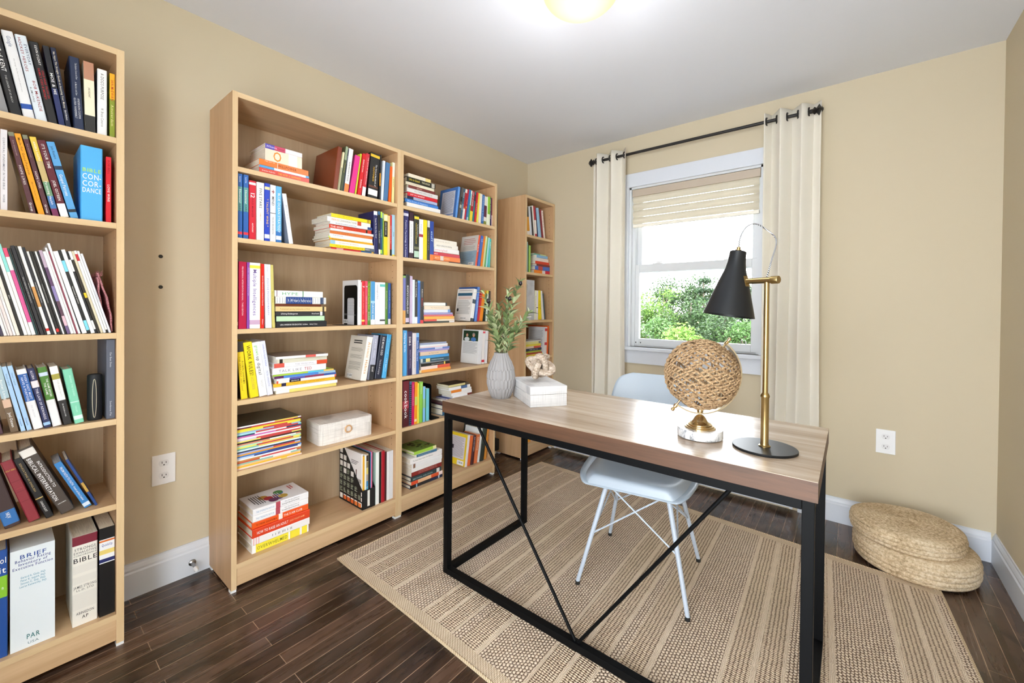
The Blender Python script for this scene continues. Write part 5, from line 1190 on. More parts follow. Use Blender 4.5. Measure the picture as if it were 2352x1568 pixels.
  (0.2613, 1.3948, 0.1156, 0.0227, 0.1915, 0.1343, 0.126, '4a2024', 'dark maroon novel with white title', [('AN ODYSSEY', 'e8e0f0', 0.05, 0.55, 0.55, 0.5)], [], {'hc': 1}),
  (0.2611, 1.4222, 0.1173, 0.0284, 0.1907, 0.1665, 0.126, 'dc7848', 'orange and cream patterned book', [('DELICIOUS', 'f4e4c8', 0.1, 0.55, 0.6, 0.5)], [], {}),
  (0.2628, 1.4564, 0.1149, 0.0157, 0.2252, 0.144, 0.149, 'e4e8ea', 'white book', [], [], {}),
  (0.2621, 1.4747, 0.1191, 0.0341, 0.2273, 0.193, 0.19, '26302c', 'thick dark photo book', [], [(0.05, 0.5, '33403a')], {'hc': 1}),
  (0.2585, 1.5121, 0.1137, 0.0061, 0.2246, 0.1803, 0.148, '20201e', 'thin black book', [], [], {}),
  (0.2581, 1.5266, 0.1154, 0.0192, 0.226, 0.1471, 0.19, 'd89038', 'orange-brown book by the panel', [], [], {}),
 ]),
 ('U', 'D', 1, '', [
  (0.2606, 1.9909, 1.7236, 0.0363, 0.2159, -0.1219, 0.143, 'e8a020', 'amber book with black head', [], [(0, 0.35, '24201f'), (0.85, 1, 'f0e8e0')], {}),
  (0.2601, 2.031, 1.7236, 0.0258, 0.2252, -0.137, 0.149, 'd4dae4', 'pale grey book', [], [], {}),
  (0.2632, 2.0606, 1.7236, 0.0154, 0.2287, -0.1514, 0.151, '2a2428', 'black slim book', [], [], {}),
  (0.2642, 2.078, 1.7236, 0.0122, 0.2399, -0.1297, 0.158, 'efe9e4', 'slim white book', [], [], {}),
  (0.2644, 2.092, 1.7236, 0.0237, 0.2389, -0.1199, 0.158, 'b83040', 'red over white book', [], [(0.45, 0.9, 'f0eae4')], {}),
  (0.2605, 2.1253, 1.7236, 0.0128, 0.2343, -0.1584, 0.155, '2a2850', 'slim navy book', [], [], {}),
  (0.2642, 2.1459, 1.7236, 0.0296, 0.2349, -0.1886, 0.155, '9cc4e4', 'pale blue book', [], [], {}),
  (0.2609, 2.1785, 1.7236, 0.012, 0.2301, -0.1922, 0.152, '6a4a4c', 'thin dull maroon book', [], [], {}),
  (0.2615, 2.1926, 1.7236, 0.0191, 0.2299, -0.1722, 0.152, '8a2434', 'wine red book', [], [], {}),
  (0.2634, 2.2138, 1.7236, 0.0193, 0.2259, -0.1736, 0.149, 'efe4de', 'white book with red lettering', [('ALBUQUERQUE', 'a83040', 0.05, 0.6, 0.6, 0.5)], [], {}),
 ]),
 ('U', 'D', 2, 'left', [
  (0.2675, 1.9822, 1.4376, 0.0092, 0.2336, 0, 0.154, 'b4d0d8', 'slim pale blue book', [], [], {}),
  (0.2676, 1.9931, 1.4376, 0.0118, 0.2138, 0, 0.141, '2f5a34', 'slim dark green book', [], [], {}),
  (0.272, 2.006, 1.4376, 0.0171, 0.2077, 0, 0.137, 'a0c860', 'slim lime book', [], [], {}),
 ]),
 ('S', 'D', 2, 'right', [
  (0.2524, 2.0913, 1.5874, 0.0099, 0.1788, 0.8, 0.118, '6aa890', 'teal green paperback', [], [(0.5, 1, 'c8d090')], {}),
  (0.2578, 2.122, 1.5663, 0.0208, 0.1535, -0.8, 0.101, '8ab8dc', 'light blue paperback', [], [], {}),
  (0.2521, 2.1223, 1.5384, 0.0276, 0.1785, 0.8, 0.118, 'ecdfd6', 'white and red paperback', [], [(0, 0.3, 'f0e8e4')], {}),
  (0.2553, 2.1092, 1.5158, 0.0223, 0.1983, 0.8, 0.131, 'd83c20', 'red paperback', [], [], {}),
  (0.2569, 2.1232, 1.4992, 0.0163, 0.1843, -0.8, 0.122, '7a2a2a', 'dark red paperback', [], [], {}),
  (0.2584, 2.1064, 1.4668, 0.0322, 0.2011, 0, 0.133, '4a70c0', 'blue hardback', [], [(0.2, 0.5, 'b84a4a')], {'hc': 1}),
  (0.2559, 2.0969, 1.4371, 0.0294, 0.2106, -0.8, 0.139, 'ee8a28', 'orange, white and red hardback at the base', [], [(0.5, 0.7, 'e8e0e4'), (0.7, 1, 'cc2438')], {'hc': 1}),
 ]),
 ('U', 'D', 3, '', [
  (0.2623, 2.0895, 1.0686, 0.0234, 0.234, 0.0407, 0.154, 'eeeed8', 'cream book with dark script title', [('Positive Psychology', '5a5a6a', 0.1, 0.9, 0.4, 0.5)], [], {}),
  (0.2597, 2.1226, 1.0676, 0.0248, 0.2335, 0, 0.154, 'efebef', 'white book with small dots', [], [(0.57, 0.6, '5a4a6a')], {}),
  (0.2606, 2.167, 1.0676, 0.0287, 0.2352, -0.0823, 0.155, 'f0d818', 'yellow book', [('ATELIER', '6a6010', 0.35, 0.65, 0.4, 0.5)], [], {}),
  (0.263, 2.21, 1.0676, 0.0192, 0.2333, -0.1414, 0.154, 'e8e4e8', 'slim white book', [], [], {}),
  (0.2597, 2.2322, 1.0676, 0.0186, 0.2116, -0.1482, 0.14, '2a5264', 'dark teal book leaning', [], [], {}),
 ]),
 ('S', 'D', 4, 'left', [
  (0.2531, 2.0002, 0.8943, 0.0086, 0.2023, 0.4, 0.133, 'd4d4d0', 'pale grey book', [], [], {}),
  (0.2493, 2.0039, 0.8754, 0.0186, 0.1691, 0, 0.112, 'e0dc9a', 'cream and yellow book', [], [], {}),
  (0.2508, 2.002, 0.8588, 0.0163, 0.2056, 0.8, 0.136, 'e8d84a', 'yellow book', [], [], {}),
  (0.2516, 2.0044, 0.8425, 0.016, 0.2003, 0.8, 0.132, 'e4c8bc', 'white and red book', [], [(0.5, 1, 'd85a4a')], {}),
  (0.2506, 2.0025, 0.8215, 0.0207, 0.2135, 0.8, 0.141, '20304a', 'navy book', [('THINK LIKE THIS', 'c8d0dc', 0.2, 0.75, 0.5, 0.5)], [], {}),
  (0.2451, 2.005, 0.8073, 0.0139, 0.2114, 0.8, 0.14, 'b4c840', 'lime book', [], [], {}),
  (0.2507, 2.0088, 0.7943, 0.0127, 0.2157, 0.8, 0.142, 'a84030', 'rust red book', [], [], {}),
  (0.2493, 2.009, 0.7761, 0.0179, 0.2269, 0.4, 0.15, 'e0cc50', 'yellow book at the base', [], [], {}),
 ]),
 ('U', 'D', 4, 'right', [
  (0.263, 2.2333, 0.7781, 0.0333, 0.2292, 0.0449, 0.17, 'efe8e8', 'white book with red flowers, text page showing', [], [(0.05, 0.15, 'd04050'), (0.55, 0.65, 'd04050')], {'side': 'd8d8da', 'cov': 'lines'}),
  (0.2621, 2.2719, 0.7775, 0.0233, 0.2378, 0.0367, 0.2, 'ec6420', 'orange book with elastic band', [], [], {'hc': 1}),
  (0.2594, 2.3035, 0.7766, 0.0055, 0.2213, 0, 0.146, '2c2624', 'dark brown book by the panel', [], [], {}),
 ]),
 ('U', 'D', 6, '', [
  (0.2634, 2.0211, 0.1126, 0.0343, 0.2082, 0, 0.137, 'e8b838', 'golden yellow book', [], [(0.92, 1, 'e0a030')], {}),
  (0.2599, 2.0738, 0.1126, 0.0163, 0.2212, 0, 0.146, 'e8d0c8', 'white and red book', [], [], {}),
  (0.2612, 2.0932, 0.1126, 0.0267, 0.2217, 0, 0.146, '7a1c38', 'wine red book', [], [], {}),
  (0.2645, 2.1229, 0.1126, 0.027, 0.2188, 0, 0.144, 'ece6ea', 'white book with dark foot mark', [], [(0.93, 0.97, '4a4a4a')], {}),
 ]),
]


# ---------------------------------------------------------------- bookcases
M_VENEER = wood_mat('birch_veneer', 'ba946c', 'd4b088', axis=2, scale=.6)
M_VENEERB = wood_mat('birch_back_panel', 'ae967a', 'c6ae90', axis=2, scale=.5, rough=.55)
M_VENEERH = wood_mat('birch_shelf_veneer', 'c29f78', 'dab992', axis=1, scale=.6)
M_EDGE = wood_mat('birch_edge_band', 'd2b388', 'dfc49c', axis=2, scale=.8)
M_EDGEH = wood_mat('birch_edge_band_horizontal', 'd2b388', 'dfc49c', axis=1, scale=.8)
SHELF_Z = {1: 1.723, 2: 1.437, 3: 1.067, 4: .776, 5: .488, 6: .112}
CASES = {'A': (-1.1187, .7997, 'tall birch bookcase cut off by the left edge of the picture'),
         'B': (0, .8, 'wide birch bookcase in the middle, its left side bare'),
         'C': (.8005, .7995, 'wide birch bookcase behind the vase of olive sprigs'),
         'D': (1.93, .4, 'narrow birch bookcase in the corner by the window')}
FX, PT, HT = .29, .0195, 2.02


def edged(mb, x0, x1, y0, y1, z0, z1, me, mf):
    """board whose front edge (towards the room) carries edge banding"""
    mb.box(x0, x1 - .0008, y0, y1, z0, z1, me)
    mb.box(x1 - .0008, x1, y0, y1, z0, z1, mf)


for key, (yo, wd, lab) in CASES.items():
    o = thing('bookcase', lab, 'bookcase', (.01, yo, 0), 0, 'birch bookcases along the left wall')
    D = FX - .01
    for ya in (0, wd - PT):
        m = MB()
        edged(m, 0, D, ya, ya + PT, .012, HT, M_VENEER, M_EDGE)
        sp_ = m.build('side_panel', None, o)
        for xx in (.012, D - .03):
            MB().box(xx, xx + .026, ya, ya + PT, 0, .012).build('glide', M_WHITEP, sp_)
        inner = ya + PT if ya == 0 else ya
        s = 1 if ya == 0 else -1
        hh = MB()
        for xx in (.035, D - .04):
            for k in range(52):
                z = .2 + k * .034
                if min(abs(z - q) for q in SHELF_Z.values()) < .03:
                    continue
                t0 = inner + s * .0003
                hh.add([(xx + .0025 * cos(t * pi / 3), t0, z + .0025 * sin(t * pi / 3)) for t in range(6)], [tuple(range(6))])
        hh.build('peg_holes', mat('peg_hole_dark', '3a2a1c', .9), sp_, fix=False)
    m = MB()
    edged(m, 0, D - .001, PT, wd - PT, HT - .02, HT, M_VENEERH, M_EDGEH)
    m.build('top_panel', None, o)
    MB().box(0, .004, PT, wd - PT, .03, HT - .02).build('back_panel', M_VENEERB, o)
    for k, z in SHELF_Z.items():
        m = MB()
        edged(m, .004, D - (.001 if k == 6 else .003), PT, wd - PT, z - .019, z, M_VENEERH, M_EDGEH)
        m.build('bottom_shelf' if k == 6 else 'shelf', None, o)
    m = MB().box(D - .02, D - .004, PT, wd - PT, .022, SHELF_Z[6] - .019, M_VENEERH)
    m.build('plinth', None, o)


# ---------------------------------------------------------------- books
def paper(name, c):
    m = mat(name, c, .9, spec=.1)
    t = NT(m)
    v = t.coords((30, 700, 30))
    ns = t.n('TexNoise', Scale=1.0, Detail=2.0)
    t.l(v, ns.inputs['Vector'])
    t.l(t.ramp(ns.outputs[0], [(.3, tuple(x * .78 for x in lin(c)[:3]) + (1,)), (.6, lin(c))]), t.b.inputs['Base Color'])
    return m


M_PAGES = paper('book_pages', 'e9e2d2')
ORD = ['', 'first', 'second', 'third', 'fourth', 'fifth', 'sixth', 'seventh', 'eighth', 'ninth', 'tenth', 'eleventh', 'twelfth', 'thirteenth', 'fourteenth', 'fifteenth',
       'sixteenth', 'seventeenth', 'eighteenth', 'nineteenth', 'twentieth', 'twenty-first', 'twenty-second', 'twenty-third', 'twenty-fourth', 'twenty-fifth', 'twenty-sixth',
       'twenty-seventh', 'twenty-eighth', 'twenty-ninth', 'thirtieth', 'thirty-first', 'thirty-second', 'thirty-third', 'thirty-fourth', 'thirty-fifth', 'thirty-sixth', 'thirty-seventh', 'thirty-eighth']
SHELF_N = {1: 'top shelf', 2: 'second shelf', 3: 'third shelf', 4: 'fourth shelf', 5: 'fifth shelf', 6: 'bottom shelf'}
CASE_N = {'A': 'leftmost bookcase', 'B': 'middle bookcase', 'C': 'plant-side bookcase', 'D': 'corner bookcase'}


def ink(c):
    return mat('ink_' + c, c, .55, spec=.3)


def cov_mat(c, kind):
    if kind == 'leather':
        return mat('leather_' + c, c, .28, coat=.3)
    if kind == 'cloth':
        return mat('cover_' + c, c, .42)
    return mat('card_' + c, c, .3)


def cover_print(kind, L, T, D, top, upright):
    """printed panels on a cover that shows; a: along the spine, b: back from the spine (fractions)"""
    m = MB()
    tt = T + .0003 if not upright else -.0003
    lay = [0]
    def R(a0, a1, b0, b1, c):
        lay[0] += 1
        q = tt + (.00006 * lay[0] if not upright else -.00006 * lay[0])
        s0, s1 = top + a0 * L, top + a1 * L
        d0, d1 = -b0 * D, -b1 * D
        m.add([(s0, q, d0), (s1, q, d0), (s1, q, d1), (s0, q, d1)], [(0, 1, 2, 3)], ink(c))
    def E(a, b, ra, rb, c):
        lay[0] += 1
        q = tt + (.00006 * lay[0] if not upright else -.00006 * lay[0])
        m.add([(top + a * L + ra * L * cos(k * pi / 8), q, -b * D - rb * D * sin(k * pi / 8)) for k in range(16)], [tuple(range(16))], ink(c))
    rn = random.Random(kind)
    def lines(a0, a1, b0, b1, n, c, th=.35):
        st = (a1 - a0) / n
        for i in range(n):
            R(a0 + i * st, a0 + i * st + st * th, b0 + rn.uniform(0, .2) * (b1 - b0) * (rn.random() < .4), b1, c)
    def bars(a0, a1, b0, b1):
        R(a0, a1, b0, b1, 'f0f0f0')
        n = 9
        for i in range(n):
            w_ = (b1 - b0) / n
            R(a0 + .15 * (a1 - a0), a1 - .25 * (a1 - a0), b0 + w_ * (i + .2), b0 + w_ * (i + .2 + rn.uniform(.2, .6)), '2a2a2a')
    if kind == 'lines':
        lines(.12, .8, .12, .88, 26, '8a8a90')
        bars(.88, .97, .62, .92)
    elif kind == 'habits':
        lines(.1, .2, .25, .75, 2, '3a3a3a', .55)
        for i, a in enumerate((.28, .44, .6, .7)):
            lines(a, a + .09, .15, .85, 4, '8a857c')
        bars(.88, .97, .55, .85)
    elif kind == 'bluepanel':
        R(.1, .84, .14, .86, 'c4c6d2')
        lines(.13, .8, .18, .8, 24, '77798a')
        R(.87, .99, .12, .5, 'd4d6e0')
        bars(.9, .99, .14, .42)
    elif kind == 'greyblue':
        R(.5, 1, 0, 1, '8ea4b4')
        lines(.1, .32, .14, .84, 4, 'b06a62', .3)
        lines(.34, .48, .14, .84, 4, '9a9690')
        lines(.56, .84, .14, .84, 10, '6a8296')
        bars(.88, .97, .1, .42)
    elif kind == 'tealband':
        lines(.05, .08, .12, .86, 1, '5a5a60')
        R(.13, .22, .06, .94, '2f5a74')
        lines(.25, .34, .1, .88, 3, 'c8806a', .35)
        lines(.36, .8, .1, .9, 16, '8f8c8c')
        E(.66, .84, .05, .06, '1c1c1e')
        bars(.88, .96, .3, .6)
    elif kind == 'portrait':
        R(.04, .34, .06, .92, '26402c')
        for b, skin, hair, shirt in ((.7, 'd0a488', '3a2a22', 'dfe4e8'), (.32, 'c89880', '8a8a88', '4a78b8')):
            E(.29, b, .06, .15, shirt)
            E(.15, b, .055, .085, hair)
            E(.175, b, .045, .065, skin)
        lines(.38, .72, .08, .9, 16, 'a4a4a6')
    elif kind == 'yellowback':
        R(.1, .8, .1, .88, 'd4ccd0')
        lines(.13, .76, .16, .84, 20, '8c8890')
        R(.4, .52, .72, .84, '3a3038')
        R(.84, .98, .08, .45, 'e8e4ec')
        bars(.86, .96, .12, .4)
    elif kind == 'plant':
        for k in range(26):
            E(rn.uniform(.35, .95), rn.uniform(.2, .9), rn.uniform(.03, .09), rn.uniform(.03, .1), rn.choice(['3a4a1e', '4a3a24', '6a7a3a', '8a9a4a', '2c2c1c']))
    elif kind == 'switch':
        for k, c in enumerate(['8a3a52', '3f6ea8', '4f8a4a', 'b8883a', 'a8323a', '5a4a78', '6a3a5a', 'c8a84a']):
            E(.5 + .13 * cos(k * .8) + .1 * (k % 3 - 1), .42 + .2 * sin(k * .8), .085, .13, c)
        lines(.1, .3, .2, .8, 5, '4a4a4e', .4)
        lines(.44, .6, .3, .6, 4, 'f0f0f0', .3)
        lines(.82, .92, .55, .85, 2, 'c85a5a', .4)
    return m


def book(kind, case, shelf, row, idx, n, rec):
    x, y, z, T, L, ang, D, col, desc, texts, bands, op = rec
    hc = op.get('hc')
    upright = kind == 'U'
    mag = op.get('mag')
    box = op.get('box')
    c = min(.0022, T * .3) if hc else min(.0006, T * .15)
    if upright:
        s_ax, t_ax = Vector((0, -sin(ang), -cos(ang))), Vector((0, cos(ang), -sin(ang)))
        top, bot = -L, 0.0
    else:
        a = radians(ang)
        s_ax, t_ax = Vector((-sin(a), cos(a), 0)), Vector((0, 0, 1))
        top, bot = 0.0, L
    d_ax = s_ax.cross(t_ax)
    mb = MB()
    base_m = cov_mat(col, 'leather' if op.get('leather') else 'cloth' if hc else 'card')
    side_m = base_m if 'side' not in op else cov_mat(op['side'], 'cloth' if hc else 'card')
    # stations along the spine, cut where the printed bands start and stop
    cuts = {0.0, 1.0}
    for b0, b1, _ in bands:
        cuts |= {min(max(b0, 0), 1), min(max(b1, 0), 1)}
    cuts = sorted(cuts)
    b = min(.0028 if hc else .0006, T * .25)
    prof = [(0, -D), (0, -c), (c, 0), (T - c, 0), (T, -c), (T, -D), (T - b, -D), (T - b, -c - b), (b, -c - b), (b, -D)]
    if box or T < .0062:
        prof = [(0, -D), (0, -c), (c, 0), (T - c, 0), (T, -c), (T, -D)]
    N = len(prof)
    base_i, side_i = mb.slot(base_m), mb.slot(side_m)
    for f in cuts:
        mb.v += [(top + f * L, p[0], p[1]) for p in prof]
    for i in range(len(cuts) - 1):
        mid = (cuts[i] + cuts[i + 1]) / 2
        bm_ = base_m
        for b0, b1, cc in bands:
            if b0 <= mid <= b1:
                bm_ = cov_mat(cc, 'cloth' if hc else 'card')
        bi = mb.slot(bm_)
        for k in range(N):
            q = (k + 1) % N
            mb.f.append((i * N + k, i * N + q, (i + 1) * N + q, (i + 1) * N + k))
            mb.mi.append(bi if k in (1, 2, 3) else side_i if k in (0, 4) else base_i)
    o2 = (len(cuts) - 1) * N
    if N == 6:
        for o_, fl in ((0, 1), (o2, -1)):
            f_ = [0, 1, 2, 3, 4, 5]
            mb.f.append(tuple(i + o_ for i in (f_ if fl > 0 else f_[::-1])))
            mb.mi.append(base_i if (box or mag or T < .0062) and not (mag and col[0] in '0123') else base_i)
    else:
        for o_, fl in ((0, 1), (o2, -1)):
            for f_ in ([0, 1, 8, 9], [1, 2, 3, 4, 7, 8], [4, 5, 6, 7]):
                mb.f.append(tuple(i + o_ for i in (f_ if fl > 0 else f_[::-1])))
                mb.mi.append(base_i)
    ob = mb.build('magazine' if mag else 'book', None)
    mtx = Matrix.Identity(4)
    for k in range(3):
        mtx[k][0], mtx[k][1], mtx[k][2] = s_ax[k], t_ax[k], d_ax[k]
    mtx[0][3], mtx[1][3], mtx[2][3] = x, y, z
    ob.matrix_world = mtx
    if N == 10:
        ov = .003 if hc else .0004
        pm = M_PAGES if 'pg' not in op else paper('pages_' + op['pg'], op['pg'])
        MB().box(top + ov, bot - ov, b, T - b, -D + ov, -c - b).build('pages', pm, ob)
    if texts:
        tm = MB()
        for s, cc, a0, a1, hf, of in texts:
            sm = top + (a0 + a1) / 2 * L
            if hf > 0:
                put_text(tm, s, (sm, of * T, .00025), (1, 0, 0), (0, 1, 0), (a1 - a0) * L, hf * T * .8, ink(cc))
            else:
                put_text(tm, s, (sm, .5 * T, .00025), (0, 1, 0), (-1, 0, 0), -hf * T if hf > -1 else .86 * T, (a1 - a0) * L * .8, ink(cc), 2.2)
        if tm.v:
            tm.build('lettering', None, ob, fix=False)
    if 'cov' in op:
        cover_print(op['cov'], L, T, D, top, upright).build('cover_print', None, ob, fix=False)
    if op.get('binder'):
        r = MB().tube([(top + .06 * L, T * .5 + .012 * cos(t * pi / 8), .0006 + .0002) for t in range(2)], .0005, 4)
        MB().tube([(bot - .05, T * .5 + .009 * cos(t * pi / 8), .0008 ) for t in range(16)], .0012, 5, closed=True).build('finger_ring', M_STEEL, ob) if False else None
    if op.get('spiral'):
        sp = MB()
        nn = max(8, int(L / .011))
        for i in range(nn):
            s = top + (i + .5) * L / nn
            sp.tube([(s, T * .5 + T * .46 * cos(t * pi / 5), -.002 + .0035 * sin(t * pi / 5)) for t in range(6)], .0008, 4)
        sp.build('wire_spiral', mat('spiral_wire', '8a93a4', .35, metal=.6), ob)
    if op.get('frame'):
        fr = MB()
        e = .0022
        fr.box(top - e, bot + e, -e * .0, .0012, -D, .0016)
        fr.box(top - e, bot + e, T - .0012, T, -D, .0016)
        fr.box(top - e, top, 0, T, -D, .0016)
        fr.box(bot, bot + e, 0, T, -D, .0016)
        fr.build('slipcase', mat('dark_slipcase', '2c3a40', .5), ob)
    # description
    where = SHELF_N[shelf] + ', ' + CASE_N[case]
    if kind == 'U':
        k = n - idx if case == 'A' else idx + 1
        pos = (ORD[k] + ' from right') if case == 'A' else ORD[k] + ('' if row else ' from left')
        r = {'': '', 'mag': '', 'left': ' in left row', 'right': ' in right row'}[row]
        grp = {'': 'upright books, ', 'mag': 'leaning magazines, ', 'left': 'left upright books, ', 'right': 'right upright books, '}[row] + where
    else:
        pos = ORD[idx + 1] + ' down'
        r = {'left': ' in left stack', 'mid': ' in stack', 'right': ' in stack', 'mag': ' in stack'}[row]
        grp = 'stacked ' + ('magazines, ' if row == 'mag' else 'books, ') + where
    tag(ob, desc + ', ' + pos + r + ', ' + where, 'magazine' if mag else 'book', grp)
    return ob


BOOKS = {}
for kind, case, shelf, row, recs in BOOK_ROWS:
    for i, rec in enumerate(recs):
        BOOKS[(case, shelf, row, i)] = (book(kind, case, shelf, row, i, len(recs), rec), rec)


def book_span(case, shelf, row):
    n = [k for k in BOOKS if k[:3] == (case, shelf, row)]
    r0 = BOOKS[(case, shelf, row, 0)][1]
    r1 = BOOKS[(case, shelf, row, len(n) - 1)][1]
    return r0, r1


# other things on the shelves -----------------------------------------------------
def bookend(y, s, x0, x1, z, hgt, base, label):
    """s: side of the plate the foot points to"""
    o = thing('bookend', label, 'bookend', (0, y, z))
    r, hw = .016, .32
    pts = []
    def arc(cx, cz, a0, a1, rr):
        return [(cx + rr * cos(a0 + (a1 - a0) * k / 6), cz + rr * sin(a0 + (a1 - a0) * k / 6)) for k in range(7)]
    out = [(x0, .001)] + arc(x0 + r, hgt - r, pi, pi / 2, r) + arc(x1 - r, hgt - r, pi / 2, 0, r) + [(x1, .001)]
    w_ = x1 - x0
    a, b = x0 + w_ * .24, x1 - w_ * .22
    zt = hgt * .68
    inn = [(b, .001)] + arc(b - .01, zt - .01, 0, pi / 2, .01) + arc(a + .01, zt - .01, pi / 2, pi, .01) + [(a, .001)]
    MB().prism(out + inn, 1, -.0006, .0006).build('plate', M_BLACK, o)
    f = [(x0 + .005, 0), (x1, 0), (x1, s * (base - .012)), (x1 - .012, s * base), (x0 + .017, s * base), (x0 + .005, s * (base - .012))]
    MB().prism(f, 2, .0002, .0012).build('foot_plate', M_BLACK, o)
    return o


r0, r1 = book_span('B', 3, 'right')
bookend(r0[1] - .0012, -1, .13, .255, 1.067, .205, .075, 'black metal bookend with arched cut-out left of the white book')
r0, r1 = book_span('C', 5, 'left')
bookend(r1[1] + r1[3] + .014, 1, .14, .272, .488, .215, .075, 'black metal bookend closing the rainbow row of books')

# speaker, slipcase and pink pouch, leftmost bookcase
o = thing('portable_speaker', 'small black cylinder speaker with pale cord loop on fourth shelf', 'speaker', (.245, -.386, .7766))
MB().lathe([(.001, 0), (.0165, 0), (.0185, .004), (.0185, .148), (.0165, .152), (.001, .152)], 28).build('body', mat('speaker_mesh', '14161c', .6), o, smooth=True)
MB().lathe([(.001, .152), (.014, .152), (.013, .1535), (.001, .1535)], 24).build('top_cap', M_RUBBER, o, smooth=True)
lp = []
for k in range(28):
    t = 2 * pi * k / 28
    lp.append((.0188 * cos(-.15 + .26 * cos(t)), .0188 * sin(-.15 + .26 * cos(t)), .074 + .064 * sin(t) if abs(sin(t)) > .2 else .074 + .064 * sin(t)))
MB().tube(lp, .0007, 5, closed=True).build('cord_loop', mat('pale_cord', 'd8cfb8', .6), o)
o = MB().box(0, .2, 0, .021, 0, .268, bev=.0012).build('slipcase', mat('slate_cloth', '5c6272', .55))
o.location = (.07, -.3605, .7766)
tag(o, 'tall slate grey slipcase standing against the right panel, fourth shelf', 'slipcase')
t_ = MB()
put_text(t_, 'Our Best Shots', (.2003, .0105, .2), (0, 0, -1), (0, 1, 0), .05, .005, ink('c8ccd8'))
put_text(t_, 'Sundance Pix', (.2003, .0105, .035), (0, 0, -1), (0, 1, 0), .05, .005, ink('c8ccd8'))
t_.build('lettering', None, o, fix=False)
o = thing('fabric_pouch', 'dusty pink woolly pouch folded beside the leaning magazines', 'pouch', (.168, -.3455, 1.0676))
o.rotation_euler = (radians(6.5), 0, 0)
fn = lambda u, v: (.10 * (u - .5) * 2 * .95, (-.010 + .002 * sin(9 * v + 4 * u)) * (1 - v * .2) - .012 * v, .205 * v + .004 * sin(11 * u))
fab = mat('pink_tweed', 'b06a72', .95)
t = NT(fab)
ns = t.n('TexNoise', Scale=260.0, Detail=3.0)
t.l(t.coords(), ns.inputs['Vector'])
t.l(t.ramp(ns.outputs[0], [(.35, lin('8a4650')), (.6, lin('cf949a'))]), t.b.inputs['Base Color'])
t.bump(ns.outputs[0], .8, .003)
for nm, sg, top in (('front_flap', 1, .2), ('back_flap', -1, .185)):
    m = MB()
    m.grid(14, 16, lambda u, v, sg=sg, top=top: (.1 * (2 * u - 1), -.010 * v * 1.2 + sg * (.0075 * sin(pi * min(1, v * 1.1)) + .0015) + .001 * sin(20 * v + 9 * u), top * v + .004 * sin(8 * u)))
    q = m.build(nm, fab, o, smooth=True)
    s_ = q.modifiers.new('thickness', 'SOLIDIFY')
    s_.thickness = .004
m = MB()
rn = random.Random(4)
for k in range(40):
    x_, y_ = rn.uniform(.02, .1), rn.uniform(-.02, .0)
    m.tube([(x_, y_, .192), (x_ + rn.uniform(-.004, .006), y_ + rn.uniform(-.006, .006), .2 + rn.uniform(.002, .012))], .0004, 3)
m.build('fringe', fab, o)

# linen box with wooden ring
def rounded_rect(x0, x1, y0, y1, r, n=6):
    pts = []
    for cx, cy, a in ((x1 - r, y1 - r, 0), (x0 + r, y1 - r, pi / 2), (x0 + r, y0 + r, pi), (x1 - r, y0 + r, 1.5 * pi)):
        pts += [(cx + r * cos(a + pi / 2 * k / n), cy + r * sin(a + pi / 2 * k / n)) for k in range(n + 1)]
    return pts


def linen(name, c1, c2, sc=900.0):
    m = mat(name, c1, .9, spec=.15)
    t = NT(m)
    v = t.coords()
    hs = []
    for s_ in ((sc, 9, 9), (9, sc, 9), (9, 9, sc)):
        ns = t.n('TexNoise', Scale=1.0, Detail=1.0)
        t.l(t.coords(s_), ns.inputs['Vector'])
        hs.append(ns.outputs[0])
    h = t.math('MINIMUM', t.math('MINIMUM', hs[0], hs[1]), hs[2])
    t.l(t.ramp(h, [(.27, lin(c2)), (.46, lin(c1))]), t.b.inputs['Base Color'])
    t.bump(h, .5, .0012)
    return m


M_LINEN = linen('pale_linen', 'ece7e2', 'bdb6b0')
o = thing('storage_box', 'rounded linen storage box with wooden ring pull on fifth shelf', 'box', (.165, .526, .488), radians(-2.5))
MB().prism(rounded_rect(-.083, .083, -.14, .14, .022), 2, .0005, .069).build('body', M_LINEN, o)
lid = MB().prism(rounded_rect(-.084, .084, -.141, .141, .023), 2, .0695, .101)
lid.prism(rounded_rect(-.080, .080, -.137, .137, .021), 2, .101, .1035)
lido = lid.build('lid', M_LINEN, o)
MB().box(.083, .0865, -.008, .008, .067, .084, bev=.001).build('tab', M_LINEN, lido)
MB().tube([(.0905, .0165 * cos(t * pi / 12), .0595 + .0165 * sin(t * pi / 12)) for t in range(24)], .0035, 8, closed=True).build('ring_pull', wood_mat('beech_ring', 'b88a5c', 'dcb488'), lido, smooth=True)

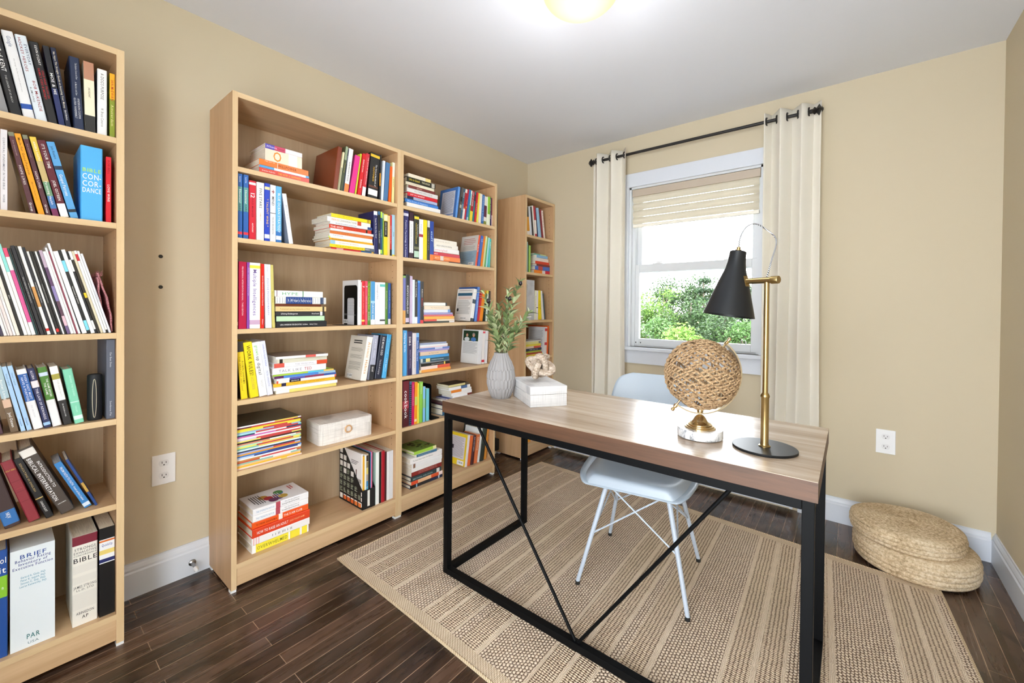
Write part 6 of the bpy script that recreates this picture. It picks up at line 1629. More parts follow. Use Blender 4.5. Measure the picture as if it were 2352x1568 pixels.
# magazine file with its magazines
FY0, FY1, FZ = .5925, .6665, .112
o = thing('magazine_file', 'black card magazine file printed with small panels, bottom shelf', 'magazine file', (0, FY0, FZ))
card = mat('black_card', '17181a', .55)
sil = [(.042, .0005), (.27, .0005), (.27, .1), (.262, .108), (.085, .29), (.042, .29)]
WY = FY1 - FY0
MB().prism(sil, 1, 0, .0016).build('side_panel', card, o)
MB().prism(sil, 1, WY - .0016, WY).build('side_panel', card, o)
MB().box(.2684, .27, 0, WY, .0005, .1).build('front_panel', card, o)
MB().box(.042, .0436, 0, WY, .0005, .29).build('back_panel', card, o)
MB().box(.042, .27, 0, WY, .0005, .002).build('bottom_panel', card, o)
MB().box(.2702, .2704, WY * .40, WY * .58, .012, .094).build('label_strip', ink('e4e2dc'), o)
pr = MB()
rn = random.Random(2)
for cx_ in range(6):
    for rz in range(8):
        xa = .05 + cx_ * .0365
        za = .010 + rz * .0352
        if za + .03 > .29 - max(0, xa + .03 - .085) * (.182 / .177):
            continue
        c_ = ['d8622a', 'e07a3a'][rn.random() < .3] if rz == 0 and cx_ > 0 else 'e8e4de'
        if rz in (0, 5, 6, 7) or (rz == 4 and cx_ % 2):
            pr.box(xa, xa + .027, -.0004, -.0001, za, za + .026, ink(c_))
            if rz == 0:
                pr.box(xa, xa + .027, -.0005, -.0002, za + .021, za + .026, ink('f0ece6'))
        else:
            for k in range(6):
                w_ = rn.uniform(.012, .027)
                pr.box(xa, xa + w_, -.0004, -.0001, za + .003 + k * .0042, za + .0048 + k * .0042, ink('9aa68a' if k % 3 else 'd0d4c4'))
for k in range(3):
    pr.box(.258, .266, -.0004, -.0001, .015 + k * .028, .035 + k * .028, ink('e8e4de'))
pr.build('printed_panels', None, o, fix=False)
yy = FY0 + .0022
FILE = [('f0ecea', .0065, .285, 'white magazine with skater cover'), ('e8b030', .0125, .27, 'golden yellow magazine'), ('eef2f2', .0085, .275, 'white and pale blue magazine'), ('c8b49a', .0135, .278, 'photo-spined magazine with blue foot'),
        ('1c1c20', .0095, .28, 'black magazine'), ('5aa0d4', .006, .282, 'sky blue magazine'), ('d87090', .0065, .284, 'pink magazine')]
for i, (c_, t_w, hh_, nm) in enumerate(FILE):
    b_ = MB().box(-.2, 0, 0, t_w - .0005, 0, hh_, mat('card_' + c_, c_, .4)).build('magazine', None)
    b_.location = (.258 - .002 * (i % 2), yy, FZ + .0025)
    yy += t_w
    if i == 0:
        g = MB()
        for k in range(3):
            g.box(-.10, -.03 - .01 * k, -.0005, -.0002, .235 - k * .008, .2385 - k * .008, ink('7a7678'))
        for cx_, c2 in ((-.09, 'c8882a'), (-.05, '6a4a3a')):
            g.box(cx_ - .004, cx_ + .004, -.0005, -.0002, .17, .195, ink(c2))
            g.box(cx_ - .003, cx_ + .003, -.0005, -.0002, .15, .17, ink('3a3638'))
        g.box(-.16, -.005, -.0004, -.0001, .13, .15, ink('a49c98'))
        put_text(g, 'MOVEMENT', (-.07, -.0004, .115), (1, 0, 0), (0, 0, 1), .11, .018, ink('e08a5a'))
        g.build('cover_print', None, b_, fix=False)
    if i == 3:
        g = MB()
        for k, c2 in enumerate(('3a2a22', '8a7a4a', 'd8c86a', 'a89a8a', '3f86b8', '4aa8cc', 'd8e4e8')):
            g.box(.0001, .0004, .001, t_w - .0015, hh_ * (.86 - k * .12), hh_ * (.97 - k * .12), ink(c2))
        g.build('spine_print', None, b_, fix=False)
    tag(b_, nm + ', ' + ORD[i + 1] + ' from left inside the black magazine file', 'magazine', 'magazines in the black file')

# grey file box, corner bookcase
o = thing('file_box', 'light grey file box with elastic strap in corner bookcase', 'file box', (.165, 2.018, 1.067))
fm = linen('grey_file_board', 'c9cbd0', 'a9abb2')
MB().box(-.12, .105, -.066, .063, .0005, .312, bev=.002).build('body', fm, o)
MB().box(.1052, .1058, -.03, .02, .022, .036).build('label', ink('f2f2f2'), o)
MB().tube([(.1062, -.06, .296), (.1062, .035, .255), (.1062, .0628, .240)], .0008, 5).build('elastic_strap', ink('e8e8ea'), o)


# ---------------------------------------------------------------- rug
def rug_mat():
    m = mat('woven_rug', 'c8ad88', .95, spec=.1)
    t = NT(m)
    uv = t.coords(kind='UV')
    sp = t.n('SeparateXYZ')
    t.l(uv, sp.inputs[0])
    u, v = sp.outputs[0], sp.outputs[1]
    wob = t.n('TexNoise', Scale=18.0, Detail=2.0)
    t.l(uv, wob.inputs['Vector'])
    w2_ = t.n('TexNoise', Scale=75.0, Detail=2.0)
    t.l(uv, w2_.inputs['Vector'])
    jit = t.math('ADD', t.math('MULTIPLY', t.math('SUBTRACT', wob.outputs[0], .5), .006), t.math('MULTIPLY', t.math('SUBTRACT', w2_.outputs[0], .5), .007))
    fine = t.n('TexNoise', Scale=170.0, Detail=3.0)
    t.l(uv, fine.inputs['Vector'])
    uj = t.math('ADD', u, jit)
    vj = t.math('SUBTRACT', v, jit)

    def cells(a, b, stagger):
        """rows of loops a wide and b long -> (0 at the loop tops .. 1 in the holes between, row shading)"""
        row = t.math('FLOOR', t.math('DIVIDE', uj, a))
        su = t.math('ABSOLUTE', t.math('SINE', t.math('MULTIPLY', uj, pi / a)))
        ph = t.math('MULTIPLY', row, stagger * pi)
        sv = t.math('ABSOLUTE', t.math('SINE', t.math('ADD', t.math('MULTIPLY', vj, pi / b), ph)))
        hole = t.math('MULTIPLY', t.math('SUBTRACT', 1.0, su), t.math('SUBTRACT', 1.0, sv))
        return hole, su, sv

    def shade(hole, body, lo, hi, light, mid, dark):
        c0 = t.ramp(t.math('ADD', t.math('MULTIPLY', body, .7), t.math('MULTIPLY', fine.outputs[0], .45)), [(.2, lin(mid)), (.75, lin(light))])
        return t.mix(t.ramp(hole, [(lo, (0, 0, 0, 1)), (hi, (1, 1, 1, 1))]), c0, lin(dark))
    ch_, cu_, cv_ = cells(.0105, .0135, .5)
    rh_, ru_, rv_ = cells(.0125, .0085, 0.0)
    ph_, pu_, pv_ = cells(.005, .02, .5)
    chunky = shade(ch_, t.math('MULTIPLY', cu_, cv_), .13, .46, 'e6d5c0', 'ad9580', '4e3d34')
    rib = shade(rh_, t.math('MULTIPLY', ru_, rv_), .15, .5, 'e2d0b8', 'b09880', '56443a')
    plain = shade(ph_, pu_, .55, .95, 'e4d2bc', 'c9b49c', '8f7c68')
    per = .47
    fr = t.math('FRACT', t.math('DIVIDE', t.math('ADD', u, .10), per))
    mk = t.ramp(fr, [(0, (0, 0, 0, 1)), (.36, (1, 1, 1, 1)), (.39, (.5, .5, .5, 1)), (.53, (1, 1, 1, 1)), (.565, (.5, .5, .5, 1)), (.70, (1, 1, 1, 1)), (.725, (0, 0, 0, 1)), (.80, (.5, .5, .5, 1)), (.96, (1, 1, 1, 1))], 'CONSTANT')
    is_rib = t.math('GREATER_THAN', mk, .25)
    is_pl = t.math('GREATER_THAN', mk, .75)
    # the two short ends are bound with a plain herringbone strip
    e1 = t.math('LESS_THAN', v, .045)
    e2 = t.math('GREATER_THAN', v, 1.525)
    end = t.math('MAXIMUM', e1, e2)
    is_pl = t.math('MAXIMUM', is_pl, end)
    c = t.mix(is_rib, chunky, rib)
    c = t.mix(is_pl, c, plain)
    hz = t.n('TexWave', Scale=52.0, Distortion=.4)
    hz.bands_direction = 'DIAGONAL'
    t.l(uv, hz.inputs['Vector'])
    c = t.mix(t.math('MULTIPLY', end, .6), c, t.ramp(hz.outputs['Fac'], [(.35, lin('b09878')), (.6, lin('dccab0'))]))
    c = t.mix(.35, c, t.ramp(wob.outputs[0], [(.35, (.80, .79, .78, 1)), (.65, (1, 1, 1, 1))]), 'MULTIPLY')
    t.l(c, t.b.inputs['Base Color'])
    hx = t.mix(is_rib, t.math('SUBTRACT', t.math('MULTIPLY', cu_, cv_), ch_), t.math('SUBTRACT', t.math('MULTIPLY', ru_, rv_), rh_))
    hx = t.mix(is_pl, hx, t.math('MULTIPLY', pu_, .5))
    t.bump(hx, .7, .004)
    return m


RC = {'nl': (.393, .393), 'nr': (2.605, .318), 'fl': (.421, 1.985), 'fr': (2.515, 1.875)}


def rug_pt(u, v):
    a = [RC['nl'][i] + (RC['nr'][i] - RC['nl'][i]) * u for i in (0, 1)]
    b = [RC['fl'][i] + (RC['fr'][i] - RC['fl'][i]) * u for i in (0, 1)]
    x = a[0] + (b[0] - a[0]) * v
    y = a[1] + (b[1] - a[1]) * v
    return x + .006 * sin(5 * v + 1) * (u < .5), y + .008 * sin(4.2 * u)


RUG_T = .008
rug = thing('area_rug', 'large natural woven rug with lengthwise textured bands under the desk', 'rug', (0, 0, 0))
NU, NV = 60, 44
m = MB()
m.grid(NU, NV, lambda u, v: rug_pt(u, v) + (RUG_T,))
m.grid(NU, NV, lambda u, v: rug_pt(u, v) + (.0008,))
ro = m.build('woven_field', rug_mat(), rug, fix=False)
uvl = ro.data.uv_layers.new(name='UVMap')
for p in ro.data.polygons:
    for li in p.loop_indices:
        k = ro.data.loops[li].vertex_index % ((NU + 1) * (NV + 1))
        uvl.data[li].uv = ((k % (NU + 1)) / NU * 2.15, (k // (NU + 1)) / NV * 1.57)
for p in ro.data.polygons:
    if p.index >= NU * NV:
        p.flip()
mbind = mat('rug_binding', 'd2bc9c', .95)
t = NT(mbind)
wv = t.n('TexWave', Scale=60.0, Distortion=.5)
wv.bands_direction = 'DIAGONAL'
t.l(t.coords(), wv.inputs['Vector'])
t.l(t.ramp(wv.outputs['Fac'], [(.3, lin('a89070')), (.6, lin('dcc8aa'))]), t.b.inputs['Base Color'])
t.bump(wv.outputs['Fac'], .6, .003)
edge = [rug_pt(k / 40, 0) for k in range(40)] + [rug_pt(1, k / 30) for k in range(30)] + [rug_pt(1 - k / 40, 1) for k in range(40)] + [rug_pt(0, 1 - k / 30) for k in range(30)]
MB().tube([(p[0], p[1], .0052) for p in edge], .0052, 8, closed=True).build('binding', mbind, rug, smooth=True)

# ---------------------------------------------------------------- desk
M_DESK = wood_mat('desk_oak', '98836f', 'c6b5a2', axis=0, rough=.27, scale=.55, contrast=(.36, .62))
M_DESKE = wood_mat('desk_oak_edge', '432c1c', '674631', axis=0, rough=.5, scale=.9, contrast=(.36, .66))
DX0_, DX1_, DY0_, DY1_, DZ = .837, 2.158, .628, 1.215, .758
dk = thing('desk', 'wood-topped desk on a black square-tube frame with V braces', 'desk', (DX0_, DY0_, RUG_T + .0004))
W_, D_, H_ = DX1_ - DX0_, DY1_ - DY0_, DZ - RUG_T
m = MB()
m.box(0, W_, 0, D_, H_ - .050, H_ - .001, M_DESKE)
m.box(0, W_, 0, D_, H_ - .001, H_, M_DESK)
m.build('tabletop', None, dk)
q, k_ = .026, .006
zt = H_ - .0502
for sx in (0, 1):
    for sy in (0, 1):
        x = k_ if sx == 0 else W_ - k_ - q
        y = k_ if sy == 0 else D_ - k_ - q
        MB().box(x, x + q, y, y + q, 0, zt, bev=.0015).build('leg', M_BLACK, dk)
xa, xb, ya, yb = k_ + q, W_ - k_ - q, k_ + q, D_ - k_ - q
for y in (k_, D_ - k_ - q):
    MB().box(xa, xb, y, y + q, zt - q, zt, bev=.0015).build('top_rail', M_BLACK, dk)
for x in (k_, W_ - k_ - q):
    MB().box(x, x + q, ya, yb, zt - q, zt, bev=.0015).build('top_rail', M_BLACK, dk)
    MB().box(x, x + q, ya, yb, .0, q, bev=.0015).build('bottom_rail', M_BLACK, dk)
MB().box(xa, xb, k_, k_ + q, .0, q, bev=.0015).build('bottom_rail', M_BLACK, dk)
yb_ = k_ + q / 2
MB().tube([(1.031 - DX0_, yb_, zt - q + .002), (1.497 - DX0_, yb_, q - .001)], .0058, 10).build('brace', M_BLACK, dk, smooth=True)
MB().tube([(1.968 - DX0_, yb_, zt - q + .002), (1.509 - DX0_, yb_, q - .001)], .0058, 10).build('brace', M_BLACK, dk, smooth=True)

# ---------------------------------------------------------------- chair
M_CHAIR = mat('pale_blue_plastic', 'a9b6c3', .38)
M_PAD = mat('pale_blue_leatherette', 'a8b4c1', .33)
M_CLEG = mat('pale_blue_metal', 'b4bfce', .35)
ch = thing('desk_chair', 'pale blue moulded shell chair with seat pad tucked under the desk', 'chair', (1.51, 1.195, RUG_T + .0004), radians(9))
SECT = [(-.245, .437, .175, .0, -.004), (-.235, .445, .195, .0, .003), (-.19, .447, .218, .012, .012), (-.10, .436, .232, .03, 0), (.0, .430, .236, .045, 0), (.10, .432, .232, .06, 0), (.17, .450, .226, .062, 0), (.215, .492, .222, .05, 0),
        (.235, .55, .220, .035, 0), (.252, .62, .219, .026, 0), (.27, .70, .216, .02, 0), (.286, .775, .200, .014, 0), (.293, .81, .172, .008, 0), (.297, .828, .12, .002, 0)]


def shell_pt(u, v, off=0.0):
    f = v * (len(SECT) - 1)
    i = min(int(f), len(SECT) - 2)
    t = f - i
    p0, p1, p2, p3 = SECT[max(i - 1, 0)], SECT[i], SECT[i + 1], SECT[min(i + 2, len(SECT) - 1)]
    S = [.5 * (2 * b + (c - a) * t + (2 * a - 5 * b + 4 * c - d) * t * t + (3 * b - a - 3 * c + d) * t ** 3) for a, b, c, d in zip(p0, p1, p2, p3)]
    w = 2 * u - 1
    ang = max(0, min(1, (S[1] - .44) / .16))            # 0 on the seat, 1 on the back
    lift = S[3] * abs(w) ** 2.6
    x = S[2] * w
    y = S[0] - lift * ang * 1.6
    z = S[1] + lift * (1 - ang)
    return (x, y - off * ang, z + off * (1 - ang))


m = MB().grid(28, 44, lambda u, v: shell_pt(u, v))
sh_ = m.build('shell', M_CHAIR, ch, smooth=True)
sol = sh_.modifiers.new('thickness', 'SOLIDIFY')
sol.thickness = .006
sol.offset = 0
def pad_pt(u, v):
    x, y, z = shell_pt(.06 + .88 * u, .035 + .50 * v)
    e = min(u, 1 - u, v * 1.0, 1 - v) * 8
    th = .004 + .032 * (1 - (1 - min(1, e)) ** 2.2) if e > 0 else .004
    return (x, y, z + th)
m = MB().grid(30, 30, pad_pt)
m.grid(30, 30, lambda u, v: (lambda p: (p[0], p[1], p[2] + .0035))(shell_pt(.06 + .88 * u, .035 + .50 * v)))
m.build('seat_pad', M_PAD, ch, smooth=True)
cr, sr = cos(radians(-9)), sin(radians(-9))
FEET = []
for fx, fy in ((1.335, .943), (1.755, 1.024), (1.682, 1.435), (1.271, 1.378)):
    dx, dy = fx - 1.51, fy - 1.195
    FEET.append((dx * cr - dy * sr, dx * sr + dy * cr))
TOPS = [(-.115, -.13), (.125, -.12), (.12, .12), (-.12, .12)]
for (fx, fy), (tx, ty) in zip(FEET, TOPS):
    lg = MB().tube([(tx, ty, .425), (fx, fy, .012)], [.0105, .0085], 12).build('leg', M_CLEG, ch, smooth=True)
    MB().tube([(fx, fy, .014), (fx, fy, 0)], .0098, 12).build('foot_cap', M_RUBBER, lg)
def along(i, f):
    return (FEET[i][0] + (TOPS[i][0] - FEET[i][0]) * f, FEET[i][1] + (TOPS[i][1] - FEET[i][1]) * f, .012 + .413 * f)
for i in range(4):
    j = (i + 1) % 4
    for a, b in ((i, j), (j, i)):
        MB().tube([along(a, .47), along(b, .97)], .0035, 8).build('wire_brace', M_CLEG, ch, smooth=True)
MB().box(-.14, .14, -.14, .14, .415, .424, bev=.003).build('mount', M_CLEG, ch)

# ---------------------------------------------------------------- pouf
def jute():
    m = mat('braided_jute', 'c9a870', .95, spec=.1)
    t = NT(m)
    v = t.coords()
    ns = t.n('TexNoise', Scale=95.0, Detail=4.0, Roughness=.7)
    t.l(v, ns.inputs['Vector'])
    n2 = t.n('TexNoise', Scale=7.0, Detail=2.0)
    t.l(v, n2.inputs['Vector'])
    f = t.math('ADD', t.math('MULTIPLY', ns.outputs[0], .7), t.math('MULTIPLY', n2.outputs[0], .3))
    t.l(t.ramp(f, [(.36, lin('a08a6c')), (.5, lin('cfb998')), (.64, lin('e6d7be'))]), t.b.inputs['Base Color'])
    t.bump(ns.outputs[0], .8, .004)
    return m


M_JUTE = jute()
pf = thing('floor_pouf', 'low two-tier braided jute pouf half on the rug by the corner', 'pouf', (2.43, 2.058, .0065))


def tier(z0, z1, R, dx, coils, name, lid=False):
    prof = [(.001, z0)]
    side = []
    N = coils * 8
    for k in range(N + 1):
        f = k / N
        bul = R - .016 * abs(2 * f - 1) ** 3.6
        side.append((bul + .0048 * abs(sin(pi * f * coils)), z0 + (z1 - z0) * f))
    prof += side
    if lid:
        rr = R - .016
        n2 = 12
        for k in range(n2 * 6 + 1):
            f = k / (n2 * 6)
            prof.append((max(.001, rr * (1 - f)), z1 + .007 * (1 - (1 - f) ** 2) + .0032 * abs(sin(pi * f * n2))))
    else:
        prof.append((.001, z1))
    m = MB().lathe(prof, 64, (dx, 0, 0))
    rn = random.Random(9)
    m.v = [(p[0] * (1 + .012 * sin(3 * atan2(p[1], p[0]) + 1)), p[1] * (1 + .012 * cos(2 * atan2(p[1], p[0]))), p[2] + .004 * sin(2 * atan2(p[1], p[0]) + .5) * (p[2] > .02)) for p in m.v]
    return m.build(name, M_JUTE, pf, smooth=True)


tier(0.0, .112, .212, .014, 5, 'lower_tier')
tier(.1105, .190, .197, -.014, 4, 'upper_tier', True)

# ---------------------------------------------------------------- desk top things
ZD = DZ
# vase
def ceramic():
    m = mat('matte_grey_ceramic', '969495', .8, spec=.2)
    t = NT(m)
    ns = t.n('TexNoise', Scale=600.0, Detail=2.0)
    t.l(t.coords(), ns.inputs['Vector'])
    t.bump(ns.outputs[0], .2, .0006)
    return m


VX, VY = .985, .845
vs = thing('vase', 'pale grey fluted ceramic vase holding olive sprigs', 'vase', (VX, VY, ZD))
VP = [(0, .040), (.012, .047), (.035, .056), (.065, .0625), (.10, .0635), (.135, .058), (.160, .049), (.180, .038), (.196, .031), (.203, .0305)]


def vr(z):
    for (a, r0_), (b, r1_) in zip(VP, VP[1:]):
        if z <= b:
            t = (z - a) / (b - a)
            t = t * t * (3 - 2 * t) * .4 + t * .6
            return r0_ + (r1_ - r0_) * t
    return VP[-1][1]


NF, NZ, NA = 22, 84, 176
TIER = [0, .042, .082, .124, .21]


def vase_pt(u, v):
    z = .203 * v
    a = 2 * pi * u
    tri = abs(((u * NF) % 1) * 2 - 1)
    k = sum(1 for q in TIER[1:] if z - .005 * tri * 1.5 > q)
    if k % 2:
        tri = 1 - tri
    tr = abs(((u * NF + (.5 if k % 2 else 0)) % 1) * 2 - 1)
    r = vr(z) * (1 + .055 * (tr - .5))
    return (r * cos(a), r * sin(a), z)


m = MB().grid(NA, NZ, vase_pt)
n0 = len(m.v)
m.lathe([(.001, .001), (.040, .001)], 24)
m.lathe([(.030, .203), (.026, .2025), (.026, .12), (.001, .12)], 40, closed_ends=False)
m.build('body', ceramic(), vs, smooth=False)
for p in bpy.data.objects['body'].data.polygons if False else []:
    p.use_smooth = True

# olive sprigs
M_LEAF = [mat('olive_leaf_dark', '66784a', .5), mat('olive_leaf_mid', '8d9f6c', .5), mat('olive_leaf_pale', 'bcc69a', .55)]
M_STEM = mat('olive_stem', '6f7350', .7)
M_OLIVE = mat('black_olive', '1d1418', .25)
SPRIGS = [((.916, .792, 1.248), 'leftmost olive sprig in the vase, dark olive near its tip', [.86]), ((1.052, .897, 1.300), 'tallest olive sprig at right with one black olive on top', [.99]),
          ((1.085, .935, 1.155), 'olive sprig bending low to the right of the vase', []), ((1.015, .862, 1.262), 'upright olive sprig just right of centre, two dark olives', [.86, .88]),
          ((.962, .85, 1.19), 'bushy olive sprig in the middle of the vase', []), ((.925, .825, 1.12), 'short olive sprig drooping left over the rim', []),
          ((.99, .79, 1.14), 'short olive sprig leaning forward from the vase', []), ((1.035, .90, 1.10), 'short olive sprig leaning back towards the window', [])]
for i, (tip, lab, ol) in enumerate(SPRIGS):
    rn = random.Random(20 + i)
    b0 = Vector((VX + rn.uniform(-.012, .012), VY + rn.uniform(-.012, .012), ZD + .125))
    tip = Vector(tip)
    o = thing('olive_sprig', lab, 'olive sprig', tuple(b0), 0, 'olive sprigs in the vase')
    mid = b0 * .5 + tip * .5 + Vector((0, 0, .03)) - (tip - b0) * .06
    mid.x += (VX - mid.x) * .35
    mid.y += (VY - mid.y) * .35
    path = []
    for k in range(15):
        t = k / 14
        path.append(b0 * (1 - t) ** 2 + mid * 2 * t * (1 - t) + tip * t * t)
    st = MB().tube([p - b0 for p in path], [.0022 - .0013 * k / 14 for k in range(15)], 6)
    st.build('stem', M_STEM, o, smooth=True)
    lf = MB()
    n = int(33 * (tip - b0).length / .25)
    for k in range(n):
        t = .30 + .70 * (k + rn.random() * .5) / n
        q_ = path[min(14, int(t * 14))]
        d = (path[min(14, int(t * 14) + 1)] - path[max(0, int(t * 14) - 1)]).normalized()
        a = rn.uniform(0, 2 * pi)
        s_ = d.cross(Vector((cos(a), sin(a), .2))).normalized()
        dir_ = (d * rn.uniform(.55, 1.1) + s_ * rn.uniform(.45, .9)).normalized()
        L_ = rn.uniform(.042, .074) * (1.0 if t < .8 else .75)
        wv_ = dir_.cross(d + Vector((0, .01, 0))).normalized()
        up_ = wv_.cross(dir_).normalized()
        W__ = L_ * rn.uniform(.11, .155)
        vs_, cols = [], 6
        for c_ in range(cols + 1):
            f = c_ / cols
            w_ = W__ * (sin(pi * f ** .8)) ** .8 if 0 < f < 1 else .0004
            cen = q_ - b0 + dir_ * L_ * f - Vector((0, 0, 1)) * L_ * .18 * f * f + up_ * .002 * sin(pi * f)
            vs_ += [cen + wv_ * w_ + up_ * w_ * .35, cen, cen - wv_ * w_ + up_ * w_ * .35]
        fs_ = []
        for c_ in range(cols):
            for e in (0, 1):
                fs_.append((c_ * 3 + e, c_ * 3 + e + 1, c_ * 3 + e + 4, c_ * 3 + e + 3))
        lf.add(vs_, fs_, rn.choice(M_LEAF))
    lf.build('leaves', None, o, smooth=True, fix=False)
    for k, f in enumerate(ol):
        q_ = path[min(14, int(f * 14))] + Vector((.008 * (-1) ** k, .004, .004 if f > .98 else -.004))
        b_ = bmesh.new()
        bmesh.ops.create_uvsphere(b_, u_segments=14, v_segments=10, radius=.0088)
        bmesh.ops.scale(b_, verts=b_.verts, vec=(1, 1, 1.3))
        x_ = MB()
        x_.bm(b_, None, Matrix.Translation(q_ - b0))
        x_.build('olive', M_OLIVE, o, smooth=True)

# white lidded box and knot
M_GRASS = linen('white_grasscloth', 'd9d8d8', 'aeaeb2', 1200.0)
bx = thing('lidded_box', 'white grasscloth lidded box on the desk beside the vase', 'box', (1.146, .912, ZD), radians(55))
MB().box(-.08, .08, -.128, .128, .0005, .0505, bev=.0015).build('body', M_GRASS, bx)
MB().box(-.081, .081, -.129, .129, .0515, .0845, bev=.002).build('lid', M_GRASS, bx)


def driftwood():
    m = mat('whitewashed_driftwood', 'b9ab9a', .85)
    t = NT(m)
    ns = t.n('TexNoise', Scale=34.0, Detail=6.0, Roughness=.65, Distortion=1.5)
    t.l(t.coords((1, 1, 2.2)), ns.inputs['Vector'])
    t.l(t.ramp(ns.outputs[0], [(.34, lin('7a6858')), (.46, lin('a89684')), (.6, lin('cdc0b2'))]), t.b.inputs['Base Color'])
    t.bump(ns.outputs[0], .5, .002)
    return m


kn = thing('wooden_knot', 'whitewashed carved wooden knot sculpture on the white box', 'sculpture', (1.150, .915, ZD + .0845), radians(-25))
M_DRIFT = driftwood()
KZ = .0655
KR = Matrix.Rotation(radians(28), 4, 'Z') @ Matrix.Rotation(radians(36), 4, 'X') @ Matrix.Rotation(radians(24), 4, 'Y')
for k in range(3):
    pts = []
    for a in range(44):
        t = 2 * pi * a / 44
        p_ = [0, 0, 0]
        p_[k] = .058 * cos(t)
        p_[(k + 1) % 3] = .0288 * sin(t)
        p_[(k + 2) % 3] = .003 * sin(2 * t + k)
        pts.append(KR @ Vector(p_) + Vector((0, 0, KZ)))
    m = MB()
    m.tube(pts, [.0162 + .0018 * sin(3 * 2 * pi * a / 44 + k) for a in range(44)], 7, closed=True, flat=.86)
    m.v = [(p[0], p[1], max(p[2], .0004)) for p in m.v]
    m.build('link', M_DRIFT, kn, smooth=True)

# globe
GX, GY, GZ = 1.843, .824, .958
LAT = Vector((.777, .63, 0))
FWD = Vector((-.63, .777, 0))
gl = thing('woven_globe', 'woven seagrass globe on a gold half-ring stand with marble base', 'globe', (1.842, .823, ZD))
g0 = Vector((1.842, .823, ZD))
gc = Vector((GX, GY, GZ)) - g0
AX = (LAT * .62 + Vector((0, 0, .785))).normalized()
E1 = FWD
E2 = AX.cross(E1).normalized()


def marble():
    m = mat('white_marble', 'e6e6e8', .25)
    t = NT(m)
    ns = t.n('TexNoise', Scale=26.0, Detail=8.0, Roughness=.6, Distortion=2.0)
    t.l(t.coords(), ns.inputs['Vector'])
    t.l(t.ramp(ns.outputs[0], [(.36, lin('8f9298')), (.48, lin('d4d5d8')), (.6, lin('eeeeef'))]), t.b.inputs['Base Color'])
    return m


MB().lathe([(.001, .002), (.065, .002), (.067, .004), (.067, .028), (.066, .030), (.001, .030)], 56).build('base', marble(), gl, smooth=True)
MB().lathe([(.001, .0), (.062, .0), (.062, .002), (.001, .002)], 40).build('foot_pad', M_RUBBER, gl)
MB().lathe([(.001, .030), (.046, .030), (.046, .034), (.041, .0355), (.041, .0385), (.036, .040), (.036, .043), (.026, .046), (.021, .053), (.015, .064), (.009, .070), (.004, .072), (.004, .075), (.0085, .078), (.0095, .083), (.0085, .088), (.004, .091), (.001, .091)], 36).build('stem', M_GOLD, gl, smooth=True)
RR = .1225
q = MB()
ring_pts = []
a0 = atan2(AX.z, AX.dot(LAT))
NR = 48
vs_, fs_ = [], []
for k in range(NR + 1):
    a = a0 - pi * k / NR
    d = LAT * cos(a) + Vector((0, 0, 1)) * sin(a)
    for r_, w_ in ((RR - .001, -.011), (RR + .003, -.011), (RR + .003, .011), (RR - .001, .011)):
        vs_.append(gc + d * r_ + FWD * w_)
for k in range(NR):
    for e in range(4):
        f = (e + 1) % 4
        fs_.append((k * 4 + e, k * 4 + f, (k + 1) * 4 + f, (k + 1) * 4 + e))
q.add(vs_, fs_ + [(0, 1, 2, 3), (NR * 4 + 3, NR * 4 + 2, NR * 4 + 1, NR * 4)])
q.build('half_ring', mat('champagne_gold', 'dccdb0', .34, metal=.75), gl)
for s in (1, -1):
    p = MB()
    p.tube([gc + AX * s * .104, gc + AX * s * .122, gc + AX * s * .124, gc + AX * s * .134, gc + AX * s * .136, gc + AX * s * .141, gc + AX * s * .146, gc + AX * s * .149], [.003, .003, .0062, .0058, .003, .0055, .0055, .002], 12)
    p.build('axis_pin', M_GOLD, gl, smooth=True)


def seagrass():
    m = mat('twisted_seagrass', 'a98350', .85)
    t = NT(m)
    ns = t.n('TexNoise', Scale=160.0, Detail=4.0, Roughness=.7)
    t.l(t.coords(), ns.inputs['Vector'])
    t.l(t.ramp(ns.outputs[0], [(.35, lin('6a5034')), (.5, lin('a08260')), (.66, lin('cdb28c'))]), t.b.inputs['Base Color'])
    t.bump(ns.outputs[0], .8, .002)
    return m


rn = random.Random(6)
q = MB()
GR = .107
def sph(lat, lon, r=GR):
    return gc + (AX * sin(lat) + (E1 * cos(lon) + E2 * sin(lon)) * cos(lat)) * r
NL = 17
lats = [radians(-76 + 152 * k / (NL - 1)) for k in range(NL)]
for la in lats:                                        # rope rounds about the axis
    n = max(14, int(64 * cos(la)))
    q.tube([sph(la + rn.uniform(-.012, .012), 2 * pi * k / n, GR + rn.uniform(-.0012, .0012)) for k in range(n)], [.0025 + .0013 * rn.random() for _ in range(n)], 5, closed=True)
for a, b in zip(lats, lats[1:]):                       # twisted strands wrapped between the rounds
    n = max(10, int(54 * cos((a + b) / 2)))
    ph = rn.random()
    for k in range(n):
        if rn.random() < .12:
            continue
        l0 = 2 * pi * (k + ph) / n
        l1 = l0 + 2 * pi / n * rn.uniform(.7, 1.5)
        q.tube([sph(a - .01, l0, GR + .001), sph((a + b) / 2, (l0 + l1) / 2, GR + .0032), sph(b + .01, l1, GR + .001)], [.0019, .0033, .0019], 5, cap=False)
q.build('woven_sphere', seagrass(), gl, smooth=True)

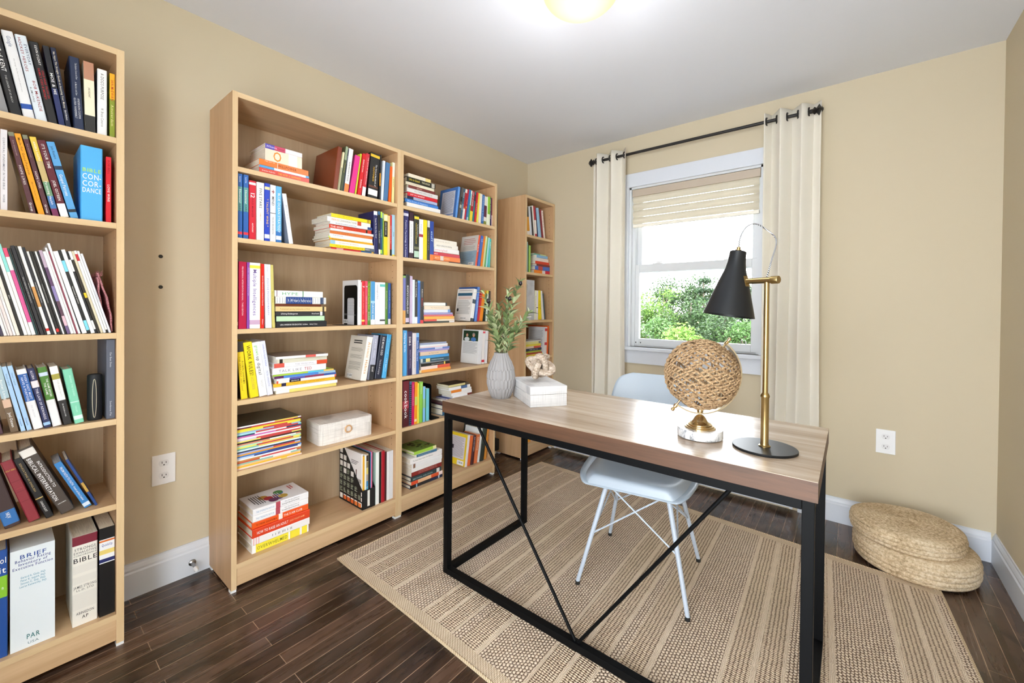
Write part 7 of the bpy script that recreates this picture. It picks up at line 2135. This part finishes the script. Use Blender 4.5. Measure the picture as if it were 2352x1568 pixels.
# desk lamp
lp_ = thing('desk_lamp', 'black cone-shade desk lamp with brass stem on the desk', 'lamp', (2.020, .826, ZD))
M_LBLACK = mat('satin_black_metal', '17191c', .42, spec=.35)
MB().lathe([(.001, 0), (.083, 0), (.084, .0015), (.084, .0065), (.083, .0075), (.001, .0075)], 64).build('base', M_LBLACK, lp_, smooth=True)
MB().lathe([(.001, .0075), (.0155, .0075), (.0155, .010), (.0115, .012), (.0105, .018), (.0105, .150), (.0118, .152), (.0118, .156), (.0095, .162), (.0072, .165), (.0072, .490), (.001, .490)], 24).build('stem', M_BRASS, lp_, smooth=True)
TOW = Vector((.63, -.777, 0))
ARM = (LAT * cos(radians(62)) + TOW * sin(radians(62))).normalized()
az = .494
am = MB()
am.tube([-ARM * .062 + Vector((0, 0, az)), ARM * .012 + Vector((0, 0, az))], .0088, 20)
arm = am.build('arm', M_BRASS, lp_, smooth=True)
MB().tube([ARM * .012 + Vector((0, 0, az)), ARM * .014 + Vector((0, 0, az)), ARM * .033 + Vector((0, 0, az)), ARM * .034 + Vector((0, 0, az))], [.0088, .0112, .0112, .0105], 22).build('knob', M_BRASS, arm, smooth=True)
# shade axis leans a little
sc_top = Vector((-.073, 0, 0))
c_mid = -ARM * .105 + Vector((0, 0, az - .006))
ax_s = (LAT * .14 + Vector((0, 0, 1))).normalized()
rotm = Vector((0, 0, 1)).rotation_difference(ax_s).to_matrix()
SP = [(.0235, .1015), (.0240, .085), (.0260, .066), (.0300, .045), (.0445, 0.0), (.0735, -.101), (.0727, -.101), (.0435, .0), (.0290, .045), (.0250, .066), (.0230, .085), (.0225, .100)]
sh2 = MB().lathe(SP, 56, c_mid, mtx=rotm, closed_ends=False)
sh2.lathe([(.001, .1035), (.020, .1035), (.0235, .1015), (.0225, .1), (.001, .1)], 40, c_mid, mtx=rotm, closed_ends=False)
shd = sh2.build('shade', M_LBLACK, lp_, smooth=True)
MB().lathe([(.001, .1035), (.009, .1035), (.009, .108), (.0055, .1095), (.0055, .116), (.003, .1175), (.001, .1175)], 18, c_mid, mtx=rotm).build('cord_grip', M_BRASS, shd, smooth=True)
pc = -ARM * .060 + Vector((0, 0, az))
pn = Vector((-ARM.y, ARM.x, 0))
pb = MB()
up = (Vector((0, 0, 1)) + ARM * -.24).normalized()
vv = []
for dd in (0, -.0025):
    for a_, b_ in ((-1, -1), (1, -1), (1, 1), (-1, 1)):
        vv.append(pc + ARM * dd + pn * a_ * .009 + up * b_ * .0165)
pb.add(vv, [(0, 1, 2, 3), (7, 6, 5, 4), (0, 1, 5, 4), (1, 2, 6, 5), (2, 3, 7, 6), (3, 0, 4, 7)])
pb.build('mounting_plate', M_BRASS, shd)
cg = c_mid + ax_s * .117
cab = [cg, cg + Vector((0, 0, .03)) + LAT * .004, cg + Vector((0, 0, .062)) + LAT * .022, cg + Vector((0, 0, .073)) + LAT * .050, cg + Vector((0, 0, .058)) + LAT * .082 , cg + Vector((0, 0, .018)) + LAT * .098 - FWD * .03, Vector((0, 0, az + .055)) + LAT * .012, Vector((0, 0, az + .0085))]
sm = []
for k in range(len(cab) - 1):
    p0, p1, p2, p3 = cab[max(k - 1, 0)], cab[k], cab[k + 1], cab[min(k + 2, len(cab) - 1)]
    for j in range(8):
        t = j / 8
        sm.append(.5 * (2 * p1 + (p2 - p0) * t + (2 * p0 - 5 * p1 + 4 * p2 - p3) * t * t + (3 * p1 - p0 - 3 * p2 + p3) * t ** 3))
sm.append(cab[-1])
mc = mat('braided_cord', '6a6a70', .8)
t = NT(mc)
wv = t.n('TexWave', Scale=90.0, Distortion=0.0)
wv.bands_direction = 'DIAGONAL'
t.l(t.coords(), wv.inputs['Vector'])
t.l(t.ramp(wv.outputs['Fac'], [(.4, lin('2c2c30')), (.6, lin('c8c8cc'))]), t.b.inputs['Base Color'])
MB().tube(sm, .0022, 8).build('cord', mc, lp_, smooth=True)
b_ = bmesh.new()
bmesh.ops.create_uvsphere(b_, u_segments=16, v_segments=12, radius=.022)
x_ = MB()
x_.bm(b_, None, Matrix.Translation(c_mid + ax_s * -.02))
x_.build('bulb', mat('frosted_bulb', 'f0f0ee', .3), shd, smooth=True)
